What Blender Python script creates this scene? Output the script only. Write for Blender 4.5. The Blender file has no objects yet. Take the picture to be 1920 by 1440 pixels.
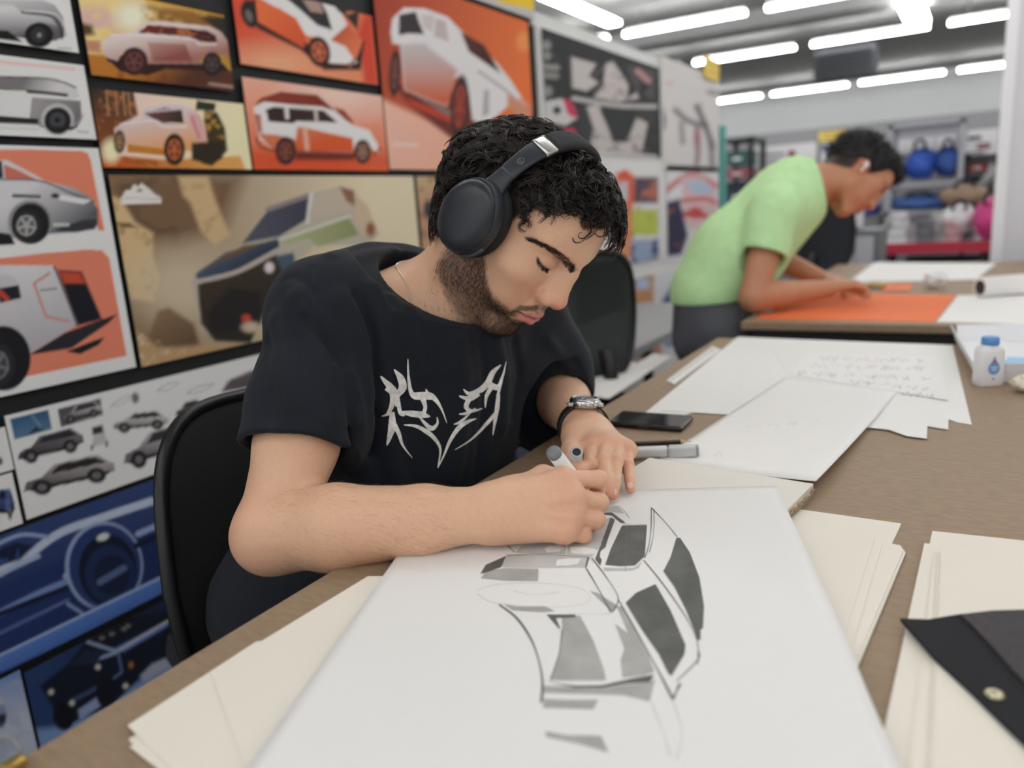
import bpy, bmesh, math, random
import numpy as np
from mathutils import Vector, Matrix
from mathutils.bvhtree import BVHTree
rng = np.random.default_rng(7)
random.seed(7)
scene = bpy.context.scene
col = scene.collection

# ------------------------------------------------------------------ camera
FPX = 1450.0
PITCH, ROLL, YAW = np.radians([12.67, 3.76, -31.25])
CAM = np.array([0.0, 0.0, 1.25])
def _basis(p, r, y):
    fw = np.array([np.sin(y) * np.cos(p), np.cos(y) * np.cos(p), -np.sin(p)])
    rt = np.array([np.cos(y), -np.sin(y), 0.0])
    dn = np.cross(fw, rt)
    c, s = np.cos(r), np.sin(r)
    return np.array([c * rt + s * dn, -s * rt + c * dn, fw])
CM = _basis(PITCH, ROLL, YAW)
cam_data = bpy.data.cameras.new('camera')
cam = bpy.data.objects.new('camera', cam_data)
col.objects.link(cam)
cam_data.sensor_fit = 'HORIZONTAL'
cam_data.sensor_width = 36.0
cam_data.lens = FPX * 36.0 / 1920.0
cam_data.clip_start = 0.02
cam.matrix_world = Matrix([[*(CM[0][i], -CM[1][i], -CM[2][i]), CAM[i]] for i in range(3)] + [[0, 0, 0, 1]])
cam_data.dof.use_dof = True
cam_data.dof.focus_distance = 0.88
cam_data.dof.aperture_fstop = 2.8
scene.camera = cam

# ------------------------------------------------------------------ world, exposure
world = bpy.data.worlds.new('world')
scene.world = world
world.use_nodes = True
world.node_tree.nodes['Background'].inputs[0].default_value = (0.98, 0.985, 1.0, 1)
world.node_tree.nodes['Background'].inputs[1].default_value = 0.80
scene.view_settings.view_transform = 'Standard'
scene.view_settings.look = 'None'
scene.view_settings.exposure = -0.02
scene.view_settings.gamma = 1.0
scene.view_settings.use_curve_mapping = False
scene.cycles.use_denoising = True
scene.cycles.use_light_tree = False
scene.cycles.max_bounces = 5
scene.cycles.diffuse_bounces = 3
scene.cycles.use_adaptive_sampling = True
scene.cycles.adaptive_threshold = 0.03

# ------------------------------------------------------------------ helpers
def ray(x, y):
    return CM.T @ np.array([(x - 960.0) / FPX, (y - 720.0) / FPX, 1.0])
def U(x, y, d):
    """world point seen at photo pixel x, y at depth d"""
    return CAM + ray(x, y) * d
def onz(x, y, z):
    r = ray(x, y); return CAM + r * (z - CAM[2]) / r[2]
def onx(x, y, X):
    r = ray(x, y); return CAM + r * (X - CAM[0]) / r[0]
def ony(x, y, Y):
    r = ray(x, y); return CAM + r * (Y - CAM[1]) / r[1]
def onplane(x, y, o, n):
    r = ray(x, y); n = np.asarray(n, float); return CAM + r * (np.dot(np.asarray(o) - CAM, n) / np.dot(r, n))
def proj(p):
    c = CM @ (np.asarray(p, float) - CAM)
    return np.array([960 + FPX * c[0] / c[2], 720 + FPX * c[1] / c[2], c[2]])
def unit(v):
    v = np.asarray(v, float); return v / (np.linalg.norm(v) + 1e-12)

MATS = {}
def srgb(r, g, b):
    f = lambda c: c / 12.92 if c <= 0.04045 else ((c + 0.055) / 1.055) ** 2.4
    return (f(r / 255.0), f(g / 255.0), f(b / 255.0))
def mat(name, rgb, rough=0.6, metal=0.0, noise=0.0, nscale=40.0, bump=0.0, bscale=None, spec=0.5, emit=0.0, attr=None,
        sss=0.0, stretch=None, alpha=1.0, coat=0.0, trans=0.0):
    """procedural principled material; rgb is sRGB 0..255"""
    if name in MATS: return MATS[name]
    m = bpy.data.materials.new(name); m.use_nodes = True
    nt = m.node_tree; b = nt.nodes['Principled BSDF']; L = nt.links.new
    c = srgb(*rgb)
    b.inputs['Base Color'].default_value = (*c, 1)
    b.inputs['Roughness'].default_value = rough
    b.inputs['Metallic'].default_value = metal
    b.inputs['Specular IOR Level'].default_value = spec
    b.inputs['Alpha'].default_value = alpha
    b.inputs['Coat Weight'].default_value = coat
    b.inputs['Transmission Weight'].default_value = trans
    if emit:
        b.inputs['Emission Color'].default_value = (*c, 1); b.inputs['Emission Strength'].default_value = emit
    src = None
    if attr:
        a = nt.nodes.new('ShaderNodeVertexColor'); a.layer_name = attr; src = a.outputs['Color']
    tc = nt.nodes.new('ShaderNodeTexCoord'); vec = tc.outputs['Object']
    if stretch:
        mp = nt.nodes.new('ShaderNodeMapping'); mp.inputs['Scale'].default_value = stretch
        L(vec, mp.inputs['Vector']); vec = mp.outputs['Vector']
    if noise:
        n = nt.nodes.new('ShaderNodeTexNoise'); n.inputs['Scale'].default_value = nscale; n.inputs['Detail'].default_value = 6
        L(vec, n.inputs['Vector'])
        mr = nt.nodes.new('ShaderNodeMapRange'); mr.inputs['From Min'].default_value = 0.3; mr.inputs['From Max'].default_value = 0.7
        mr.inputs['To Min'].default_value = 1 - noise; mr.inputs['To Max'].default_value = 1 + noise
        L(n.outputs['Fac'], mr.inputs['Value'])
        mx = nt.nodes.new('ShaderNodeMix'); mx.data_type = 'RGBA'; mx.blend_type = 'MULTIPLY'; mx.inputs['Factor'].default_value = 1
        if src: L(src, mx.inputs['A'])
        else: mx.inputs['A'].default_value = (*c, 1)
        cb = nt.nodes.new('ShaderNodeCombineColor')
        for i in range(3): L(mr.outputs['Result'], cb.inputs[i])
        L(cb.outputs['Color'], mx.inputs['B']); src = mx.outputs['Result']
    if src: L(src, b.inputs['Base Color'])
    if bump:
        n2 = nt.nodes.new('ShaderNodeTexNoise'); n2.inputs['Scale'].default_value = bscale or nscale; n2.inputs['Detail'].default_value = 4
        L(vec, n2.inputs['Vector'])
        bp = nt.nodes.new('ShaderNodeBump'); bp.inputs['Strength'].default_value = bump; bp.inputs['Distance'].default_value = 0.002
        L(n2.outputs['Fac'], bp.inputs['Height']); L(bp.outputs['Normal'], b.inputs['Normal'])
    if sss:
        b.inputs['Subsurface Weight'].default_value = sss
        b.inputs['Subsurface Radius'].default_value = (0.012, 0.005, 0.003)
        b.inputs['Subsurface Scale'].default_value = 0.5
    MATS[name] = m
    return m

def empty(name, loc=(0, 0, 0)):
    o = bpy.data.objects.new(name, None); o.empty_display_size = 0.05
    o.location = Vector([float(v) for v in loc]); col.objects.link(o)
    return o
def tag(o, label=None, cat=None, group=None, kind=None):
    if label: o['label'] = label
    if cat: o['category'] = cat
    if group: o['group'] = group
    if kind: o['kind'] = kind
    return o
def thing(name, label, cat, loc=(0, 0, 0), group=None):
    return tag(empty(name, loc), label, cat, group)
def link(name, me, material=None, parent=None, smooth=False):
    """links a mesh given in WORLD coordinates; a child is stored relative to its parent's location"""
    o = bpy.data.objects.new(name, me); col.objects.link(o)
    if material is not None and not me.materials: me.materials.append(material)
    if smooth and len(me.polygons): me.polygons.foreach_set('use_smooth', np.ones(len(me.polygons), bool))
    if parent is not None:
        o.parent = parent
        root = Vector((0, 0, 0)); p = parent
        while p is not None: root += p.location; p = p.parent
        me.transform(Matrix.Translation(-root))
    return o
def mesh(name, verts, faces, material=None, parent=None, smooth=False):
    me = bpy.data.meshes.new(name)
    me.from_pydata([tuple(map(float, v)) for v in verts], [], [tuple(map(int, f)) for f in faces]); me.update()
    return link(name, me, material, parent, smooth)
def recenter(o):
    """put a parentless mesh's origin at the centre of its base"""
    me = o.data; n = len(me.vertices); a = np.empty(n * 3); me.vertices.foreach_get('co', a); a = a.reshape(-1, 3)
    c = (a.min(0) + a.max(0)) / 2; c[2] = a[:, 2].min(); v = Vector(c.tolist())
    me.transform(Matrix.Translation(-v)); o.location = v
    return o
class MB:
    """collects simple shapes and links them as one mesh object"""
    def __init__(s): s.v = []; s.f = []
    def add(s, v, f):
        n = len(s.v); s.v += [tuple(map(float, q)) for q in v]; s.f += [tuple(int(i) + n for i in g) for g in f]; return s
    def box(s, c, size, ax=None, bevel=0.0):
        c = np.asarray(c, float); h = np.asarray(size, float) / 2
        A = np.eye(3) if ax is None else np.asarray(ax, float)
        if not bevel:
            P = [(x, y, z) for z in (-1, 1) for y in (-1, 1) for x in (-1, 1)]
            v = [c + (np.array(p) * h) @ A for p in P]
            return s.add(v, [(0, 2, 3, 1), (4, 5, 7, 6), (0, 1, 5, 4), (2, 6, 7, 3), (0, 4, 6, 2), (1, 3, 7, 5)])
        bm = bmesh.new(); bmesh.ops.create_cube(bm, size=1)
        for q in bm.verts: q.co = Vector((q.co.x * 2 * h[0], q.co.y * 2 * h[1], q.co.z * 2 * h[2]))
        bmesh.ops.bevel(bm, geom=bm.edges[:], offset=bevel, segments=3, profile=0.5, affect='EDGES')
        v = [c + np.array(q.co) @ A for q in bm.verts]; bm.verts.index_update()
        f = [[q.index for q in g.verts] for g in bm.faces]; bm.free()
        return s.add(v, f)
    def hexa(s, bottom, top):
        n = len(bottom); v = list(bottom) + list(top)
        f = [tuple(range(n))[::-1], tuple(range(n, 2 * n))] + [(i, (i + 1) % n, n + (i + 1) % n, n + i) for i in range(n)]
        return s.add(v, f)
    def prism(s, pts, d):
        pts = [np.asarray(p, float) for p in pts]; d = np.asarray(d, float)
        return s.hexa(pts, [p + d for p in pts])
    def tube(s, pts, r, seg=8, cap=True, closed=False, up=None):
        pts = np.asarray(pts, float); n = len(pts)
        r = np.broadcast_to(np.asarray(r, float), (n,))
        v = []; f = []
        prev = np.array(up if up is not None else (0.13, 0.27, 0.95))
        for i in range(n):
            t = pts[(i + 1) % n] - pts[i - 1] if closed else pts[min(i + 1, n - 1)] - pts[max(i - 1, 0)]
            t = unit(t); a = prev - t * np.dot(prev, t); a = unit(a); prev = a; b = np.cross(t, a)
            for k in range(seg):
                th = 2 * math.pi * k / seg
                v.append(pts[i] + r[i] * (math.cos(th) * a + math.sin(th) * b))
        m = n if closed else n - 1
        for i in range(m):
            for k in range(seg):
                a0 = i * seg + k; a1 = i * seg + (k + 1) % seg
                b0 = ((i + 1) % n) * seg + k; b1 = ((i + 1) % n) * seg + (k + 1) % seg
                f.append((a0, a1, b1, b0))
        if cap and not closed:
            f.append(tuple(range(seg))[::-1]); f.append(tuple(range((n - 1) * seg, n * seg)))
        return s.add(v, f)
    def lathe(s, c, axis, prof, seg=24, sx=1.0, up=None):
        """prof: list of (radius, height) along axis"""
        c = np.asarray(c, float); t = unit(axis)
        a = np.array(up if up is not None else ((1, 0, 0) if abs(t[0]) < 0.9 else (0, 1, 0)), float)
        a = unit(a - t * np.dot(a, t)); b = np.cross(t, a)
        v = []; f = []
        for (r, h) in prof:
            for k in range(seg):
                th = 2 * math.pi * k / seg
                v.append(c + t * h + r * (sx * math.cos(th) * a + math.sin(th) * b))
        for i in range(len(prof) - 1):
            for k in range(seg):
                f.append((i * seg + k, i * seg + (k + 1) % seg, (i + 1) * seg + (k + 1) % seg, (i + 1) * seg + k))
        f.append(tuple(range(seg))[::-1]); f.append(tuple(range((len(prof) - 1) * seg, len(prof) * seg)))
        return s.add(v, f)
    def build(s, name, material, parent=None, smooth=False):
        return mesh(name, s.v, s.f, material, parent, smooth)
def box(name, c, size, material, parent=None, ax=None, bevel=0.0):
    o = MB().box(c, size, ax, bevel).build(name, material, parent)
    return o if parent is not None else recenter(o)
def spline(pts, n=40, closed=False):
    """Catmull-Rom through pts"""
    P = np.asarray(pts, float); m = len(P); out = []
    S = m if closed else m - 1
    for i in range(S):
        if closed: p0, p1, p2, p3 = P[i - 1], P[i], P[(i + 1) % m], P[(i + 2) % m]
        else: p0, p1, p2, p3 = P[max(i - 1, 0)], P[i], P[i + 1], P[min(i + 2, m - 1)]
        q = max(2, int(round(n / S)))
        for k in range(q):
            t = k / q
            out.append(0.5 * ((2 * p1) + (-p0 + p2) * t + (2 * p0 - 5 * p1 + 4 * p2 - p3) * t * t + (-p0 + 3 * p1 - 3 * p2 + p3) * t ** 3))
    if not closed: out.append(P[-1])
    return np.array(out)

# ------------------------------------------------------------------ implicit surfaces for organic shapes
def smin(a, b, k):
    if k <= 0: return np.minimum(a, b)
    h = np.maximum(k - np.abs(a - b), 0.0) / k
    return np.minimum(a, b) - h * h * k * 0.25
class Sdf:
    def __init__(s): s.ops = []
    def _op(s, mode, fn, c, R, k): s.ops.append((mode, fn, np.asarray(c, float), float(R), k)); return s
    def cone(s, a, b, r1, r2=None, k=0.01, mode='+'):
        a = np.asarray(a, float); b = np.asarray(b, float); r2 = r1 if r2 is None else r2
        ba = b - a; l2 = float(ba @ ba) + 1e-12
        def fn(P):
            pa = P - a; t = np.clip(pa @ ba / l2, 0, 1)
            return np.linalg.norm(pa - t[:, None] * ba, axis=1) - (r1 + (r2 - r1) * t)
        return s._op(mode, fn, (a + b) / 2, math.sqrt(l2) / 2 + max(r1, r2), k)
    def chain(s, pts, rs, k=0.006, mode='+', kj=None):
        for i in range(len(pts) - 1): s.cone(pts[i], pts[i + 1], rs[i], rs[i + 1], k if i == 0 else (kj or k), mode)
        return s
    def ell(s, c, r, k=0.01, ax=None, mode='+'):
        c = np.asarray(c, float); r = np.asarray(r, float) * np.ones(3); A = None if ax is None else np.asarray(ax, float)
        def fn(P):
            q = P - c
            if A is not None: q = q @ A.T        # rows of A are the axes
            k0 = np.linalg.norm(q / r, axis=1); k1 = np.linalg.norm(q / (r * r), axis=1)
            return np.where(k1 > 1e-9, k0 * (k0 - 1.0) / np.maximum(k1, 1e-9), -r.min())
        return s._op(mode, fn, c, r.max(), k)
    def rbox(s, c, h, rad, k=0.01, ax=None, mode='+'):
        c = np.asarray(c, float); h = np.asarray(h, float); A = None if ax is None else np.asarray(ax, float)
        def fn(P):
            q = P - c
            if A is not None: q = q @ A.T
            q = np.abs(q) - (h - rad)
            return np.linalg.norm(np.maximum(q, 0), axis=1) + np.minimum(q.max(1), 0) - rad
        return s._op(mode, fn, c, np.linalg.norm(h), k)
    def plane(s, o, n, k=0.003, mode='-', c=None, R=None):
        """removes the side n points to (within radius R of c)"""
        o = np.asarray(o, float); n = unit(n); c = np.asarray(o if c is None else c, float); R = 5.0 if R is None else R
        return s._op(mode, (lambda P: np.maximum(-(P - o) @ n, np.linalg.norm(P - c, axis=1) - R)), c, R, k)
    def ridge(s, pts, w, amp):
        """a soft fold (amp > 0) or crease (amp < 0) along a polyline; negative field = outwards"""
        pts = np.asarray(pts, float)
        def fn(P):
            d = np.full(len(P), 1e3)
            for i in range(len(pts) - 1):
                a = pts[i]; ba = pts[i + 1] - a; t = np.clip((P - a) @ ba / (ba @ ba + 1e-12), 0, 1)
                d = np.minimum(d, ((P - a - t[:, None] * ba) ** 2).sum(1))
            return -amp * np.exp(-d / (w * w))
        c = pts.mean(0); return s._op('d', fn, c, np.linalg.norm(pts - c, axis=1).max() + 2.2 * w, 0)
    def disp(s, fn, c, R): return s._op('d', fn, c, R, 0)
    def merge(s, other, R, o, scale=1.0):
        """adds another Sdf given in a local frame: world = o + R @ local * scale"""
        R = np.asarray(R, float); o = np.asarray(o, float)
        for (m, fn, c, rad, k) in other.ops:
            g = (lambda f: (lambda P: f((P - o) @ R / scale) * scale))(fn)
            s.ops.append((m, g, o + R @ c * scale, rad * scale, k * scale))
        return s
    def __call__(s, P, reach=0.01):
        """points are binned so that every bin only looks at the shapes that can reach it"""
        P = np.asarray(P, float); n = len(P); cell = max(0.04, 5 * reach)
        kk = np.floor(P / cell).astype(np.int64) + (1 << 19)
        key = (kk[:, 0] << 40) | (kk[:, 1] << 20) | kk[:, 2]
        order = np.argsort(key, kind='stable'); ks = key[order]
        cuts = np.concatenate([[0], np.nonzero(np.diff(ks))[0] + 1, [n]])
        C = np.array([o[2] for o in s.ops]); R = np.array([o[3] + (0.0 if o[0] == 'd' else 0.05) for o in s.ops]) + reach
        out = np.empty(n)
        for i in range(len(cuts) - 1):
            ix = order[cuts[i]:cuts[i + 1]]; Q = P[ix]
            lo = Q.min(0); hi = Q.max(0); c = (lo + hi) / 2; hd = np.linalg.norm(hi - lo) / 2
            d = np.full(len(ix), 0.25)
            for j in np.nonzero(((C - c) ** 2).sum(1) < (R + hd) ** 2)[0]:
                m, fn, _, _, k = s.ops[j]; v = fn(Q)
                if m == '+': d = smin(d, v, k)
                elif m == '-': d = -smin(-d, v, k)
                else: d = d + v
            out[ix] = d
        return out
def polygonize(sdf, lo, hi, h, levels=4, slack=1.0):
    lo = np.asarray(lo, float); hi = np.asarray(hi, float); H = h * 2 ** levels
    n = np.ceil((hi - lo) / H).astype(int) + 1
    g = np.stack(np.meshgrid(*[np.arange(k) for k in n], indexing='ij'), -1).reshape(-1, 3)
    for L in range(levels + 1):
        c = lo + (g + 0.5) * H
        g = g[np.abs(sdf(c, H * 1.4 + 0.004)) < (H * 1.2 + 0.0005) * slack]
        if L < levels:
            off = np.array([(a, b, c2) for a in (0, 1) for b in (0, 1) for c2 in (0, 1)])
            g = (g[:, None] * 2 + off).reshape(-1, 3); H /= 2
    B = 1 << 20
    key = lambda a: (a[:, 0].astype(np.int64) * B + a[:, 1]) * B + a[:, 2]
    off = np.array([(a, b, c2) for a in (0, 1) for b in (0, 1) for c2 in (0, 1)])
    cor = (g[:, None] + off).reshape(-1, 3)
    uk, first, inv = np.unique(key(cor), return_index=True, return_inverse=True)
    val = sdf(lo + cor[first] * h, 0.006)[inv].reshape(-1, 8)
    s = val < 0; act = s.any(1) & ~s.all(1)
    g = g[act]; val = val[act]; s = s[act]
    o = np.argsort(key(g)); g = g[o]; val = val[o]; s = s[o]; gk = key(g)
    acc = np.zeros((len(g), 3)); cnt = np.zeros(len(g))
    for a in range(8):
        for bit in (1, 2, 4):
            if a & bit: continue
            b = a | bit; m = s[:, a] != s[:, b]
            t = val[m, a] / (val[m, a] - val[m, b])
            acc[m] += off[a] + (off[b] - off[a]) * t[:, None]; cnt[m] += 1
    V = lo + (g + acc / cnt[:, None]) * h
    F = []
    for ax, bit in ((0, 4), (1, 2), (2, 1)):
        u = np.eye(3, dtype=int)[(ax + 1) % 3]; v = np.eye(3, dtype=int)[(ax + 2) % 3]
        m = np.nonzero(s[:, 0] != s[:, bit])[0]
        q = []
        ok = np.ones(len(m), bool)
        for d in (0 * u, u, u + v, v):
            kk = key(g[m] - d); j = np.clip(np.searchsorted(gk, kk), 0, len(gk) - 1); ok &= gk[j] == kk; q.append(j)
        q = np.stack(q, 1)[ok]; fl = ~s[m, 0][ok]
        q[fl] = q[fl][:, ::-1]
        F.append(q)
    return V, np.concatenate(F)
def sdf_grad(sdf, P, e=0.0006):
    g = np.stack([sdf(P + e * a, 0.008) - sdf(P - e * a, 0.008) for a in np.eye(3)], 1)
    return g / (np.linalg.norm(g, axis=1, keepdims=True) + 1e-9)
def snap(sdf, P, it=4):
    P = np.array(P, float)
    for _ in range(it): P -= sdf(P, 0.008)[:, None] * sdf_grad(sdf, P)
    return P
def first_hits(sdf, px, d0, d1, n=160):
    """first point of an implicit surface along the lines of sight of photo pixels px (nan where missed)"""
    R = np.array([ray(x, y) for x, y in px]); t = np.linspace(d0, d1, n)
    P = CAM + R[:, None, :] * t[None, :, None]
    v = sdf(P.reshape(-1, 3), 0.02).reshape(len(px), n)
    out = np.full((len(px), 3), np.nan)
    for i in range(len(px)):
        k = np.nonzero(v[i] < 0)[0]
        if len(k):
            k = k[0]; f = v[i, k - 1] / (v[i, k - 1] - v[i, k] + 1e-12) if k else 0
            out[i] = P[i, max(k - 1, 0)] + f * (P[i, k] - P[i, max(k - 1, 0)])
    return out
def fastmesh(name, V, F, material, parent=None, smooth=True, colors=None):
    me = bpy.data.meshes.new(name); V = np.asarray(V, np.float32); F = np.asarray(F, np.int32); k = F.shape[1]
    me.vertices.add(len(V)); me.vertices.foreach_set('co', V.ravel())
    me.loops.add(F.size); me.loops.foreach_set('vertex_index', F.ravel())
    me.polygons.add(len(F)); me.polygons.foreach_set('loop_start', np.arange(0, F.size, k, dtype=np.int32))
    me.update(calc_edges=True); me.validate()
    if colors is not None:
        ca = me.color_attributes.new('Col', 'FLOAT_COLOR', 'POINT')
        c4 = np.ones((len(V), 4), np.float32); c4[:, :3] = colors; ca.data.foreach_set('color', c4.ravel())
    return link(name, me, material, parent, smooth)
def noise3(P, s, seed=0):
    """cheap smooth value noise -1..1"""
    P = np.asarray(P) * s + seed * 17.31
    i = np.floor(P).astype(np.int64); f = P - i; f = f * f * (3 - 2 * f)
    def hsh(a):
        n = (a[:, 0] * 374761393 + a[:, 1] * 668265263 + a[:, 2] * 2147483647 + seed * 1442695) & 0x7fffffff
        n = ((n ^ (n >> 13)) * 1274126177) & 0x7fffffff
        return ((n ^ (n >> 16)) & 0xffff) / 32767.5 - 1
    r = 0
    for a in (0, 1):
        for b in (0, 1):
            for c in (0, 1):
                w = (f[:, 0] if a else 1 - f[:, 0]) * (f[:, 1] if b else 1 - f[:, 1]) * (f[:, 2] if c else 1 - f[:, 2])
                r = r + w * hsh(i + np.array([a, b, c]))
    return r
# ================================================================== the room
TT = 0.90                       # height of the table tops
WALLX = -1.50                   # face of the poster wall
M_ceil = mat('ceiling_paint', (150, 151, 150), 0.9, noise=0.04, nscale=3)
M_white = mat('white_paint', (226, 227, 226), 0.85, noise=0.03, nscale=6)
M_floor = mat('grey_floor', (120, 118, 114), 0.5, noise=0.12, nscale=5)
M_dark = mat('dark_steel', (38, 39, 42), 0.5, metal=0.3)
M_grey = mat('grey_metal', (150, 152, 153), 0.5, metal=0.4)
M_black = mat('black_board', (26, 27, 30), 0.7)
M_paper = mat('white_paper', (243, 242, 240), 0.8, noise=0.004, nscale=12)
def struct(name, c, size, m): return tag(box(name, c, size, m), kind='structure')
struct('floor', (-1.0, 5.5, -0.05), (12.0, 19.0, 0.1), M_floor)
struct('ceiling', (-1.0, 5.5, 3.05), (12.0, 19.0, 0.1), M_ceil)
struct('wall_back', (-1.0, 15.05, 1.5), (12.0, 0.1, 3.0), mat('back_wall_grey', (176, 178, 178), 0.85))
struct('wall_right', (5.05, 5.5, 1.5), (0.1, 19.0, 3.0), M_white)
struct('wall_far_left', (-7.05, 5.5, 1.5), (0.1, 19.0, 3.0), M_white)
# poster partition: panels carried by a rail
struct('wall_left', (WALLX - 0.035, 2.70, 0.985), (0.05, 5.12, 1.97), M_black)
tag(box('trim_1', (WALLX - 0.03, 4.025, 1.955), (0.066, 2.47, 0.05), M_white), kind='structure')
# lamps: long tubes across the room
M_tube = mat('lamp_diffuser', (253, 252, 250), 0.5, emit=1.0)
M_tube.node_tree.nodes['Principled BSDF'].inputs['Emission Strength'].default_value = 20.0
def lamp(x, y, along='x', L=1.13, w=0.060, label=None, strength=None):
    z = 2.80
    t = thing('ceiling_lamp', label, 'lamp', (x, y, z), 'long tube lamps under the ceiling')
    sx, sy = (L, w) if along == 'x' else (w, L)
    box('lamp_housing', (x, y, z + 0.031), (sx if along == 'x' else sx * 0.3, sy * 0.3 if along == 'x' else sy, 0.03), M_white, t)
    box('lamp_diffuser', (x, y, z), (sx, sy, 0.032), M_tube, t)
    for s in (-0.35, 0.35):
        o = np.array([s * L, 0, 0]) if along == 'x' else np.array([0, s * L, 0])
        MB().tube([np.array([x, y, z + 0.05]) + o, np.array([x, y, 3.0]) + o], 0.006, 6).build('hanger_rod', M_grey, t)
    return t
ROWS = [(-2.9, 'the row far behind the viewer'), (-0.75, 'the row just behind the viewer'), (1.35, 'the row over the seated man'), (3.45, 'the row over the bending man'),
        (5.45, 'the row past the poster wall end'), (7.40, 'the nearest row in view'), (9.55, 'the second row in view'), (13.62, 'the farthest row by the soffit')]
ORD = ['leftmost', 'second', 'third', 'fourth', 'fifth', 'sixth', 'seventh', 'rightmost']
for j, (y, rn) in enumerate(ROWS):  # rows behind the viewer are unseen, put in for their light
    for i in range(-2, 6):  # last two columns are unseen, added to brighten the poster wall
        x = -2.42 + 1.31 * i
        if y < 5 and x < -4: continue
        lamp(x, y, label='%s glowing tube lamp of %s' % (ORD[i + 2], rn))
lamp(-0.62, 8.60, 'y', 1.25, 0.20, label='wide bright lamp panel running away from the viewer')
lamp(-2.88, 6.25, 'y', 1.30, 0.12, label='wide lamp panel running along the poster wall')
# ceiling beams and ducts
M_duct = mat('duct_paint', (165, 166, 166), 0.7)
for k, (y, w, h) in enumerate([(5.9, 0.25, 0.16), (8.45, 0.35, 0.16)]):
    tag(box('trim_%d' % (k + 2), (-1.0, y, 3.0 - h / 2), (11.8, w, h), M_duct), kind='structure')
t = thing('ceiling_vent', 'dark square ventilation grille hanging below the lamps', 'vent', (-1.35, 9.75, 2.45))
box('vent_frame', (-1.35, 9.75, 2.58), (0.62, 0.30, 0.30), mat('vent_dark', (62, 64, 70), 0.6), t)
for k in range(5): box('vent_slat', (-1.35, 9.59, 2.48 + 0.05 * k), (0.56, 0.02, 0.012), M_dark, t)
# white soffit on the back wall and a pillar on the right
tag(box('trim_8', (-1.0, 14.75, 2.55), (11.8, 0.5, 0.82), mat('soffit_white', (196, 199, 200), 0.8)), kind='structure')
pc = ony(1893, 300, 4.15)
struct('wall_pillar', (pc[0] + 0.075, 4.25, 1.5), (0.24, 0.20, 3.0), mat('pillar_white', (218, 219, 224), 0.7))
tag(box('trim_9', (pc[0] - 0.025, 4.135, 1.5), (0.045, 0.03, 3.0), mat('pillar_edge', (236, 237, 242), 0.6)), kind='structure')
# yellow notices
def notice(name, x, y, z, w, h, label, rgb=(246, 208, 40), ax='y'):
    n = thing(name, label, 'sign', (x, y, z))
    s = (w, 0.006, h) if ax == 'y' else (0.006, w, h)
    box('sign_board', (x, y, z), s, mat('notice_yellow_%d' % rgb[2], rgb, 0.6), n)
    for k in range(2):
        c = (x, y - 0.004, z + h * (0.18 - 0.36 * k)) if ax == 'y' else (x + 0.004, y, z + h * (0.18 - 0.36 * k))
        s2 = (w * 0.7, 0.001, h * 0.08) if ax == 'y' else (0.001, w * 0.7, h * 0.08)
        box('printed_line', c, s2, mat('notice_ink', (150, 120, 20), 0.7), n)
    return n
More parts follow.
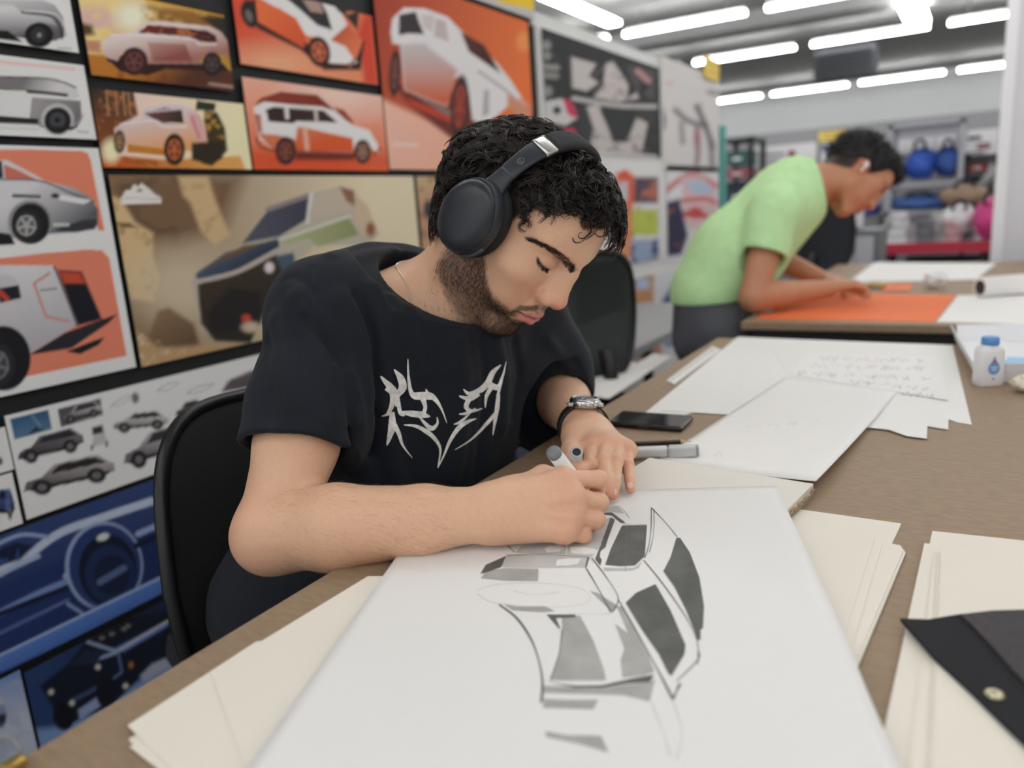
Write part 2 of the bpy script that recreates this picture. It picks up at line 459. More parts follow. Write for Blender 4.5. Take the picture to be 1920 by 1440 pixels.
# ================================================================== printed posters on the partition
class Paint:
    """flat print worked out on a grid of points; coordinates are tracing coordinates, t maps photo pixels to them"""
    def __init__(s, px, sc=1.0, ox=0.0, oy=0.0):
        s.P = (px - np.array([ox, oy])) * sc; s.c = np.zeros((len(px), 3)); s.soft = 1.5 * sc
    def _mix(s, w, rgb, rgb2=None, g=None):
        c = np.array(srgb(*rgb))
        if rgb2 is not None:
            a, b = np.array(g[0], float), np.array(g[1], float); t = np.clip((s.P - a) @ (b - a) / ((b - a) @ (b - a)), 0, 1)[:, None]
            c = c * (1 - t) + np.array(srgb(*rgb2)) * t
        w = w[:, None]; s.c = s.c * (1 - w) + c * w; return s
    def fill(s, rgb, rgb2=None, g=None): return s._mix(np.ones(len(s.P)), rgb, rgb2, g)
    def sd(s, pts):
        pts = np.asarray(pts, float); d = np.full(len(s.P), 1e9); ins = np.zeros(len(s.P), bool)
        for i in range(len(pts)):
            a = pts[i]; b = pts[(i + 1) % len(pts)]; e = b - a; w = s.P - a
            t = np.clip(w @ e / (e @ e + 1e-9), 0, 1); q = w - t[:, None] * e; d = np.minimum(d, (q * q).sum(1))
            c1 = (a[1] <= s.P[:, 1]) != (b[1] <= s.P[:, 1])
            if abs(e[1]) > 1e-9: ins ^= c1 & (s.P[:, 0] < a[0] + (s.P[:, 1] - a[1]) / e[1] * e[0])
        return np.where(ins, -1, 1) * np.sqrt(d)
    def poly(s, pts, rgb, rgb2=None, g=None, soft=None, a=1.0, curve=False):
        if curve: pts = spline(pts, 8 * len(pts), True)
        k = soft or s.soft; return s._mix(a * np.clip(0.5 - s.sd(pts) / (2 * k), 0, 1), rgb, rgb2, g)
    def ell(s, c, r, rgb, rgb2=None, g=None, soft=None, a=1.0, rot=0.0):
        q = s.P - np.array(c, float); co, si = math.cos(math.radians(rot)), math.sin(math.radians(rot))
        q = np.stack([q[:, 0] * co + q[:, 1] * si, -q[:, 0] * si + q[:, 1] * co], 1)
        d = (np.linalg.norm(q / np.array(r, float), axis=1) - 1) * min(r); k = soft or s.soft
        return s._mix(a * np.clip(0.5 - d / (2 * k), 0, 1), rgb, rgb2, g)
    def line(s, pts, w, rgb, a=1.0, soft=None, curve=True):
        pts = spline(pts, 8 * len(pts)) if curve and len(pts) > 2 else np.asarray(pts, float); d = np.full(len(s.P), 1e9)
        for i in range(len(pts) - 1):
            e = pts[i + 1] - pts[i]; q = s.P - pts[i]; t = np.clip(q @ e / (e @ e + 1e-9), 0, 1); q = q - t[:, None] * e; d = np.minimum(d, (q * q).sum(1))
        k = soft or s.soft; return s._mix(a * np.clip(0.5 - (np.sqrt(d) - w / 2) / (2 * k), 0, 1), rgb)
    def blotch(s, rgb, scale, a=0.5, lo=0.0, seed=1, poly=None, soft=None):
        n = noise3(np.c_[s.P / scale, np.zeros(len(s.P))], 1.0, seed) * 0.65 + noise3(np.c_[s.P / scale * 2.3, np.ones(len(s.P))], 1.0, seed + 1) * 0.35
        w = np.clip((n - lo) * 3, 0, 1) * a
        if poly is not None: w = w * np.clip(0.5 - s.sd(poly) / (2 * (soft or s.soft)), 0, 1)
        return s._mix(w, rgb)
    def wheel(s, c, r, tyre=(30, 30, 34), rim=(120, 118, 118), rot=0.0):
        s.ell(c, r, tyre, rot=rot); s.ell(c, (r[0] * 0.66, r[1] * 0.66), rim, rot=rot); s.ell(c, (r[0] * 0.55, r[1] * 0.55), tuple(int(v * 0.55) for v in rim), rot=rot)
        for k in range(5):
            q = 2 * math.pi * k / 5 + 0.3; co, si = math.cos(math.radians(rot)), math.sin(math.radians(rot)); ex, ey = math.cos(q) * r[0] * 0.6, math.sin(q) * r[1] * 0.6
            s.line([c, (c[0] + ex * co - ey * si, c[1] + ex * si + ey * co)], min(r) * 0.18, rim, curve=False)
        return s.ell(c, (r[0] * 0.16, r[1] * 0.16), rim)
M_print = mat('matt_print', (255, 255, 255), 0.75, attr='Col', spec=0.3)
def poster(name, label, tl, br, paint, sc=1.0, ox=0.0, oy=0.0, step=2.6, lift=0.0, rect=None, plane=None, group=None, thick=0.004):
    """rectangular board on the partition; tl and br are the corners as seen in the photograph"""
    if rect is None:
        a = onx(tl[0], tl[1], WALLX); b = onx(br[0], br[1], WALLX); y0, z1, y1, z0 = a[1], a[2], b[1], b[2]
    else: y0, y1, z0, z1 = rect
    pA = proj((WALLX, y0, (z0 + z1) / 2)); pB = proj((WALLX, y1, (z0 + z1) / 2)); pC = proj((WALLX, (y0 + y1) / 2, z0)); pD = proj((WALLX, (y0 + y1) / 2, z1))
    nu = int(np.clip(np.hypot(*(pA - pB)[:2]) / step, 6, 260)); nv = int(np.clip(np.hypot(*(pC - pD)[:2]) / step, 6, 260))
    Yg, Zg = np.meshgrid(np.linspace(y0, y1, nu + 1), np.linspace(z0, z1, nv + 1)); X = WALLX + thick + lift
    V = np.stack([np.full(Yg.size, X), Yg.ravel(), Zg.ravel()], 1)
    q = (V - CAM) @ CM.T; px = np.stack([960 + FPX * q[:, 0] / q[:, 2], 720 + FPX * q[:, 1] / q[:, 2]], 1)
    pt = Paint(px, sc, ox, oy); paint(pt)
    i = np.arange(nu * nv); r, c = i // nu, i % nu; k = r * (nu + 1) + c
    F = np.stack([k, k + 1, k + nu + 2, k + nu + 1], 1)
    t = thing(name, label, 'poster', (X, (y0 + y1) / 2, z0), group)
    fastmesh('printed_face', V, F, M_print, t, False, pt.c)
    box('backing_board', (X - thick / 2 - 0.0008, (y0 + y1) / 2, (z0 + z1) / 2), (thick - 0.001, y1 - y0, z1 - z0), M_black if lift == 0 else M_paper, t)
    return t
WHT = (238, 237, 236); ORA = (236, 138, 110); INK = (34, 34, 40)
Z1 = dict(sc=4.174, ox=0, oy=0); Z2 = dict(sc=3.2, ox=420, oy=0); Z3 = dict(sc=3.131, ox=0, oy=260); Z4 = dict(sc=3.0, ox=190, oy=320)
Z5 = dict(sc=4.0, ox=0, oy=680); Z6 = dict(sc=2.667, ox=0, oy=900); R1 = dict(sc=4.5, ox=980, oy=0); R2 = dict(sc=2.482, ox=1000, oy=280)

def p_roof(p):
    p.fill(WHT)
    p.poly([(-200, 0), (330, 0), (430, 40), (490, 130), (520, 280), (430, 320), (200, 300), (-200, 260)], (205, 203, 206), (96, 92, 98), ((100, 20), (150, 300)), soft=6)
    p.poly([(-200, 20), (100, 40), (190, 110), (400, 130), (440, 200), (300, 170), (200, 240), (100, 260), (-200, 250)], (225, 224, 226), (140, 136, 142), ((0, 80), (0, 240)), soft=10)
    p.line([(170, 95), (400, 130), (470, 210), (485, 300)], 14, (40, 40, 46)).line([(190, 85), (420, 105), (500, 200), (510, 280)], 8, (240, 240, 240))
    p.ell((305, 275), (112, 98), (18, 18, 22)).ell((300, 270), (60, 60), (48, 48, 54)).ell((308, 276), (18, 18), (150, 150, 150))
    p.poly([(-200, 225), (60, 240), (180, 330), (-200, 280)], (20, 20, 24), soft=5).line([(450, 375), (555, 382)], 10, (170, 170, 170))
def p_van(p):
    p.fill(WHT); p.line([(-50, 480), (580, 540)], 22, (244, 205, 200))
    p.poly([(-200, 600), (300, 610), (480, 640), (600, 690), (620, 760), (540, 780), (500, 740), (-200, 690)], (130, 124, 128), (220, 220, 220), ((200, 620), (420, 740)), soft=5)
    p.line([(-200, 598), (300, 610), (480, 640), (590, 685)], 12, (30, 30, 36)).line([(-200, 700), (270, 720), (520, 745)], 26, (28, 28, 32))
    p.poly([(-200, 690), (200, 710), (280, 800), (260, 910), (-200, 900)], (232, 232, 232), soft=4)
    p.poly([(250, 760), (630, 790), (640, 920), (560, 1000), (330, 1000), (230, 930)], (166, 160, 162), (120, 116, 120), ((300, 780), (600, 960)), soft=4)
    p.poly([(-200, 890), (300, 930), (300, 975), (-200, 955)], (36, 36, 40), soft=5)
    p.ell((450, 935), (128, 125), (200, 198, 198)).ell((452, 945), (105, 105), (26, 26, 30)).ell((450, 940), (62, 62), (70, 70, 76)).ell((448, 940), (22, 22), (20, 20, 24))
    p.poly([(310, 990), (580, 990), (640, 920), (660, 890), (600, 1000), (560, 1020)], (24, 24, 28)).line([(610, 1028), (690, 1035)], 10, (170, 170, 170)).line([(-50, 1000), (300, 1010)], 20, (222, 222, 222))
def p_silver(p):
    p.fill(WHT)
    p.poly([(-200, 60), (470, 70), (515, 85), (535, 130), (612, 540), (575, 540), (560, 380), (-200, 400)], ORA, soft=2)
    p.poly([(-200, 130), (40, 125), (180, 200), (270, 250), (440, 290), (540, 350), (575, 420), (575, 510), (470, 545), (290, 560), (-200, 620)], (222, 221, 224), (96, 94, 100), ((200, 260), (420, 540)), soft=4)
    p.poly([(-200, 150), (10, 130), (20, 230), (-200, 250)], (40, 44, 60)).poly([(20, 150), (120, 190), (220, 245), (30, 235)], (214, 120, 100), soft=4)
    p.line([(-200, 245), (30, 240), (240, 250), (420, 320), (545, 370)], 9, (66, 66, 74)).line([(80, 335), (230, 340)], 20, (90, 88, 94))
    p.poly([(330, 320), (440, 345), (540, 360), (490, 385), (350, 360)], (235, 235, 236)).ell((325, 335), (26, 14), (40, 40, 46))
    p.poly([(300, 540), (480, 480), (570, 470), (560, 530), (440, 550)], (56, 56, 64), soft=5).line([(320, 505), (400, 505)], 16, (214, 222, 210))
    p.poly([(-200, 520), (60, 560), (90, 620), (-200, 640)], (22, 24, 34), soft=4)
    p.ell((175, 490), (128, 128), (150, 148, 150)).ell((180, 498), (112, 120), (28, 28, 32)); p.wheel((155, 510), (86, 92), (40, 40, 44), (176, 174, 174))
    # lower picture
    p.poly([(-200, 720), (500, 650), (600, 655), (640, 700), (742, 1275), (130, 1400), (180, 1260), (-200, 1300)], ORA, soft=2)
    p.poly([(-200, 740), (310, 745), (460, 1085), (380, 1140), (180, 1260), (60, 1180), (-200, 1110)], (224, 222, 226), (188, 184, 190), ((100, 760), (240, 1200)), soft=3)
    p.poly([(340, 770), (480, 780), (600, 1060), (450, 1100)], (20, 22, 34), soft=8).poly([(350, 780), (470, 790), (500, 850), (380, 850)], (206, 78, 56), soft=8)
    p.line([(320, 755), (455, 1090)], 12, (90, 90, 98)).line([(290, 790), (200, 850), (270, 1045), (400, 1070)], 14, (214, 140, 124), curve=False).line([(240, 890), (330, 880)], 9, (120, 110, 112))
    p.poly([(-200, 800), (60, 800), (110, 840), (130, 935), (20, 960), (-200, 940)], (206, 204, 208)).poly([(-20, 880), (110, 860), (125, 935), (0, 965)], (30, 32, 44)).line([(0, 900), (40, 940)], 30, (200, 70, 50))
    p.poly([(170, 1270), (380, 1140), (600, 1060), (690, 1030), (640, 1080), (420, 1230)], (40, 40, 48), soft=4).poly([(390, 1250), (540, 1190), (615, 1165), (580, 1210), (470, 1265)], (24, 24, 30), soft=3)
    p.ell((20, 1290), (160, 190), (24, 24, 30)); p.wheel((-20, 1330), (110, 130), (40, 40, 46), (120, 118, 122))
def p_sunset(p):
    p.fill((250, 222, 150), (196, 150, 60), ((900, 0), (1700, 500)))
    p.blotch((232, 188, 190), 160, 0.8, -0.1, 3, [(560, 60), (1000, 60), (1000, 300), (600, 400)], 60).ell((1030, 130), (120, 110), (255, 250, 225), soft=60)
    p.blotch((150, 96, 40), 90, 0.9, -0.3, 5, [(1120, 40), (1780, 100), (1850, 560), (1700, 300), (1400, 200), (1120, 150)], 30).poly([(580, 160), (720, 200), (740, 270), (620, 290)], (92, 70, 40), soft=20).blotch((196, 120, 110), 60, .8, -.2, 4, [(620, 290), (780, 320), (820, 420), (640, 400)], 20)
    p.poly([(1560, 130), (1800, 130), (1830, 420), (1700, 240)], (50, 46, 40), soft=20)
    p.poly([(620, 420), (950, 440), (1850, 560), (1900, 770), (650, 650)], (196, 124, 46), (90, 50, 34), ((1100, 480), (1300, 740)), soft=10).blotch((120, 56, 40), 70, 0.6, 0, 8, [(700, 560), (1850, 580), (1880, 760), (700, 650)], 20)
    p.poly([(840, 460), (960, 430), (1200, 490), (1600, 500), (1750, 500), (1800, 560), (1300, 540), (1150, 590), (940, 560)], (50, 24, 26), soft=6)
    p.poly([(790, 330), (860, 280), (1040, 255), (1130, 170), (1260, 165), (1640, 205), (1730, 250), (1790, 330), (1800, 450), (1720, 420), (1600, 430), (1560, 500), (1160, 500), (1120, 400), (960, 400), (920, 480), (830, 450)], (236, 220, 216), (176, 120, 108), ((1200, 260), (1250, 500)), soft=3)
    p.poly([(1080, 255), (1160, 195), (1300, 205), (1620, 240), (1690, 280), (1700, 335), (1540, 320), (1480, 285)], (120, 44, 30), (70, 30, 34), ((1100, 220), (1650, 300)), soft=3).blotch((226, 130, 70), 50, .7, .1, 2, [(1090, 250), (1160, 200), (1600, 250), (1650, 300), (1480, 280)], 6)
    p.poly([(1150, 330), (1450, 345), (1510, 480), (1200, 480)], (196, 150, 140), (150, 84, 76), ((1200, 330), (1250, 480)), soft=8).line([(870, 275), (1100, 275), (1500, 310), (1560, 345), (1690, 345)], 12, (250, 242, 238))
    p.wheel((1050, 480), (105, 110), (64, 24, 28), (120, 70, 66)); p.wheel((1660, 500), (76, 92), (34, 24, 28), (90, 70, 74)); p.poly([(830, 450), (940, 490), (930, 510), (840, 480)], (40, 22, 24))
    p.poly([(1100, -60), (1800, -60), (1790, 110), (1500, 60), (1250, 0)], (44, 42, 36), soft=3).line([(1150, 0), (1500, 65), (1790, 125)], 26, (236, 172, 48), curve=False).line([(1620, 20), (1740, 50)], 22, (180, 178, 170), a=.8)
    p.line([(1640, 655), (1820, 680)], 20, (200, 170, 160), a=.8)
def p_rear(p):
    p.fill((250, 222, 208), (250, 240, 196), ((1100, 700), (1850, 900)))
    p.poly([(660, 640), (1040, 690), (1080, 900), (900, 1000), (900, 1340), (700, 1340)], (60, 50, 40), (150, 82, 30), ((800, 700), (850, 1200)), soft=10).blotch((196, 120, 70), 45, 0.7, 0.1, 9, [(780, 690), (1050, 700), (1080, 900), (880, 1020), (760, 1000)], 10)
    for x in (830, 900, 960, 1000): p.line([(x, 690), (x + 20, 900)], 16, (196, 150, 110), a=.7)
    p.poly([(760, 1200), (1300, 1250), (1880, 1220), (1950, 1400), (780, 1360)], (232, 170, 92), (206, 100, 34), ((1700, 1280), (1000, 1300)), soft=12).blotch((150, 70, 24), 60, .6, .1, 6, [(900, 1230), (1500, 1280), (1500, 1350), (900, 1340)], 10)
    p.ell((870, 1180), (70, 90), (255, 244, 200), soft=30)
    p.poly([(1600, 860), (1700, 880), (1760, 1000), (1780, 1180), (1700, 1260), (1660, 1300), (1580, 1280)], (70, 56, 30), soft=8).blotch((206, 160, 70), 40, .8, 0, 4, [(1600, 880), (1700, 890), (1760, 1100), (1620, 1040)], 8).poly([(1540, 785), (1690, 810), (1680, 870), (1530, 860)], (48, 56, 34), soft=4)
    p.poly([(890, 1020), (960, 960), (1100, 930), (1140, 850), (1300, 810), (1420, 820), (1540, 870), (1600, 960), (1630, 1120), (1560, 1190), (1450, 1180), (1300, 1200), (1000, 1190), (960, 1050), (900, 1060)], (232, 218, 220), (236, 170, 110), ((1150, 880), (1200, 1180)), soft=3)
    p.poly([(1120, 880), (1300, 840), (1420, 860), (1440, 960), (1270, 960), (1180, 920)], (120, 70, 70), (60, 50, 40), ((1150, 870), (1400, 950)), soft=3).line([(1110, 880), (1420, 850)], 16, (226, 210, 214)).line([(940, 975), (1200, 945), (1280, 990), (1460, 990)], 14, (246, 238, 240))
    p.poly([(1470, 880), (1560, 900), (1620, 1120), (1540, 1110)], (226, 180, 180), soft=6).line([(1500, 920), (1560, 1080)], 20, (222, 110, 110), a=.8).poly([(1000, 1130), (1300, 1170), (1300, 1220), (1000, 1190)], (206, 130, 40), soft=5)
    p.wheel((935, 1110), (45, 90), (60, 30, 18), (176, 140, 100)); p.wheel((1365, 1170), (82, 125), (34, 22, 16), (206, 110, 60)); p.poly([(1500, 1120), (1760, 1100), (1740, 1240), (1650, 1290), (1500, 1250)], (50, 40, 26), soft=10)
def p_orange_top(p):
    p.fill((228, 84, 58), (240, 150, 110), ((400, 0), (600, 480)))
    p.ell((300, 380), (260, 90), (246, 176, 140), soft=80).poly([(880, 0), (930, 520), (840, 500), (800, 200)], (220, 76, 54), soft=20)
    p.poly([(120, 0), (190, 0), (500, 260), (560, 330), (760, 400), (840, 260), (820, 420), (600, 420), (460, 300), (200, 170), (120, 60)], (60, 34, 30), soft=8)
    p.poly([(150, -30), (420, -30), (640, -30), (700, 60), (740, 150), (790, 300), (760, 385), (640, 360), (560, 230), (490, 210), (430, 110), (340, 60), (230, 0)], (240, 236, 236), soft=4)
    p.poly([(190, 0), (330, 50), (430, 110), (490, 220), (480, 290), (200, 130)], (240, 120, 70), (226, 90, 50), ((250, 40), (460, 280)), soft=4)
    p.poly([(350, -30), (560, -30), (620, 80), (650, 180), (560, 150), (460, 60)], (52, 50, 52), soft=4).poly([(470, 0), (570, 0), (600, 80), (520, 70)], (180, 150, 140), soft=6)
    p.poly([(620, -30), (760, -30), (810, 60), (800, 180), (740, 110), (680, 60)], (54, 44, 40), soft=5).line([(740, 80), (800, 60)], 20, (196, 120, 80))
    p.poly([(640, 240), (740, 150), (830, 240), (790, 370), (730, 280)], (206, 92, 62), (236, 130, 90), ((660, 200), (800, 330)), soft=5).line([(560, 330), (650, 370), (790, 370)], 18, (246, 240, 240))
    p.wheel((570, 310), (66, 92), (60, 30, 28), (222, 120, 80), -14); p.ell((150, 90), (44, 80), (40, 34, 36), rot=-20).ell((150, 95), (20, 40), (120, 110, 110), rot=-20).line([(840, 250), (800, 350), (720, 400)], 10, (34, 30, 32))
def p_orange_side(p):
    p.fill((246, 190, 168), (236, 106, 60), ((600, 450), (550, 1000))).ell((700, 560), (260, 120), (248, 212, 198), soft=90).ell((520, 960), (480, 60), (226, 84, 44), soft=40)
    p.poly([(180, 640), (220, 590), (340, 550), (560, 570), (640, 640), (780, 740), (700, 720), (600, 640), (220, 620)], (150, 64, 44), (120, 40, 28), ((300, 560), (700, 720)), soft=4)
    p.poly([(180, 640), (240, 610), (560, 640), (660, 660), (770, 750), (870, 780), (920, 860), (930, 920), (870, 880), (800, 860), (770, 920), (440, 910), (420, 830), (320, 830), (290, 900), (210, 830), (180, 700)], (240, 236, 236), soft=3)
    p.poly([(200, 800), (320, 810), (430, 840), (440, 760), (500, 770), (770, 830), (780, 915), (440, 910), (290, 900)], (220, 130, 96), (226, 96, 46), ((400, 770), (450, 910)), soft=6)
    p.poly([(250, 660), (300, 640), (600, 665), (680, 735), (440, 725), (410, 740), (270, 730)], (60, 40, 40), soft=3).line([(375, 655), (380, 705)], 24, (236, 230, 230)).line([(550, 668), (555, 720)], 22, (214, 196, 190)).line([(485, 770), (500, 900)], 30, (240, 190, 170), a=.8)
    p.poly([(660, 640), (720, 660), (780, 735), (730, 720)], (160, 66, 46), soft=5).poly([(180, 680), (220, 690), (230, 800), (200, 790)], (196, 120, 100), soft=5)
    p.poly([(430, 905), (790, 915), (780, 960), (430, 960)], (120, 44, 30), soft=10)
    p.wheel((370, 905), (62, 84), (42, 32, 34), (150, 80, 60)); p.wheel((832, 910), (50, 72), (54, 34, 34), (180, 130, 110)); p.line([(195, 830), (220, 880), (300, 905)], 9, (60, 30, 26)).line([(900, 930), (935, 890)], 8, (80, 44, 36))
def p_orange_big(p):
    p.fill((176, 72, 54), (240, 120, 60), ((950, 100), (1800, 400))).poly([(940, 590), (1500, 850), (1900, 1000), (1900, 1400), (980, 1300)], (248, 196, 176), (246, 180, 156), ((960, 650), (1500, 1000)), soft=20)
    p.poly([(990, 480), (1120, 640), (1400, 860), (1600, 760), (1550, 560), (1100, 520)], (120, 50, 40), soft=14).poly([(1100, 590), (1360, 690), (1370, 740), (1130, 640)], (200, 70, 46), soft=6).line([(1160, 560), (1350, 680)], 40, (140, 116, 112), curve=False)
    p.poly([(1000, 190), (1010, 110), (1080, 45), (1200, 50), (1340, 100), (1440, 200), (1640, 380), (1720, 480), (1820, 640), (1700, 640), (1570, 750), (1490, 720), (1470, 560), (1420, 460), (1360, 480), (1340, 640), (1080, 540), (1060, 270), (1010, 260)], (236, 232, 234), soft=4)
    p.poly([(1060, 270), (1200, 260), (1400, 420), (1340, 640), (1080, 540)], (206, 196, 196), (214, 100, 60), ((1200, 300), (1200, 600)), soft=14)
    p.poly([(1050, 90), (1150, 70), (1170, 130), (1200, 205), (1110, 200), (1050, 210)], (58, 56, 60), soft=4).poly([(1180, 90), (1260, 90), (1250, 190), (1200, 170)], (214, 204, 204)).poly([(1270, 110), (1330, 130), (1350, 250), (1260, 220)], (206, 190, 188)).poly([(1420, 190), (1560, 270), (1660, 440), (1600, 400), (1470, 310)], (96, 46, 38), (60, 34, 34), ((1440, 220), (1640, 420)), soft=5)
    p.line([(1530, 430), (1700, 550), (1820, 660)], 14, (180, 176, 180)).poly([(1700, 560), (1840, 660), (1820, 720), (1700, 650)], (220, 150, 120), soft=8).poly([(1560, 540), (1590, 540), (1590, 680), (1550, 700)], (186, 182, 186), soft=4).line([(1780, 600), (1840, 640)], 30, (236, 140, 110), a=.7)
    p.wheel((1415, 640), (52, 190), (64, 40, 38), (190, 80, 60), 4); p.wheel((1025, 440), (34, 140), (56, 30, 30), (140, 90, 84), 3).ell((1800, 250), (45, 60), (250, 170, 100), soft=14, a=.6)
    p.line([(1020, 865), (1160, 870)], 18, (252, 232, 226), a=.7)
def p_desert(p):
    p.fill((150, 122, 92), (236, 220, 190), ((300, 100), (1500, 200)))
    p.poly([(60, 20), (800, 20), (700, 300), (430, 420), (200, 400), (60, 150)], (128, 98, 72), soft=60).blotch((106, 80, 58), 120, .7, 0, 3, [(60, 30), (500, 30), (450, 400), (240, 350)], 40)
    p.poly([(430, 30), (600, 30), (640, 160), (720, 360), (640, 420), (560, 340), (500, 180), (460, 140)], (218, 186, 140), soft=14).blotch((150, 110, 76), 50, .5, .2, 7, [(430, 30), (640, 100), (700, 400), (560, 340)], 10)
    p.poly([(50, 140), (110, 160), (190, 290), (290, 350), (290, 480), (330, 600), (300, 740), (170, 720), (100, 480), (70, 300)], (222, 190, 142), soft=12).poly([(75, 290), (160, 295), (200, 320), (120, 320)], (110, 82, 58), soft=8).blotch((150, 110, 74), 45, .6, .1, 11, [(60, 160), (180, 290), (290, 360), (300, 720), (170, 700)], 8)
    p.ell((450, 650), (260, 200), (222, 204, 174), soft=120, a=.8).poly([(250, 960), (320, 790), (380, 770), (520, 860), (560, 1000), (300, 1000)], (142, 114, 84), (110, 86, 64), ((350, 800), (450, 980)), soft=14)
    p.poly([(200, 900), (330, 1000), (600, 980), (830, 960), (850, 1000), (250, 1120), (200, 1110)], (196, 160, 116), soft=16).blotch((236, 214, 180), 40, .7, .1, 5, [(200, 880), (420, 1010), (640, 960), (400, 1080), (200, 1110)], 10)
    p.poly([(510, 620), (540, 560), (780, 420), (940, 220), (1180, 130), (1350, 85), (1480, 200), (1560, 360), (1500, 420), (1200, 420), (900, 700), (860, 960), (640, 960), (560, 880), (530, 740)], (196, 188, 170), soft=6)
    p.poly([(540, 640), (980, 470), (1060, 560), (960, 700), (880, 880), (840, 970), (640, 960), (560, 860)], (62, 52, 38), (46, 42, 36), ((600, 620), (760, 940)), soft=8).poly([(590, 800), (720, 660), (900, 680), (900, 860), (620, 930)], (36, 34, 34), soft=16)
    p.poly([(530, 580), (700, 460), (1000, 380), (1000, 430), (760, 560), (540, 620)], (80, 96, 120), (50, 60, 76), ((700, 460), (760, 560)), soft=6).poly([(560, 560), (800, 420), (900, 410), (700, 500)], (120, 88, 50), soft=8).line([(520, 628), (760, 570), (990, 450)], 26, (196, 182, 176))
    p.poly([(790, 410), (940, 220), (1180, 140), (1180, 260), (1000, 370)], (86, 88, 104), (66, 66, 84), ((850, 300), (1150, 220)), soft=5).poly([(920, 210), (1180, 120), (1190, 145), (930, 235)], (150, 136, 140), soft=5).poly([(1190, 150), (1340, 100), (1400, 220), (1180, 270)], (206, 190, 172), soft=6).line([(1180, 130), (1160, 290)], 22, (226, 222, 218))
    p.poly([(1000, 400), (1390, 260), (1450, 360), (1220, 430), (1160, 380), (1060, 420)], (180, 184, 140), (150, 156, 106), ((1100, 380), (1400, 300)), soft=6).line([(1000, 390), (1400, 255)], 12, (230, 228, 214)).poly([(1340, 90), (1420, 110), (1440, 210), (1380, 170)], (150, 104, 84), soft=8).poly([(1430, 130), (1500, 200), (1560, 360), (1470, 360), (1420, 260)], (214, 190, 160), soft=10).ell((1515, 330), (26, 40), (150, 96, 66), soft=10)
    p.poly([(980, 480), (1080, 460), (1100, 560), (1020, 570)], (76, 96, 112), soft=8).ell((945, 545), (26, 30), (240, 226, 226), soft=8).ell((815, 830), (26, 22), (206, 76, 50), soft=8).ell((840, 880), (50, 30), (214, 190, 170), soft=12)
    p.poly([(110, 150), (140, 110), (165, 105), (185, 75), (205, 90), (225, 70), (260, 95), (300, 130), (340, 155), (340, 185), (115, 188)], (238, 234, 230), soft=2).poly([(195, 118), (215, 98), (240, 122)], (120, 96, 76), soft=2).line([(130, 155), (330, 160)], 5, (196, 186, 176))
def car(p, x, y, w, h, body=(150, 146, 150), dark=(40, 38, 42), flip=False, skew=0.0, roof=0.4, big=False):
    """one small side view sketch in tracing units"""
    f = (lambda u, v: (x + (w * (1 - u) if flip else w * u), y - h * v - skew * (w * u if not flip else w * (1 - u))))
    p.poly([f(0, .18), f(0.02, .5), f(.2, .6), f(.34, 1), f(.8, 1), f(.95, .6), f(1, .5), f(1, .2), f(.5, .12)], body, tuple(int(v * .6) for v in body), (f(.5, .9), f(.5, .15)), soft=3)
    p.poly([f(.3, .64), f(.38, .93), f(.78, .93), f(.9, .64)], dark, soft=2); p.poly([f(.02, .25), f(.98, .25), f(.9, .1), f(.1, .1)], dark, soft=3)
    for u in (.2, .8): p.ell(f(u, .18), (w * .105, h * .3), (32, 31, 35)); p.ell(f(u, .18), (w * .05, h * .14), (120, 118, 120))
def p_sheet(p):
    p.fill(WHT)
    p.poly([(70, 425), (365, 355), (390, 495), (110, 575)], (50, 92, 130), (96, 128, 160), ((150, 400), (180, 560)), soft=3).poly([(200, 545), (270, 480), (300, 500), (385, 495), (250, 530)], (36, 56, 70), soft=4).line([(240, 400), (300, 470)], 14, (150, 172, 190), a=.7)
    p.poly([(430, 350), (755, 265), (775, 390), (460, 480)], (92, 88, 92), soft=3); car(p, 470, 460, 290, 110, (196, 192, 194), (60, 58, 62), skew=.27)
    car(p, 135, 760, 490, 170, (120, 114, 120), (46, 44, 50), skew=.26); car(p, 180, 1000, 680, 190, (176, 168, 168), (44, 40, 42), skew=.22)
    p.poly([(690, 480), (770, 465), (785, 530), (810, 600), (690, 635), (700, 560)], (200, 198, 200), soft=3).poly([(690, 490), (765, 470), (775, 525), (695, 540)], (58, 56, 60)).line([(690, 625), (690, 650)], 16, INK).line([(800, 600), (800, 625)], 16, INK)
    car(p, 850, 520, 410, 130, (226, 224, 224), (66, 64, 66), skew=.1); car(p, 1320, 420, 200, 110, (120, 116, 120), (56, 54, 58), skew=.2); car(p, 930, 800, 560, 220, (196, 190, 196), (60, 56, 60), skew=.3)
    for (a, b, r) in [((830, 330), (1000, 240), 30), ((1180, 210), (1340, 150), 26), ((1400, 230), (1600, 160), 30)]:
        m = ((a[0] + b[0]) / 2, (a[1] + b[1]) / 2 - 20); p.line([a, m, b], 5, (176, 174, 176)); p.line([a, (m[0], m[1] + 45), b], 5, (190, 188, 190))
    p.ell((1015, 265), (28, 40), (120, 118, 120), soft=8)
    p.poly([(1580, 390), (1700, 140), (1880, 60), (2000, 60), (2000, 400)], (206, 202, 204), (110, 104, 106), ((1650, 300), (1850, 100)), soft=10).poly([(1660, 220), (1740, 120), (1900, 90), (1900, 200)], (96, 90, 92), soft=10).line([(1640, 240), (1900, 190)], 26, (236, 234, 236)).line([(1590, 330), (1900, 260)], 22, (110, 110, 130), a=.6)
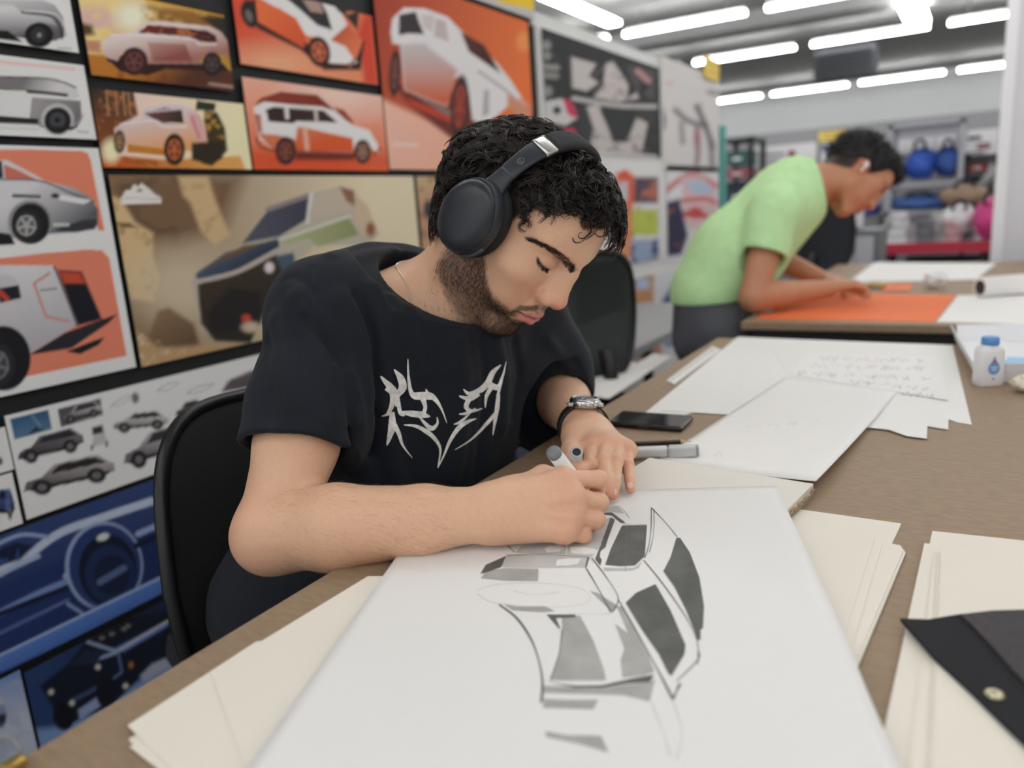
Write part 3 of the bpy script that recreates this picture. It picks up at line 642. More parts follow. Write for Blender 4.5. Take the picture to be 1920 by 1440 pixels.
def p_blue(p):
    p.fill((54, 74, 124), (24, 40, 84), ((300, 60), (500, 800)))
    p.poly([(-100, 560), (300, 400), (760, 230), (830, 480), (500, 700), (-100, 930)], (34, 52, 104), (26, 44, 92), ((200, 450), (600, 650)), soft=20)
    p.line([(-50, 480), (120, 390), (300, 265), (520, 185), (760, 105)], 40, (196, 206, 228)).line([(-50, 500), (60, 440), (190, 380)], 26, (170, 184, 216)).line([(-50, 340), (100, 275), (240, 285)], 20, (150, 168, 208)).poly([(-50, 370), (80, 310), (170, 330), (100, 400), (-50, 440)], (22, 32, 62), soft=8).blotch((60, 96, 170), 40, .7, .1, 2, [(-20, 360), (100, 320), (120, 380), (0, 420)], 8)
    p.line([(-50, 690), (190, 570), (380, 490)], 34, (120, 142, 196)).line([(-50, 690), (200, 590), (380, 520)], 26, (18, 26, 52)).line([(330, 480), (400, 480)], 30, (190, 196, 214), a=.8)
    p.ell((520, 430), (195, 222), (150, 168, 206)).ell((525, 432), (180, 208), (40, 58, 110)).ell((540, 450), (145, 178), (14, 22, 46)).ell((550, 470), (125, 145), (28, 46, 86), soft=8).ell((560, 475), (90, 100), (18, 30, 62), soft=8).line([(500, 510), (620, 440)], 34, (86, 104, 146), curve=False).ell((515, 285), (32, 18), (220, 220, 222), rot=-20)
    p.poly([(340, 610), (420, 650), (560, 620), (700, 540), (640, 640), (440, 700)], (30, 46, 96), soft=8).line([(340, 620), (410, 665)], 16, (140, 156, 200)).line([(690, 270), (780, 230)], 30, (150, 166, 210)).line([(680, 330), (790, 280)], 30, (20, 26, 50)).line([(-50, 790), (340, 600)], 16, (90, 108, 160))
    p.poly([(-100, 930), (800, 485), (860, 470), (860, 570), (840, 580), (-100, 1010)], (96, 134, 206), (70, 106, 176), ((300, 700), (350, 800)), soft=6).line([(-100, 925), (820, 480)], 12, (166, 186, 226), curve=False)
def p_jeep(p):
    p.fill((40, 62, 110), (22, 34, 70), ((200, 900), (700, 800))).poly([(150, 1250), (320, 1230), (900, 880), (900, 1000), (300, 1400), (150, 1400)], (128, 156, 206), soft=20)
    p.poly([(200, 1030), (340, 920), (430, 810), (640, 690), (860, 650), (900, 760), (860, 880), (700, 990), (560, 1130), (300, 1240), (260, 1130)], (16, 22, 40), soft=8).poly([(560, 850), (840, 700), (840, 730), (620, 860)], (96, 130, 196), soft=5).line([(580, 860), (840, 705)], 12, (196, 190, 186)).line([(440, 810), (590, 860), (470, 900)], 16, (150, 168, 206), curve=False).line([(590, 860), (610, 960), (570, 990)], 10, (96, 116, 170), curve=False)
    p.poly([(350, 920), (430, 850), (520, 860), (480, 920), (360, 930)], (30, 40, 66), soft=5).line([(370, 1100), (540, 1010)], 22, (60, 76, 116)).poly([(390, 1150), (500, 1075), (520, 1120), (400, 1200)], (150, 166, 206), soft=6).poly([(700, 980), (760, 920), (830, 890), (850, 930), (720, 1010)], (170, 176, 196), soft=8)
    p.ell((320, 1180), (52, 72), (12, 14, 26)).ell((530, 1060), (50, 80), (14, 18, 32))
    for c in [(255, 1060), (490, 935), (628, 1030), (360, 1115)]: p.ell(c, (14, 14), (206, 200, 190), soft=5)
    for c in [(620, 745), (640, 730), (560, 770), (510, 790)]: p.ell(c, (14, 9), (120, 120, 116), soft=5)
    p.ell((655, 925), (12, 16), (176, 104, 60), soft=5).ell((855, 790), (12, 16), (176, 104, 60), soft=5)
def p_pale(p):
    p.fill((120, 150, 206), (196, 204, 222), ((40, 980), (60, 1200))); p.ell((0, 1180), (34, 60), (50, 70, 120), soft=8).ell((10, 1195), (16, 16), (60, 40, 40), soft=5).ell((0, 1110), (16, 16), (220, 214, 210), soft=5).blotch((170, 180, 204), 60, .6, 0, 3)
def p_small(p):
    p.fill(WHT); car(p, -60, 1150, 170, 200, (70, 90, 150), (24, 30, 50)); p.line([(60, 960), (60, 1100)], 40, (110, 130, 180), a=.5)
def p_sliver(p): p.fill(WHT).ell((0, 740), (20, 30), (90, 88, 92), soft=8)
def p_tan(p): p.fill((206, 176, 140), (196, 150, 120), ((1770, 50), (1850, 200))).blotch((140, 110, 90), 50, .6, 0, 3).ell((1840, 215), (26, 50), (60, 66, 76), soft=8)
def p_upper(p): p.fill((200, 198, 194)).poly([(1650, -60), (1860, -60), (1860, 60), (1640, 10)], (246, 206, 40), soft=3)
def p_collage(p):
    p.fill((48, 50, 52))
    for c, r in [((200, 380), 40), ((205, 470), 36), ((205, 770), 46)]: p.ell(c, (r, r), (150, 150, 150), soft=14)
    p.line([(150, 560), (290, 570)], 50, (176, 174, 172), a=.7).line([(150, 630), (280, 640)], 60, (160, 158, 156), a=.7).blotch((130, 128, 128), 60, .6, .1, 3, [(260, 380), (420, 400), (420, 620), (290, 600)], 10)
    p.poly([(410, 480), (620, 540), (560, 640), (640, 700), (540, 770), (420, 740)], (206, 198, 196), soft=12).poly([(700, 540), (760, 520), (830, 620), (890, 720), (880, 840), (960, 780), (980, 830), (800, 860), (600, 820), (680, 720)], (210, 200, 198), soft=12).blotch((120, 112, 112), 50, .6, .1, 5, [(600, 520), (900, 650), (950, 860), (600, 830)], 10)
    p.poly([(880, 550), (1120, 600), (1110, 850), (960, 760), (900, 640)], (82, 78, 82), soft=10).line([(970, 600), (1060, 680)], 50, (206, 150, 150), a=.8).poly([(980, 690), (1080, 720), (1000, 800)], (40, 40, 44), soft=8)
    p.line([(430, 830), (800, 890), (1120, 900)], 40, (190, 186, 186)).poly([(150, 860), (330, 830), (430, 900), (460, 1000), (360, 1060), (150, 1010)], (210, 206, 206), soft=8).poly([(340, 840), (400, 840), (460, 960), (440, 1000), (380, 960)], (206, 60, 90), soft=8).ell((290, 930), (34, 34), (40, 40, 44), soft=8).poly([(330, 1090), (430, 1080), (470, 1160), (400, 1200)], (206, 60, 90), soft=10)
    p.poly([(470, 900), (540, 880), (600, 1050), (560, 1180), (480, 1230)], (60, 60, 62), soft=10).poly([(540, 900), (640, 880), (700, 1020), (760, 1200), (880, 1200), (960, 1000), (1060, 1020), (1000, 1300), (560, 1280), (600, 1080)], (204, 196, 194), soft=12).poly([(650, 930), (870, 960), (880, 1190), (770, 1170)], (50, 54, 56), soft=6).poly([(920, 910), (1120, 940), (1110, 1080), (960, 980)], (62, 62, 64), soft=8).blotch((110, 104, 104), 55, .7, .1, 9, [(560, 1040), (760, 1220), (1120, 1080), (1120, 1300), (560, 1280)], 12)
    p.poly([(150, 1240), (1130, 1310), (1140, 1500), (150, 1500)], (222, 216, 214), soft=10)
def p_robots(p):
    p.fill((226, 222, 220)); p.blotch((120, 116, 120), 60, .7, .1, 3, [(1420, 760), (1640, 760), (1640, 1000), (1420, 900)], 14)
    for pts, w, c in [([(1150, 880), (1190, 1000), (1180, 1080)], 40, (120, 110, 120)), ([(1290, 930), (1400, 1020), (1540, 1060)], 46, (110, 106, 112)), ([(1470, 900), (1540, 1060), (1600, 1240)], 50, (90, 86, 92)), ([(1340, 1040), (1350, 1200)], 44, (150, 146, 148)), ([(1470, 1080), (1480, 1260), (1470, 1380)], 40, (120, 100, 116)), ([(1590, 1200), (1600, 1420)], 50, (130, 126, 130))]: p.line(pts, w, c, a=.85, soft=16)
    p.ell((1470, 1170), (26, 70), (190, 90, 120), soft=20, a=.8).ell((1140, 1000), (20, 40), (190, 110, 130), soft=16, a=.7).ell((1240, 700), (30, 14), (230, 160, 170), soft=12, a=.7)
def p_comic(p):
    p.fill((232, 230, 232)); q = lambda x0, y0, x1, y1: [(x0, y0), (x1, y0), (x1, y1), (x0, y1)]
    p.poly(q(385, 120, 465, 500), (222, 130, 96), soft=6).poly([(390, 110), (430, 90), (470, 130), (480, 250), (400, 240)], (226, 96, 66), soft=8).poly([(400, 150), (440, 150), (440, 240), (400, 230)], (206, 206, 214), soft=8).poly(q(470, 130, 580, 250), (96, 76, 92), soft=6).blotch((200, 120, 90), 40, .8, .1, 3, q(470, 130, 580, 250), 6)
    p.poly(q(460, 280, 580, 400), (196, 206, 92), soft=6).blotch((60, 66, 50), 34, .9, .1, 5, q(460, 270, 585, 410), 6).poly(q(455, 420, 580, 530), (160, 176, 206), soft=6).blotch((56, 66, 100), 36, .9, 0, 7, q(455, 420, 585, 530), 6).poly(q(390, 300, 450, 510), (226, 150, 110), soft=8)
def p_bus(p):
    p.fill((234, 232, 236)); p.line([(620, 190), (700, 130), (760, 120), (850, 170)], 30, (214, 150, 150)).poly([(690, 130), (780, 125), (850, 190), (850, 300), (740, 380), (700, 330)], (230, 196, 200), soft=8)
    p.poly([(700, 150), (800, 150), (840, 200), (760, 210)], (186, 206, 230), soft=6).line([(690, 240), (800, 230), (850, 250)], 20, (214, 120, 116)).line([(700, 300), (800, 310)], 26, (206, 96, 90)).ell((755, 295), (36, 26), (206, 80, 76), soft=8).poly([(610, 250), (680, 230), (720, 400), (690, 490), (615, 500)], (52, 50, 80), soft=8).blotch((206, 120, 90), 40, .7, .1, 3, [(615, 260), (690, 240), (720, 420), (620, 480)], 8)
def p_lower(p):
    p.fill((226, 226, 232)); p.poly([(440, 590), (560, 580), (560, 720), (600, 950), (440, 990)], (206, 150, 110), soft=8).blotch((96, 66, 56), 44, .9, .1, 3, [(440, 590), (560, 580), (600, 950), (440, 980)], 8).poly([(480, 600), (540, 600), (540, 650), (480, 650)], (190, 206, 230), soft=8)
    p.poly([(590, 720), (640, 640), (700, 590), (720, 700), (720, 900), (620, 920), (590, 800)], (66, 84, 140), soft=10).ell((655, 870), (40, 40), (160, 180, 226), soft=10).ell((640, 770), (40, 50), (30, 38, 70), soft=12)
def p_darkpage(p):
    p.fill((200, 200, 204)); p.poly([(180, 500), (420, 470), (470, 1000), (220, 1060)], (46, 50, 48), soft=6)
    for k, c in enumerate([(176, 176, 172), (176, 120, 80), (176, 172, 168), (166, 112, 80), (140, 90, 60)]): p.line([(235 + 20 * k, 835 + 22 * k), (440, 742 + 30 * k)], 16, c, curve=False, a=.8)
    p.blotch((190, 110, 70), 30, .8, .1, 3, [(310, 960), (430, 940), (430, 1010), (320, 1040)], 8)
def p_blueback(p): p.fill((150, 160, 186)).blotch((40, 50, 84), 60, .9, -.1, 3).blotch((226, 226, 230), 60, .8, .2, 6)
PL = [
 ('poster', 'white poster of a silver car roof and rear wheel, topmost at the left edge', (-60, -40), (146, 100), p_roof, Z1),
 ('poster', 'white poster of a boxy silver van with pink stripe at the left edge', (-60, 96), (179, 262), p_van, Z1),
 ('poster', 'white board with two silver cars on salmon orange panels', (-60, 272), (252, 690), p_silver, Z3),
 ('poster', 'sunset poster of a pale off-roader facing left under golden trees', (140, -30), (437, 172), p_sunset, Z1),
 ('poster', 'autumn forest poster of a pale off-roader seen from behind', (166, 166), (470, 318), p_rear, Z1),
 ('poster', 'orange poster of a white off-roader tilting downwards', (428, -40), (707, 160), p_orange_top, Z2),
 ('poster', 'pale orange poster of a long roofed van with dark windows', (451, 144), (727, 321), p_orange_side, Z2),
 ('poster', 'tall orange red poster of a white wagon right behind his head', (693, -60), (1003, 322), p_orange_big, Z2),
 ('poster', 'desert poster of a green truck in dust with a white mountain logo', (203, 329), (774, 640), p_desert, Z4),
 ('poster', 'narrow tan poster strip beside the desert truck poster', (779, 331), (870, 640), p_tan, Z4),
 ('poster', 'white sheet crowded with small grey vehicle sketches behind the chair', (4, 790), (560, 850), p_sheet, Z5),
 ('poster', 'dark blue close-up poster of a round vehicle lamp', (-90, 1020), (420, 1010), p_blue, Z6),
 ('poster', 'dark navy poster of an open off-roader low by the table edge', (36, 1260), (470, 1180), p_jeep, Z6),
 ('poster', 'pale blue poster corner at the bottom left edge', (-80, 1300), (30, 1460), p_pale, Z6),
]
def wall_rect(px_left, px_right, top, bottom):
    """y range from two pixels, z range from two pixels (edges are level or upright in the room)"""
    return (onx(*px_left, WALLX)[1], onx(*px_right, WALLX)[1], onx(*bottom, WALLX)[2], onx(*top, WALLX)[2])
RECTS = {2: wall_rect((-60, 480), (252, 680), (0, 272), (252, 688)), 8: wall_rect((203, 340), (774, 345), (400, 329), (300, 680)), 9: wall_rect((779, 340), (900, 345), (800, 331), (300, 680)),
         10: wall_rect((8, 790), (600, 700), (100, 757), (40, 977)), 11: wall_rect((-140, 1000), (520, 900), (100, 966), (100, 1214)), 12: wall_rect((40, 1250), (560, 1100), (200, 1180), (70, 1440)),
         13: wall_rect((-120, 1300), (36, 1262), (20, 1262), (20, 1520))}
for i, (nm, lb, tl, br, fn, Z) in enumerate(PL): poster(nm, lb, tl, br, fn, rect=RECTS.get(i), lift=0.0, **Z)
poster('poster', 'small white poster of blue vehicles at the lower left edge', None, None, p_small, rect=wall_rect((-120, 900), (42, 985), (20, 885), (20, 988)), **Z5)
poster('poster', 'thin white poster corner just above the blue vehicles', None, None, p_sliver, rect=wall_rect((-120, 850), (18, 850), (5, 800), (8, 884)), **Z5)
poster('poster', 'grey notice with a yellow label at the top above the orange posters', None, None, p_upper, rect=wall_rect((840, 10), (1000, 20), (960, -30), (905, 4)), **Z2)
# right part of the partition: white mounting board with student pages
y5 = onx(1008, 200, WALLX)[1] + 0.01
tag(box('wall_white_panel', (WALLX + 0.002, (y5 + 5.26) / 2, 0.965), (0.014, 5.26 - y5, 1.93), mat('panel_white', (232, 230, 229), 0.8)), kind='structure')
for nm, lb, L_, Rr_, T_, B_, fn, Z in [
 ('poster', 'black and white collage page with red accents beside the orange poster', (1011, 120), (1232, 180), (1100, 84), (1100, 288), p_collage, R1),
 ('poster', 'white page of grey robot figures at the end of the wall', (1236, 180), (1343, 200), (1290, 126), (1290, 322), p_robots, R1),
 ('poster', 'comic page with orange and lime panels behind his hair', (1150, 400), (1240, 400), (1190, 318), (1200, 492), p_comic, R2),
 ('poster', 'page with a red and white bus drawing near the wall end', (1246, 400), (1343, 400), (1290, 312), (1290, 480), p_bus, R2),
 ('poster', 'brown and blue picture page low on the white panel', (1172, 600), (1340, 560), (1240, 508), (1240, 668), p_lower, R2),
 ('poster', 'dark page with rows of orange printed lines behind the spare chair', (1064, 600), (1168, 560), (1120, 490), (1120, 700), p_darkpage, R2),
 ('poster', 'blue and white photo page low on the wall by the left elbow', (900, 820), (1060, 820), (980, 735), (980, 905), p_blueback, dict(sc=1.0, ox=0, oy=0))]:
    poster(nm, lb, None, None, fn, rect=wall_rect(L_, Rr_, T_, B_), lift=0.012, **Z)
notice('notice_sign', WALLX + 0.03, onx(1325, 118, WALLX)[1], 2.02, 0.30, 0.12, 'small yellow notice on top of the far wall end', ax='x')
# ================================================================== tables, chairs
M_hard = mat('brown_hardboard', (152, 129, 104), 0.62, noise=0.12, nscale=170, bump=0.12, bscale=400, stretch=(0.3, 1.0, 1.0))
def table(label, x0, x1, y0, y1, legs):
    t = thing('drafting_table', label, 'table', ((x0 + x1) / 2, (y0 + y1) / 2, 0))
    box('table_top', ((x0 + x1) / 2, (y0 + y1) / 2, TT - 0.011), (x1 - x0, y1 - y0, 0.022), M_hard, t, bevel=0.002)
    i = 0.03
    for yy in (y0 + i, y1 - i): box('frame_rail', ((x0 + x1) / 2, yy, TT - 0.050), (x1 - x0 - 2 * i, 0.03, 0.055), M_dark, t)
    for xx in (x0 + i, x1 - i): box('frame_rail', (xx, (y0 + y1) / 2, TT - 0.050), (0.03, y1 - y0 - 2 * i - 0.03, 0.055), M_dark, t)
    for (xx, yy) in legs: box('leg', (xx, yy, (TT - 0.0775) / 2), (0.05, 0.05, TT - 0.0775), M_dark, t)
    for yy in sorted(set(l[1] for l in legs)): box('cross_bar', ((x0 + x1) / 2, yy, 0.25), (x1 - x0 - 0.16, 0.03, 0.03), M_dark, t)
    return t
table('brown hardboard drafting table in front carrying the car drawing', -0.552, 0.72, -0.45, 1.930, [(-0.50, -0.38), (0.66, -0.38), (-0.50, 1.87), (0.66, 1.87)])
table('brown hardboard drafting table behind with the orange sheet', -0.560, 1.30, 2.190, 3.95, [(-0.50, 2.25), (1.24, 2.25), (-0.50, 3.89), (1.24, 3.89)])
# office chair of the seated man: black mesh back
M_mesh = mat('chair_mesh', (20, 21, 24), 0.75, noise=0.35, nscale=700, bump=0.8, bscale=700)
M_plastic = mat('black_plastic', (20, 20, 22), 0.4)
def chair_back_outline(k, outline, depth):
    return outline
def office_chair(label, loc, fw, seat_z, mesh_mat, back_c, w, h, seat=True, lean=0.12, e=0.52):
    """swivel chair; back_c is the middle of the back rest, fw the direction the sitter faces"""
    fw = unit(fw); rt = unit(np.cross(fw, (0, 0, 1))); up = unit(np.array([0, 0, 1.0]) - fw * lean)
    base = np.array([loc[0], loc[1], 0.0])
    t = thing('office_chair', label, 'chair', base)
    # rounded back, curved round the sitter
    n, m = 28, 16; V = []; 
    def surf(u, v, off):   # u across -1..1, v up -1..1
        k = 0.055 * u * u
        return np.asarray(back_c) + rt * (u * w / 2) + up * (v * h / 2) + fw * (k - 0.03 * v * v + off)
    def outline(q):
        c, s = math.cos(q), math.sin(q)
        x = math.copysign(abs(c) ** e, c); y = math.copysign(abs(s) ** e, s)
        return x * (1.0 - 0.12 * max(0, y) - 0.04 * max(0, -y)), y
    R = 12; K = 56; F = []
    for off in (0.0, -0.012):
        for i in range(R + 1):
            for k in range(K):
                x, y = outline(2 * math.pi * k / K); V.append(surf(x * i / R * 0.985, y * i / R * 0.985, off))
    def idx(side, i, k): return side * (R + 1) * K + i * K + k % K
    for side in (0, 1):
        for i in range(R):
            for k in range(K):
                f = (idx(side, i, k), idx(side, i, k + 1), idx(side, i + 1, k + 1), idx(side, i + 1, k)); F.append(f if side == 0 else f[::-1])
    for k in range(K): F.append((idx(0, R, k), idx(0, R, k + 1), idx(1, R, k + 1), idx(1, R, k)))
    mesh('back_mesh', V, F, mesh_mat, t, True)
    rim = [surf(*outline(2 * math.pi * k / 72), -0.006) for k in range(72)]
    MB().tube(rim, 0.0105, 8, closed=True).build('back_frame', M_plastic, t, True)
    sp = [surf(0, -0.55, -0.03), surf(0, -1.0, -0.05), np.array([loc[0], loc[1], seat_z - 0.06]) - fw * 0.16, np.array([loc[0], loc[1], seat_z - 0.07])]
    MB().tube(spline(sp, 20), 0.022, 10).build('back_stem', M_plastic, t, True)
    MB().box((loc[0], loc[1], seat_z - 0.025), (0.47, 0.46, 0.07), [rt, fw, (0, 0, 1)], 0.03).build('seat', mat('seat_cloth', (24, 25, 28), 0.9), t, True)
    MB().lathe((loc[0], loc[1], 0.10), (0, 0, 1), [(0.03, 0), (0.03, 0.22), (0.018, 0.22), (0.018, seat_z - 0.16)], 16).build('gas_post', M_plastic, t, True)
    for k in range(5):
        q = 2 * math.pi * k / 5 + 0.3; d = np.array([math.cos(q), math.sin(q), 0])
        MB().tube([base + (0, 0, 0.11), base + d * 0.30 + np.array([0, 0, 0.075])], [0.022, 0.014], 8).build('base_leg', M_plastic, t)
        MB().lathe(base + d * 0.30 + np.array([0, 0, 0.03]) - np.cross(d, (0, 0, 1)) * 0.018, np.cross(d, (0, 0, 1)), [(0.012, 0), (0.03, 0.004), (0.03, 0.032), (0.012, 0.036)], 14).build('caster', M_plastic, t, True)
    return t
cb = U(542, 1008, 1.135)
office_chair('black mesh office chair under the seated man', (-0.80, 0.80), (0.93, -0.36, 0), 0.62, M_mesh, cb, 0.36, 0.42, lean=0.16)
# spare chair close to the wall
M_mesh2 = mat('spare_chair_mesh', (44, 52, 50), 0.8, noise=0.3, nscale=500, alpha=0.80)
sc_ = U(1126, 592, 2.28)
office_chair('dark green-grey mesh chair standing empty against the poster wall', (sc_[0] - 0.13, sc_[1] + 0.14), (-0.70, 0.70, 0), 0.58, M_mesh2, (sc_[0], sc_[1], sc_[2]), 0.25, 0.37, lean=0.08, e=0.78)
# low side shelf along the wall with white sheets
t = thing('side_shelf', 'low grey shelf along the poster wall beyond the table', 'shelf', (-1.20, 2.6, 0))
box('shelf_board', (-1.22, 2.95, 0.735), (0.44, 1.5, 0.03), mat('shelf_grey', (170, 172, 174), 0.6), t)
for yy in (2.25, 3.65):
    for xx in (-1.40, -1.04): box('leg', (xx, yy, 0.36), (0.04, 0.04, 0.72), M_dark, t)
# ================================================================== sheets on the tables
def sheet(name, label, px, z, material, thick=0.0006, cat='paper', group=None, zfun=None, sub=1, ragged=None):
    """flat sheet with thickness; px are its corners in the photograph at height z; zfun bends it"""
    P = [onz(x, y, z) for x, y in px]
    return sheet3(name, label, P, z, material, thick, cat, group, zfun, sub)
def sheet3(name, label, P, z, material, thick=0.0006, cat='paper', group=None, zfun=None, sub=1):
    P = [np.array([p[0], p[1], z]) for p in P]
    if zfun is None:
        b = [p for p in P]; o = MB().hexa(b, [p + np.array([0, 0, thick]) for p in P]).build(name, material)
    else:       # quad only: grid with bent height
        n = sub; V = []; F = []
        a, b, c, d = P[:4]
        for lay in (0, 1):
            for i in range(n + 1):
                for j in range(n + 1):
                    u, v = i / n, j / n; q = a * (1 - u) * (1 - v) + b * u * (1 - v) + c * u * v + d * (1 - u) * v
                    V.append((q[0], q[1], zfun(q[0], q[1], u, v) + lay * thick))
        N = (n + 1) ** 2; g = lambda L, i, j: L * N + i * (n + 1) + j
        for i in range(n):
            for j in range(n):
                F.append((g(1, i, j), g(1, i + 1, j), g(1, i + 1, j + 1), g(1, i, j + 1))); F.append((g(0, i, j + 1), g(0, i + 1, j + 1), g(0, i + 1, j), g(0, i, j)))
            for (i0, j0, i1, j1) in ((i, 0, i + 1, 0), (i + 1, n, i, n), (0, i + 1, 0, i), (n, i, n, i + 1)): F.append((g(0, i0, j0), g(0, i1, j1), g(1, i1, j1), g(1, i0, j0)))
        o = mesh(name, V, F, material, None, True)
    recenter(o); tag(o, label, cat, group); return o
M_cream = mat('cream_paper', (240, 234, 222), 0.85, noise=0.006, nscale=10)
M_draw = mat('drawing_paper', (240, 239, 237), 0.8)
M_trace = mat('tracing_paper', (246, 246, 243), 0.6, alpha=0.94)
M_pad = mat('pad_paper', (234, 230, 221), 0.85, noise=0.006, nscale=10)
# cream stack at the left, below the drawing
ly = [((395, 1262), (690, 1082), (980, 1080), (900, 1500), (480, 1500)), ((240, 1362), (480, 1205), (900, 1140), (900, 1520), (400, 1520)), ((244, 1402), (500, 1240), (900, 1180), (900, 1540), (420, 1540)), ((242, 1388), (470, 1230), (880, 1170), (900, 1530), (380, 1530))]
for k, q in enumerate([ly[3], ly[2], ly[1], ly[0]]):
    sheet('paper_sheet', ['lowest cream sheet of the stack at the left table edge', 'second cream sheet from below in the left stack', 'third cream sheet from below with its corner pointing left', 'top cream sheet of the left stack with a long slanted edge'][k], q, TT + 0.0003 + 0.0012 * k, M_cream, 0.0010, group='cream sheets in the left stack')
# thick pad with a torn side
ZP = 0.9155
pa, pb = onz(1218, 858, ZP), onz(1525, 907, ZP); dv = unit(onz(1440, 1010, ZP) - pb); dv = unit(np.array([dv[0], dv[1], 0])); ev = unit(np.array([(pa - pb)[0], (pa - pb)[1], 0])); dv = unit(dv - ev * np.dot(dv, ev))
pd = pa + dv * 0.30; pc_ = pb + dv * 0.30
pad = thing('sketch_pad', 'thick off-white sketch pad lying under the car drawing', 'pad', (*(pa + pb + pc_ + pd)[:2] / 4, TT))
MB().prism([np.array([p[0], p[1], TT + 0.0045]) for p in (pa, pb, pc_, pd)], (0, 0, ZP - TT - 0.0057)).build('page_block', mat('pad_block', (214, 206, 192), 0.9, noise=0.10, nscale=300, stretch=(1, 1, 12)), pad)
MB().prism([np.array([p[0], p[1], ZP - 0.0011]) for p in (pa, pb, pc_, pd)], (0, 0, 0.0011)).build('cover_sheet', M_pad, pad)
MB().prism([np.array([p[0], p[1], TT + 0.0002]) for p in (pa - ev * 0.002, pb - ev * 0.001, pc_, pd)], (0, 0, 0.0042)).build('back_board', mat('grey_board', (150, 138, 122), 0.9), pad)
# torn flecks of glue on the spine
fl = MB()
for k in range(26):
    u = rng.uniform(0.02, 0.45); q = pb * (1 - u) + pc_ * u; fl.box((q[0] - ev[0] * 0.0015, q[1] - ev[1] * 0.0015, TT + 0.006 + 0.005 * rng.random()), (0.003, 0.006 * rng.uniform(.5, 1.5), 0.0012), [ev, dv, (0, 0, 1)])
tag(fl.build('glue_flecks', mat('torn_fibre', (176, 150, 120), 0.9), pad), kind='stuff')
# right stacks of cream sheets
r1 = [((1490, 955), (1690, 983), (1560, 1260), (1400, 1300), (1330, 1100)), ((1484, 985), (1688, 1024), (1698, 1038), (1604, 1262), (1350, 1330), (1300, 1100)), ((1480, 985), (1684, 1030), (1694, 1034), (1600, 1252), (1350, 1330), (1300, 1100)),
      ((1478, 988), (1655, 1020), (1590, 1240), (1350, 1330), (1300, 1100)), ((1476, 990), (1640, 1010), (1572, 1230), (1350, 1330), (1300, 1100))]
for k, q in enumerate(r1):
    sheet('paper_sheet', ['lowest cream sheet of the stack right of the drawing', 'second cream sheet from below right of the drawing', 'third cream sheet from below right of the drawing', 'fourth cream sheet from below right of the drawing', 'top cream sheet of the stack right of the drawing'][k], q, TT + 0.0003 + 0.0013 * k, M_cream, 0.0010, group='cream sheets right of the drawing')
r2 = [((1748, 997), (2060, 1030), (2100, 1500), (1640, 1500)), ((1733, 1020), (2050, 1060), (2100, 1520), (1625, 1520)), ((1752, 1032), (2050, 1070), (2100, 1540), (1690, 1540)), ((1758, 1034), (2050, 1075), (2100, 1540), (1735, 1540)), ((1764, 1036), (2050, 1080), (2100, 1540), (1742, 1540))]
for k, q in enumerate(r2):
    sheet('paper_sheet', ['lowest cream sheet of the far right stack, its top corner showing', 'second cream sheet from below in the far right stack', 'third cream sheet from below in the far right stack', 'fourth cream sheet from below in the far right stack', 'top cream sheet of the far right stack under the felt case'][k], q, TT + 0.0003 + 0.0013 * k, M_cream, 0.0010, group='cream sheets in the far right stack')
# the drawing itself: a thin sheet over pad and stacks
ZD = 0.9172
d0, d1, d2, d3 = onz(815, 930, ZD), onz(1455, 911, ZD), onz(1745, 1560, 0.9095), onz(365, 1580, 0.9095)
def draw_z(x, y, u=0, v=0):
    # rests on the pad near the hands, sinks to the cream stacks nearer to the viewer
    q = np.array([x, y]); e = np.dot(q - pd[:2], -dv[:2]); t = np.clip((e + 0.10) / 0.12, 0, 1); t = t * t * (3 - 2 * t)
    return 0.9092 + (ZD - 0.9092) * t
DRAW = sheet3('drawing_sheet', 'large white sheet with a grey marker drawing of a car', [d0, d1, d2, d3], ZD, M_draw, 0.0004, 'drawing', zfun=draw_z, sub=40)
def on_draw(px, py, up=0.0):
    p = onz(px, py, ZD)
    for _ in range(4): p = onz(px, py, draw_z(p[0], p[1]) + 0.0004 + up)
    return p
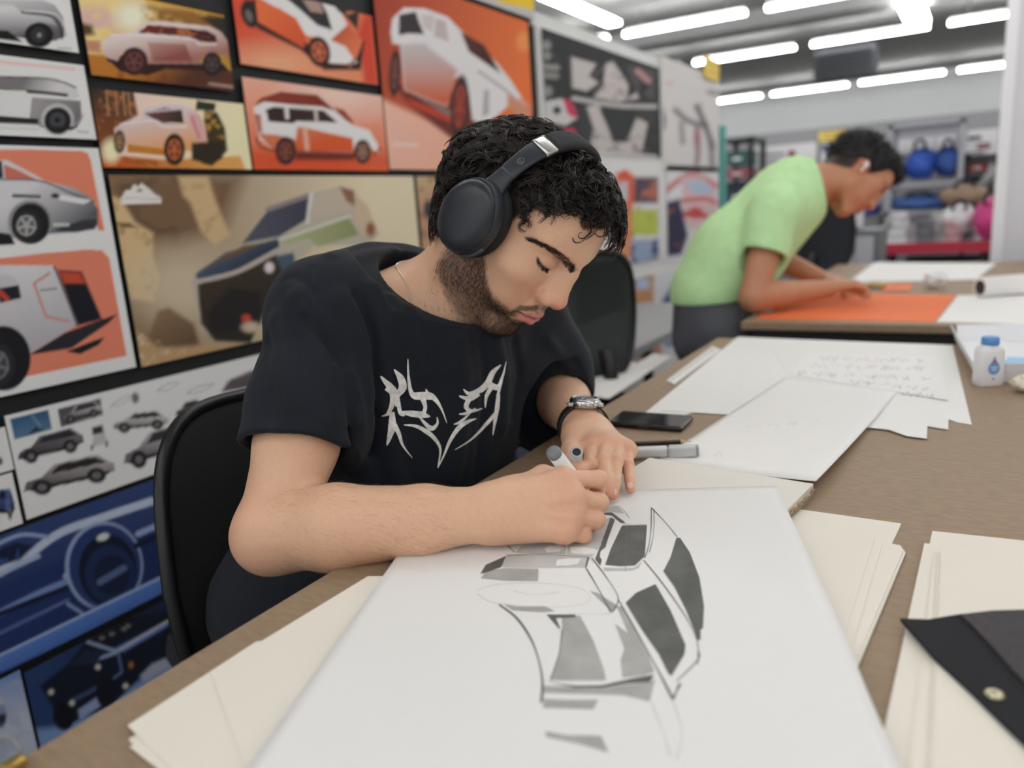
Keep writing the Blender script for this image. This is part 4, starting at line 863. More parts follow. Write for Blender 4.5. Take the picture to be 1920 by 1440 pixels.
# ================================================================== the marker drawing: flat ink on the sheet
def ink(name, rgb, polys=(), lines=(), up=0.00012, alpha=1.0, rough=0.7, streak=0.0):
    mb = MB()
    for kk, pl in enumerate(polys):
        P = np.array(pl, float); P = np.concatenate([[P[i] * .93 + P[i - 1] * .07, P[i] * .98 + (P[i - 1] + P[(i + 1) % len(P)]) * .01, P[i] * .93 + P[(i + 1) % len(P)] * .07] for i in range(len(P))])
        pts = [on_draw(x, y, up + kk * 0.000008) for x, y in P]; n = len(pts); c = sum(pts) / n
        bm = bmesh.new(); vs = [bm.verts.new(p) for p in pts]
        try: f = bm.faces.new(vs)
        except ValueError: bm.free(); continue
        f.normal_update()
        if f.normal.z < 0: f.normal_flip()
        bmesh.ops.triangulate(bm, faces=bm.faces[:]); bm.verts.index_update()
        mb.add([v.co[:] for v in bm.verts], [[v.index for v in q.verts] for q in bm.faces]); bm.free()
    for (ln, w0, w1) in lines:
        P = spline(ln, 10 * len(ln)) if len(ln) > 2 else np.array([np.array(ln[0]) * (1 - t) + np.array(ln[1]) * t for t in np.linspace(0, 1, 12)])
        pts = np.array([on_draw(x, y, up + 0.00005) for x, y in P]); n = len(pts); T = np.gradient(pts, axis=0); N = np.stack([-T[:, 1], T[:, 0], 0 * T[:, 0]], 1); N /= np.linalg.norm(N, axis=1, keepdims=True) + 1e-9
        w = np.linspace(w0, w1, n) * (0.8 + 0.25 * np.sin(np.linspace(0, 9, n)))
        V = np.concatenate([pts + N * w[:, None] / 2, pts - N * w[:, None] / 2]); mb.add(V, [(i, n + i, n + i + 1, i + 1) for i in range(n - 1)])
    m = mat('ink_' + name, rgb, rough, noise=streak, nscale=35, stretch=(1, 1, 1), alpha=alpha)
    return tag(mb.build(name, m, DRAW), kind='stuff')
k_ = 540 / 1495.0
def S(*pts): return [(860 + x * k_, 920 + y * k_) for x, y in pts]
DK = [S((708, 355), (735, 390), (775, 250), (812, 150), (788, 138), (760, 220)), S((738, 115), (795, 112), (866, 165), (842, 168), (795, 128), (745, 124)),
      S((112, 432), (140, 385), (246, 338), (222, 395), (150, 422)), S((760, 385), (790, 300), (848, 180), (978, 178), (966, 340), (915, 388), (840, 392)),
      S((866, 582), (920, 530), (1022, 484), (1100, 620), (1178, 800), (1172, 850), (1104, 962), (1088, 948), (1040, 850), (950, 720)),
      S((1062, 418), (1100, 345), (1130, 245), (1150, 245), (1200, 320), (1250, 450), (1274, 600), (1268, 715), (1256, 720), (1255, 775), (1236, 775), (1225, 730), (1180, 620), (1120, 500)),
      S((455, 642), (607, 643), (606, 658), (505, 662), (530, 720), (520, 715), (478, 668)), S((455, 992), (600, 1012), (740, 1010), (900, 975), (1014, 955), (992, 995), (880, 1000), (740, 1022), (600, 1022)),
      S((668, 345), (680, 346), (664, 398), (656, 398))]
MD = [S((440, 1012), (600, 1022), (740, 1022), (990, 998), (1020, 975), (992, 1095), (860, 1062), (700, 1056), (440, 1050)), S((535, 655), (630, 648), (700, 780), (755, 930), (765, 985), (600, 985), (475, 985), (520, 840), (538, 730)),
      S((820, 600), (850, 600), (900, 700), (985, 850), (1015, 940), (960, 960), (850, 970), (840, 880), (860, 820), (810, 690), (880, 740)), S((235, 590), (300, 600), (450, 600), (500, 625), (440, 632), (280, 622)),
      S((115, 455), (140, 415), (250, 402), (415, 405), (412, 470), (250, 468)), S((440, 1080), (560, 1085), (725, 1085), (700, 1135), (560, 1130), (438, 1128)), S((450, 1248), (560, 1268), (740, 1272), (778, 1360), (640, 1318), (455, 1278)),
      S((680, 520), (720, 530), (830, 600), (800, 632))]
LT = [S((246, 335), (450, 333), (676, 346), (658, 400), (450, 402), (225, 398)), S((560, 330), (570, 270), (610, 205), (700, 160), (786, 140), (770, 200), (735, 290), (692, 344)),
      S((290, 322), (330, 285), (420, 272), (556, 272), (556, 330), (430, 330)), S((750, 398), (840, 402), (910, 400), (952, 368), (935, 402), (900, 416), (755, 418)), S((735, 85), (830, 80), (860, 120), (800, 110), (745, 112))]
ink('marker_light_tone', (200, 199, 196), polys=LT, up=0.00010, streak=0.10)
ink('marker_mid_tone', (176, 175, 171), polys=MD, up=0.00018, streak=0.14)
ink('marker_dark_tone', (96, 97, 94), polys=DK, up=0.00026, streak=0.22)
W = 0.0009
ink('pencil_lines', (112, 110, 110), lines=[(S((210, 590), (300, 660), (370, 760), (410, 860), (432, 960), (435, 1040), (428, 1100)), 2.6 * W, 2.2 * W), (S((1000, 88), (998, 200), (985, 290), (965, 350)), 1.2 * W, W), (S((1000, 88), (1070, 160), (1135, 240)), 1.6 * W, W),
    (S((1014, 95), (1012, 220), (990, 320)), W, 0.7 * W), (S((960, 360), (1050, 470), (1150, 610), (1225, 740), (1245, 830), (1240, 880), (1130, 990)), 1.6 * W, W), (S((690, 348), (760, 440), (828, 555), (795, 632)), 1.6 * W, 1.2 * W), (S((660, 400), (720, 500), (790, 630)), 1.6 * W, 1.8 * W),
    (S((828, 565), (900, 690), (990, 850), (1060, 980), (1110, 1080)), 1.4 * W, 2.2 * W), (S((1150, 1000), (1110, 1085)), 2.2 * W, 2 * W), (S((538, 720), (520, 850), (475, 985)), 1.3 * W, W), (S((248, 334), (450, 330), (680, 345)), 1.5 * W, W), (S((255, 285), (290, 320)), 1.6 * W, W),
    (S((866, 420), (870, 180)), 0.5 * W, 0.4 * W), (S((850, 172), (985, 175)), 0.7 * W, 0.6 * W), (S((735, 84), (830, 80), (885, 140)), 0.8 * W, 0.5 * W), (S((1245, 830), (1240, 900)), 1.2 * W, W)], up=0.0003)
ink('faint_construction_lines', (206, 205, 204), lines=[(S((90, 520), (180, 490), (380, 478), (600, 500), (680, 545), (640, 590), (430, 605), (180, 580), (95, 535)), W, W), (S((280, 520), (400, 540), (530, 525)), W, W), (S((1000, 1100), (1060, 1250), (1100, 1380)), W, W), (S((1110, 1090), (1160, 1250), (1130, 1400)), W, 0.8 * W), (S((560, 640), (790, 640)), W, W)], up=0.00005)
# ================================================================== sheets further back
Zt = TT + 0.0004
T1 = [((1383, 632), (1786, 648), (1822, 797), (1793, 792), (1760, 780), (1660, 772), (1420, 782), (1300, 774), (1262, 784), (1208, 776)), ((1376, 640), (1780, 656), (1778, 806), (1742, 800), (1690, 790), (1500, 786), (1240, 770)), ((1450, 650), (1744, 660), (1738, 823), (1700, 818), (1666, 806), (1628, 802), (1520, 795))]
TL_ = ['large curling tracing sheet, lowest of the pile by the powder bottle', 'middle tracing sheet of the pile with a torn lower edge', 'top tracing sheet of the pile with a ragged lower corner']
for k, q in enumerate(T1): sheet('tracing_sheet', TL_[k], q, Zt + 0.0010 * k, M_trace, 0.0007, group='tracing sheets at the far end of the table')
th = sheet('thumbnail_sheet', 'white sheet with rows of faint small pencil thumbnails', ((1511, 662), (1762, 668), (1776, 751), (1485, 703)), Zt + 0.0032, M_paper, 0.0006)
def scribbles(name, rows, parent, z, seed, rgb, w=0.0011, up=0.0):
    r = np.random.default_rng(seed); mb = MB()
    for (x0, y0, x1, y1, n) in rows:
        for k in range(n):
            t = k / n + r.uniform(-0.02, 0.02); cx, cy = x0 + (x1 - x0) * t, y0 + (y1 - y0) * t
            L = r.uniform(12, 30); pts = [onz(cx + L * u + r.uniform(-2, 2), cy + r.uniform(-5, 5), z) for u in np.linspace(0, 1, 7)]
            pts = spline(pts, 24); T = np.gradient(pts, axis=0); N = np.stack([-T[:, 1], T[:, 0], 0 * T[:, 0]], 1); N /= np.linalg.norm(N, axis=1, keepdims=True) + 1e-9; n_ = len(pts)
            mb.add(np.concatenate([pts + N * w / 2, pts - N * w / 2]), [(i, n_ + i, n_ + i + 1, i + 1) for i in range(n_ - 1)])
    return tag(mb.build(name, mat('ink_' + name, rgb, 0.8), parent), kind='stuff')
scribbles('pencil_thumbnails', [(1530, 672, 1740, 676, 9), (1515, 686, 1740, 692, 10), (1500, 700, 1750, 712, 9), (1590, 716, 1756, 734, 6), (1690, 738, 1750, 744, 4)], th, Zt + 0.00395, 5, (186, 186, 190))
ws = sheet3('paper_sheet', 'plain white sheet overlapping the pad, one corner lifting', [onz(1472, 708, TT + .0045), onz(1684, 733, TT + .0045), onz(1530, 902, TT + .0175), onz(1236, 862, TT + .003)], TT, M_paper, 0.0006, zfun=lambda x, y, u, v: TT + 0.0046 - 0.0012 * v * (1 - u) + 0.0125 * u * u * v * v, sub=20)
scribbles('faint_pencil_marks', [(1400, 800, 1560, 790, 4), (1340, 852, 1500, 868, 4)], ws, TT + 0.0062, 8, (214, 214, 214), 0.0008)
st = thing('steel_ruler', 'white flat ruler near the far left table corner', 'ruler', (*onz(1300, 688, TT)[:2], TT))
MB().prism([onz(x, y, TT + 0.0004) for x, y in ((1250, 715), (1264, 722), (1352, 657), (1336, 650))], (0, 0, 0.002)).build('ruler_blade', mat('ruler_white', (232, 232, 230), 0.5), st)
rt_ = MB(); a, b = onz(1252, 714, TT + 0.0026), onz(1337, 651, TT + 0.0026); e_ = unit(b - a); f_ = np.array([e_[1], -e_[0], 0])
for k in range(40): q = a + (b - a) * (k + .5) / 40; rt_.box(q + f_ * (0.004 if k % 5 else 0.006), (0.0008, 0.006 if k % 5 else 0.010, 0.0002), [e_, f_, (0, 0, 1)])
tag(rt_.build('ruler_ticks', mat('ruler_ink', (90, 90, 92), 0.7), st), kind='stuff')
# second table
sheet('coloured_sheet', 'large bright orange sheet on the rear table', ((1418, 598), (1752, 604), (1792, 554), (1466, 548)), TT + 0.0004, mat('orange_paper', (242, 120, 62), 0.75, noise=0.02, nscale=8), 0.0008)
sheet('paper_sheet', 'long white sheet right of the orange sheet on the rear table', ((1756, 604), (2080, 612), (2060, 548), (1796, 554)), TT + 0.0004, M_paper, 0.0008)
sheet('paper_sheet', 'broad white sheet at the back of the rear table', ((1590, 530), (1830, 524), (1868, 494), (1640, 492)), TT + 0.0004, M_paper, 0.0010)
sheet('coloured_sheet', 'small orange scrap beside the bending man\'s hands', ((1650, 546), (1706, 546), (1712, 532), (1662, 532)), TT + 0.0024, mat('orange_scrap', (238, 130, 84), 0.75), 0.0008)
sheet('paper_sheet', 'small white scrap at the corner of the rear table', ((1414, 585), (1446, 586), (1452, 572), (1424, 570)), TT + 0.0016, M_paper, 0.0006)
for k, (q, lb) in enumerate([(((1100, 742), (1142, 748), (1262, 668), (1224, 664)), 'white printed sheets lying on the low shelf by the wall'), (((1096, 720), (1128, 742), (1210, 692), (1180, 676)), 'second white sheet on the low shelf nearer the seated man')]):
    sheet('paper_sheet', lb, q, 0.7505 + 0.0015 * k, M_paper, 0.0012)
# ================================================================== the seated man: head frame
HR = np.array([[-0.1874, 0.6730, 0.7152], [-0.9610, -0.2770, 0.0075], [0.2036, -0.6866, 0.6990]])   # columns: his right, forward, up
_u, _s, _v = np.linalg.svd(HR); HR = _u @ _v
_a = math.radians(4); HR = HR @ np.array([[math.cos(_a), -math.sin(_a), 0], [math.sin(_a), math.cos(_a), 0], [0, 0, 1]])
HO = U(1055, 577, 0.966) - HR @ np.array([0, 0.1215, -0.0055])
def HL(p): return HO + HR @ np.asarray(p, float)          # head-local -> world
def HI(P): return (np.asarray(P, float) - HO) @ HR        # world -> head-local

LID_C, LID_R = np.array([0.0305, 0.0735, 0.0330]), np.array([0.0188, 0.0162, 0.0138])
def LASH(x, out=1.0):
    """the edge of the lowered upper lid, from the inner to the outer corner"""
    P = []
    for t in np.linspace(0, 1, 13):
        a = math.radians(-76 + 154 * t); b = math.radians(-34 - 20 * math.sin(math.pi * min(t * 1.0, 1)) ** 0.8 + 30 * t)
        p = LID_C + LID_R * out * np.array([math.cos(b) * math.sin(a), math.cos(b) * math.cos(a), math.sin(b)])
        P.append((x * p[0], p[1], p[2]))
    return P
def head_sdf():
    s = Sdf()
    s.ell((0, -0.020, 0.046), (0.074, 0.098, 0.084), 0.0)
    s.ell((0, 0.041, 0.066), (0.062, 0.057, 0.055), 0.03)              # forehead
    s.ell((0, 0.036, -0.008), (0.060, 0.054, 0.066), 0.035)            # mid face
    s.ell((0, -0.01, -0.02), (0.062, 0.06, 0.05), 0.03)
    for x in (-1, 1):
        s.cone((x * 0.056, 0.006, -0.022), (x * 0.051, 0.002, -0.062), 0.014, 0.014, 0.03)
        s.cone((x * 0.051, 0.004, -0.062), (x * 0.018, 0.062, -0.090), 0.015, 0.013, 0.028)   # jaw
        s.ell((x * 0.049, 0.054, 0.002), (0.019, 0.024, 0.014), 0.03)      # cheekbone
        s.cone((x * 0.011, 0.0868, 0.0500), (x * 0.044, 0.070, 0.0525), 0.0100, 0.008, 0.016)  # brow ridge
        s.ell((x * 0.033, 0.056, -0.034), (0.020, 0.024, 0.024), 0.03)       # cheek
    s.ell((0, 0.0700, -0.086), (0.020, 0.0155, 0.0155), 0.022)               # chin
    s.ell((0, 0.070, -0.044), (0.030, 0.027, 0.026), 0.022)               # muzzle
    for x in (-1, 1):
        s.ell((x * 0.031, 0.094, 0.0345), (0.017, 0.0120, 0.0100), 0.013, mode='-')    # socket
        s.ell((x * 0.0125, 0.0985, 0.033), (0.004, 0.007, 0.009), 0.010, mode='-')      # beside the bridge
    # nose
    s.cone((0, 0.0900, 0.048), (0, 0.1005, 0.032), 0.0085, 0.0066, 0.012)
    s.cone((0, 0.1005, 0.032), (0, 0.1090, 0.000), 0.0066, 0.0092, 0.008)
    s.ell((0, 0.1110, -0.0055), (0.0112, 0.0105, 0.0102), 0.007)
    s.cone((0, 0.110, -0.011), (0, 0.098, -0.019), 0.0052, 0.005, 0.006)
    for x in (-1, 1):
        s.cone((x * 0.0055, 0.0930, 0.026), (x * 0.0095, 0.0985, -0.001), 0.0075, 0.0095, 0.010)     # side of the nose
        s.ell((x * 0.0138, 0.1000, -0.0105), (0.0072, 0.0112, 0.0088), 0.009)
        s.cone((x * 0.0175, 0.0945, -0.0075), (x * 0.0185, 0.089, -0.013), 0.0035, 0.003, 0.006)
        s.ell((x * 0.0070, 0.105, -0.0190), (0.0036, 0.0062, 0.0042), 0.003, mode='-')   # nostril
        s.ridge([(x * 0.0215, 0.096, -0.003), (x * 0.0230, 0.091, -0.013)], 0.0026, -0.0022)     # alar crease
        s.ridge([(x * 0.020, 0.094, -0.017), (x * 0.030, 0.086, -0.036)], 0.004, -0.0010)     # nasolabial fold
    # upper lids cover most of the eye because he looks down
    for x in (-1, 1):
        s.ell(LID_C * np.array([x, 1, 1]), LID_R, 0.003)
        s.ridge([(x * 0.015, 0.0870, 0.0370), (x * 0.022, 0.0880, 0.0425), (x * 0.034, 0.0840, 0.0445), (x * 0.046, 0.0735, 0.0400)], 0.0016, -0.0020)  # lid crease
        s.ridge(LASH(x), 0.0012, -0.0016)
        s.ridge([(x * 0.016, 0.0850, 0.0210), (x * 0.026, 0.0830, 0.0165), (x * 0.038, 0.0785, 0.0175)], 0.0030, -0.0012)                          # tear trough
        s.ridge([(x * 0.019, 0.0845, 0.0240), (x * 0.026, 0.0845, 0.0200), (x * 0.037, 0.0800, 0.0205), (x * 0.046, 0.073, 0.0265)], 0.0020, 0.0016)    # lower lid
    # mouth
    for x in (-1, 1):
        s.chain([(x * 0.0255, 0.0855, -0.0468), (x * 0.016, 0.0945, -0.0432), (x * 0.006, 0.0992, -0.0408), (0, 0.0992, -0.0416)],
                [0.0022, 0.0042, 0.0050, 0.0050], 0.003)
        s.chain([(x * 0.0245, 0.0855, -0.0485), (x * 0.014, 0.0945, -0.0517), (0, 0.0977, -0.0530)], [0.0024, 0.0052, 0.0062], 0.003)
        s.ridge([(x * 0.027, 0.088, -0.0472), (x * 0.014, 0.0985, -0.0462), (0.0, 0.1035, -0.0470)], 0.0014, -0.0028)
    s.ridge([(-0.013, 0.093, -0.0625), (0, 0.097, -0.064), (0.013, 0.093, -0.0625)], 0.004, -0.0022)   # under the lower lip
    s.ridge([(0, 0.099, -0.024), (0, 0.102, -0.034)], 0.0022, -0.0010)                             # philtrum
    return s
def smooth01(a, b, x):
    t = np.clip((x - a) / (b - a), 0, 1); return t * t * (3 - 2 * t)
def beard_mask(L):
    """0..1 on head-local points"""
    x = np.abs(L[:, 0]); y = L[:, 1]; z = L[:, 2]
    # upper limit of the cheek beard falls from the sideburn to the mouth corner
    zc = np.interp(y, [-0.02, 0.012, 0.030, 0.045, 0.062, 0.078, 0.088, 0.2], [0.06, 0.035, -0.012, -0.034, -0.046, -0.050, -0.052, -0.056])
    m = smooth01(0.010, -0.006, z - zc)
    m *= smooth01(-0.03, -0.005, y)                       # not behind the ear
    m *= ~((x < 0.029) & (y > 0.076) & (z > -0.062))      # lips zone
    zj = np.interp(y, [-0.03, 0.0, 0.03, 0.06, 0.09], [-0.062, -0.078, -0.094, -0.108, -0.112])
    m *= 1 - 0.80 * smooth01(0.0, 0.014, zj - z) - 0.2 * smooth01(0.02, 0.05, zj - z)
    mo = smooth01(0.0058, 0.0025, np.abs(z - (-0.0315 - 0.35 * np.maximum(x - 0.008, 0)))) * (x < 0.031) * (y > 0.07)   # moustache
    mo *= 0.35 + 0.65 * smooth01(0.001, 0.006, x)
    conn = smooth01(0.006, 0.002, np.abs(x - 0.0285)) * (z < -0.038) * (z > -0.062) * (y > 0.07)
    soul = smooth01(0.009, 0.003, x) * smooth01(0.004, 0.0, np.abs(z + 0.0625)) * (y > 0.08)
    return np.clip(np.maximum.reduce([m, mo, conn * 0.8, soul * 0.9]), 0, 1)
def skin_color(L, P):
    base = np.array(srgb(226, 181, 149)); n = len(L)
    c = np.tile(base, (n, 1))
    ax = np.abs(L[:, 0])
    def blend(w, rgb):
        nonlocal c
        w = np.clip(w, 0, 1)[:, None]; c = c * (1 - w) + np.array(srgb(*rgb)) * w
    inh = (np.linalg.norm(L, axis=1) < 0.17)
    g = lambda p, r: np.exp(-(((L - np.array(p)) / r) ** 2).sum(1))
    red = g((0, 0.115, -0.008), (0.014, 0.02, 0.014)) + 0.5 * g((0.035, 0.07, -0.012), (0.022, 0.03, 0.02)) + 0.5 * g((-0.035, 0.07, -0.012), (0.022, 0.03, 0.02))
    blend(0.70 * red * inh, (220, 132, 112))
    lid = g((0.0315, 0.078, 0.036), (0.017, 0.02, 0.009)) + g((-0.0315, 0.078, 0.036), (0.017, 0.02, 0.009))
    blend(0.35 * lid * inh, (186, 130, 108))
    for x in (-1, 1):
        c0 = spline(LASH(x), 30); dl = np.full(n, 1.0)
        for q in c0: dl = np.minimum(dl, ((L - q) ** 2).sum(1))
        blend(0.95 * np.exp(-dl / 0.0017 ** 2) * inh, (30, 20, 18))
    # lips
    xz = np.interp(ax, [0, 0.006, 0.016, 0.026], [-0.0372, -0.0362, -0.0395, -0.0462])
    xl = np.interp(ax, [0, 0.014, 0.026], [-0.0592, -0.0570, -0.0485])
    lip = smooth01(0.0012, -0.0008, L[:, 2] - xz) * smooth01(-0.0012, 0.0008, L[:, 2] - xl) * (ax < 0.0265) * (L[:, 1] > 0.08)
    blend(0.85 * lip * inh, (205, 122, 118))
    seam = np.exp(-((L[:, 2] + 0.0466 - 0.02 * ax) / 0.0010) ** 2) * (ax < 0.026) * (L[:, 1] > 0.085)
    blend(0.8 * seam * inh, (110, 55, 52))
    blend(0.66 * beard_mask(L) * inh, (74, 56, 49))
    scalp = smooth01(0.0, 0.02, L[:, 2] - hairline(L)) * inh
    blend(0.97 * scalp, (24, 19, 18))
    return c
def hairline(L):
    """height above which hair grows, as a function of where round the head a point sits"""
    a = np.degrees(np.arctan2(np.abs(L[:, 0]), L[:, 1]))     # 0 in front, 180 behind
    return np.interp(a, [0, 25, 45, 56, 64, 70, 80, 100, 125, 180], [0.101, 0.099, 0.093, 0.074, 0.046, 0.024, 0.004, -0.01, -0.035, -0.055])
def strand_mesh(lines, r0, r1, seg=3):
    """lines: (N, n, 3); thin tapering tubes"""
    N, n, _ = lines.shape
    t = np.gradient(lines, axis=1); t /= np.linalg.norm(t, axis=2, keepdims=True) + 1e-9
    ref = np.array([0.31, 0.22, 0.92]); a = np.cross(t, ref); a /= np.linalg.norm(a, axis=2, keepdims=True) + 1e-9; b = np.cross(t, a)
    w = np.linspace(0, 1, n); r = (r0 + (r1 - r0) * w ** 1.5) if np.isscalar(r0) else r0[:, None] * (1 - w ** 2 * (1 - r1))
    r = np.broadcast_to(r, (N, n))
    V = np.stack([lines + r[..., None] * (math.cos(2 * math.pi * k / seg) * a + math.sin(2 * math.pi * k / seg) * b) for k in range(seg)], 2)
    idx = np.arange(N * n * seg).reshape(N, n, seg)
    F = np.stack([np.stack([idx[:, :-1, k], idx[:, :-1, (k + 1) % seg], idx[:, 1:, (k + 1) % seg], idx[:, 1:, k]], -1) for k in range(seg)], 2)
    return V.reshape(-1, 3), F.reshape(-1, 4)
def hair_on(sdf, roots_local, dirs_local, length, curl=0.0, n=5, lift=0.3, jitter=0.25, r=0.00016, snapit=3):
    """short hairs growing from the skin near roots_local along dirs_local (head-local)"""
    P = HO + roots_local @ HR.T
    if snapit:
        P1 = snap(sdf, P, snapit); k = np.linalg.norm(P1 - P, axis=1) < 0.0095; P = P1[k]; dirs_local = dirs_local[k]
        length = length if np.isscalar(length) else np.asarray(length)[k]
    N = sdf_grad(sdf, P)
    D = dirs_local @ HR.T + jitter * rng.normal(size=P.shape)
    D -= (D * N).sum(1, keepdims=True) * N; D /= np.linalg.norm(D, axis=1, keepdims=True) + 1e-9
    D = D + lift * N; D /= np.linalg.norm(D, axis=1, keepdims=True)
    S = np.cross(N, D); ph = rng.uniform(0, 6.28, len(P)); L = np.asarray(length) * rng.uniform(0.7, 1.25, len(P))
    t = np.linspace(0, 1, n)
    lines = P[:, None] - 0.0006 * N[:, None] + D[:, None] * (t[None, :, None] * L[:, None, None])
    lines += curl * S[:, None] * (np.sin(ph[:, None] + 4.0 * t) * t)[..., None] * L[:, None, None]
    lines -= 0.18 * N[:, None] * (t ** 2)[None, :, None] * L[:, None, None] * (lift > 0.3)
    return strand_mesh(lines, r, r * 0.35)
V_H = 0.0018
def face_hair(sdf, V, parent):
    Lv = HI(V); sdf = Sdf().merge(head_sdf(), HR, HO)
    near = (np.linalg.norm(Lv, axis=1) < 0.17)
    m = beard_mask(Lv) * near; idx = np.nonzero(rng.random(len(V)) < m * 0.75 * (V_H / 0.0018) ** 2)[0]
    roots = Lv[idx] + rng.normal(scale=0.0004, size=(len(idx), 3))
    d = np.stack([0.1 * np.sign(roots[:, 0]), 0.45 - 4 * np.maximum(roots[:, 1] - 0.05, 0), -1.0 + 0 * roots[:, 0]], 1)
    hm = mat('facial_hair', (46, 34, 29), 0.6)
    ln = np.where((roots[:, 2] > -0.040) & (roots[:, 1] > 0.07), 0.0050, 0.0082)
    Vb, Fb = hair_on(sdf, roots, d, ln, curl=0.35, lift=0.45, jitter=0.35, r=0.00015, snapit=0)
    fastmesh('beard', Vb, Fb, hm, parent)
    B = []
    bp = np.array([(992, 452), (1003, 455), (1014, 460), (1026, 465), (1037, 471), (1046, 477), (1055, 485), (1063, 494), (1070, 504), (1073, 512)], float); bw = np.array([1.5, 3.5, 4.5, 5.5, 6, 6.5, 7, 7.5, 7, 4.5])
    tn = np.gradient(bp, axis=0); tn /= np.linalg.norm(tn, axis=1, keepdims=True); nr = np.stack([tn[:, 1], -tn[:, 0]], 1); N = 900; t = rng.random(N) ** 0.9; f = t * (len(bp) - 1)
    it = lambda A: np.stack([np.interp(f, np.arange(len(bp)), A[:, c]) for c in range(A.shape[1])], 1)
    off = rng.uniform(-1, 1, N); P0 = it(bp) + it(nr) * (off * np.interp(f, np.arange(len(bp)), bw))[:, None]
    Hh = first_hits(sdf, [tuple(q) for q in P0], 0.86, 1.06, 110); Hh = Hh + (CAM - Hh) * 0.0014; ok = ~np.isnan(Hh[:, 0]); ok[ok] = HI(Hh[ok])[:, 0] > 0.0065; R0_ = HI(Hh[ok]); t = t[ok]; off = off[ok]
    dd = np.stack([0.25 + 1.0 * (1 - t), -0.5 * (1 - t), np.where(off > 0, 0.15, 0.7) + 0.8 * np.clip(t - 0.6, 0, 1) - 0.35 * (1 - t)], 1)
    for x in (-1, 1):
        B.append(hair_on(sdf, R0_ * np.array([x, 1, 1]), dd * np.array([x, 1, 1]), 0.0072, curl=0.12, lift=0.26, jitter=0.18, r=0.00013, snapit=0))
    for Vb, Fb in B: fastmesh('eyebrow', Vb, Fb, hm, parent)
    B = []
    for x in (-1, 1):      # upper lashes hang over the lower lid
        c = spline(LASH(x), 60); N = 240; t = rng.random(N); r = c[(t * (len(c) - 1)).astype(int)] + rng.normal(scale=0.00025, size=(N, 3))
        nn = (r - LID_C * np.array([x, 1, 1])) / LID_R ** 2; nn /= np.linalg.norm(nn, axis=1, keepdims=True)
        dd = nn * 0.75 + np.stack([x * 0.25 * (t - 0.3), 0 * t, -0.75 + 0 * t], 1) + rng.normal(scale=0.08, size=(N, 3))
        dd /= np.linalg.norm(dd, axis=1, keepdims=True); s_ = np.linspace(0, 1, 5)
        ll = r[:, None] - 0.0004 * nn[:, None] + dd[:, None] * (s_[None, :, None] * 0.0055 * rng.uniform(0.6, 1.1, N)[:, None, None]) + np.array([0, 0.0012, 0.0008]) * (s_ ** 2)[None, :, None]
        B.append(strand_mesh(HO + ll @ HR.T, 0.00022, 0.00007))
    for Vb, Fb in B: fastmesh('eyelashes', Vb, Fb, mat('lash_hair', (16, 12, 11), 0.5), parent)
# ================================================================== the seated man: body, arms and hands (one continuous surface)
PAPER_Z = 0.9185
SR = np.array([-0.690, 0.705, 1.125]); SLF = np.array([-0.595, 1.025, 1.085])       # shoulder joints
ELR = U(513, 1000, 0.848); WRR = U(925, 962, 0.79)                      # right elbow, wrist
ELL = np.array([-0.600, 1.130, 0.945]); WRL = np.array([-0.447, 0.914, 0.957])        # left elbow, wrist
NECK_T = HL((0, -0.030, -0.045)); NECK_B = np.array([-0.650, 0.868, 1.125])
RT = unit((-0.31, -0.95, 0.06)); FW = unit(np.cross(RT, (0.24, 0.06, 0.97))); FW = FW if FW[0] > 0 else -FW; UPB = unit(np.cross(RT, FW)); UPB = UPB if UPB[2] > 0 else -UPB
TAX = np.array([RT, FW, UPB])
HAND_R = dict(mcp=[U(1056, 899, 0.793), U(1074, 931, 0.780), U(1072, 967, 0.776), U(1058, 997, 0.772)],
    fingers=[[U(1122, 899, 0.800), U(1120, 922, 0.828), U(1106, 936, 0.846)],
             [U(1123, 942, 0.792), U(1116, 956, 0.820), U(1100, 958, 0.836)],
             [U(1118, 975, 0.786), U(1104, 986, 0.808), U(1090, 985, 0.822)],
             [U(1094, 1003, 0.780), U(1088, 1006, 0.798), U(1072, 1003, 0.806)]],
    thumb=[U(962, 930, 0.806), U(1018, 893, 0.826), U(1068, 897, 0.855), U(1100, 915, 0.862)])
HAND_L = dict(mcp=[U(1112, 838, 0.958), U(1137, 834, 0.955), U(1159, 836, 0.962), U(1176, 845, 0.972)],
    fingers=[[U(1106, 872, 0.912), U(1089, 880, 0.900), U(1078, 868, 0.905)],
             [U(1131, 865, 0.915), U(1138, 900, 0.886), U(1141, 925, 0.874)],
             [U(1155, 866, 0.920), U(1153, 903, 0.892), U(1150, 928, 0.880)],
             [U(1177, 873, 0.934), U(1181, 900, 0.910), U(1182, 917, 0.898)]],
    thumb=[U(1080, 818, 1.000), U(1070, 846, 0.958), U(1072, 862, 0.925), U(1080, 868, 0.915)])
NAILS = []
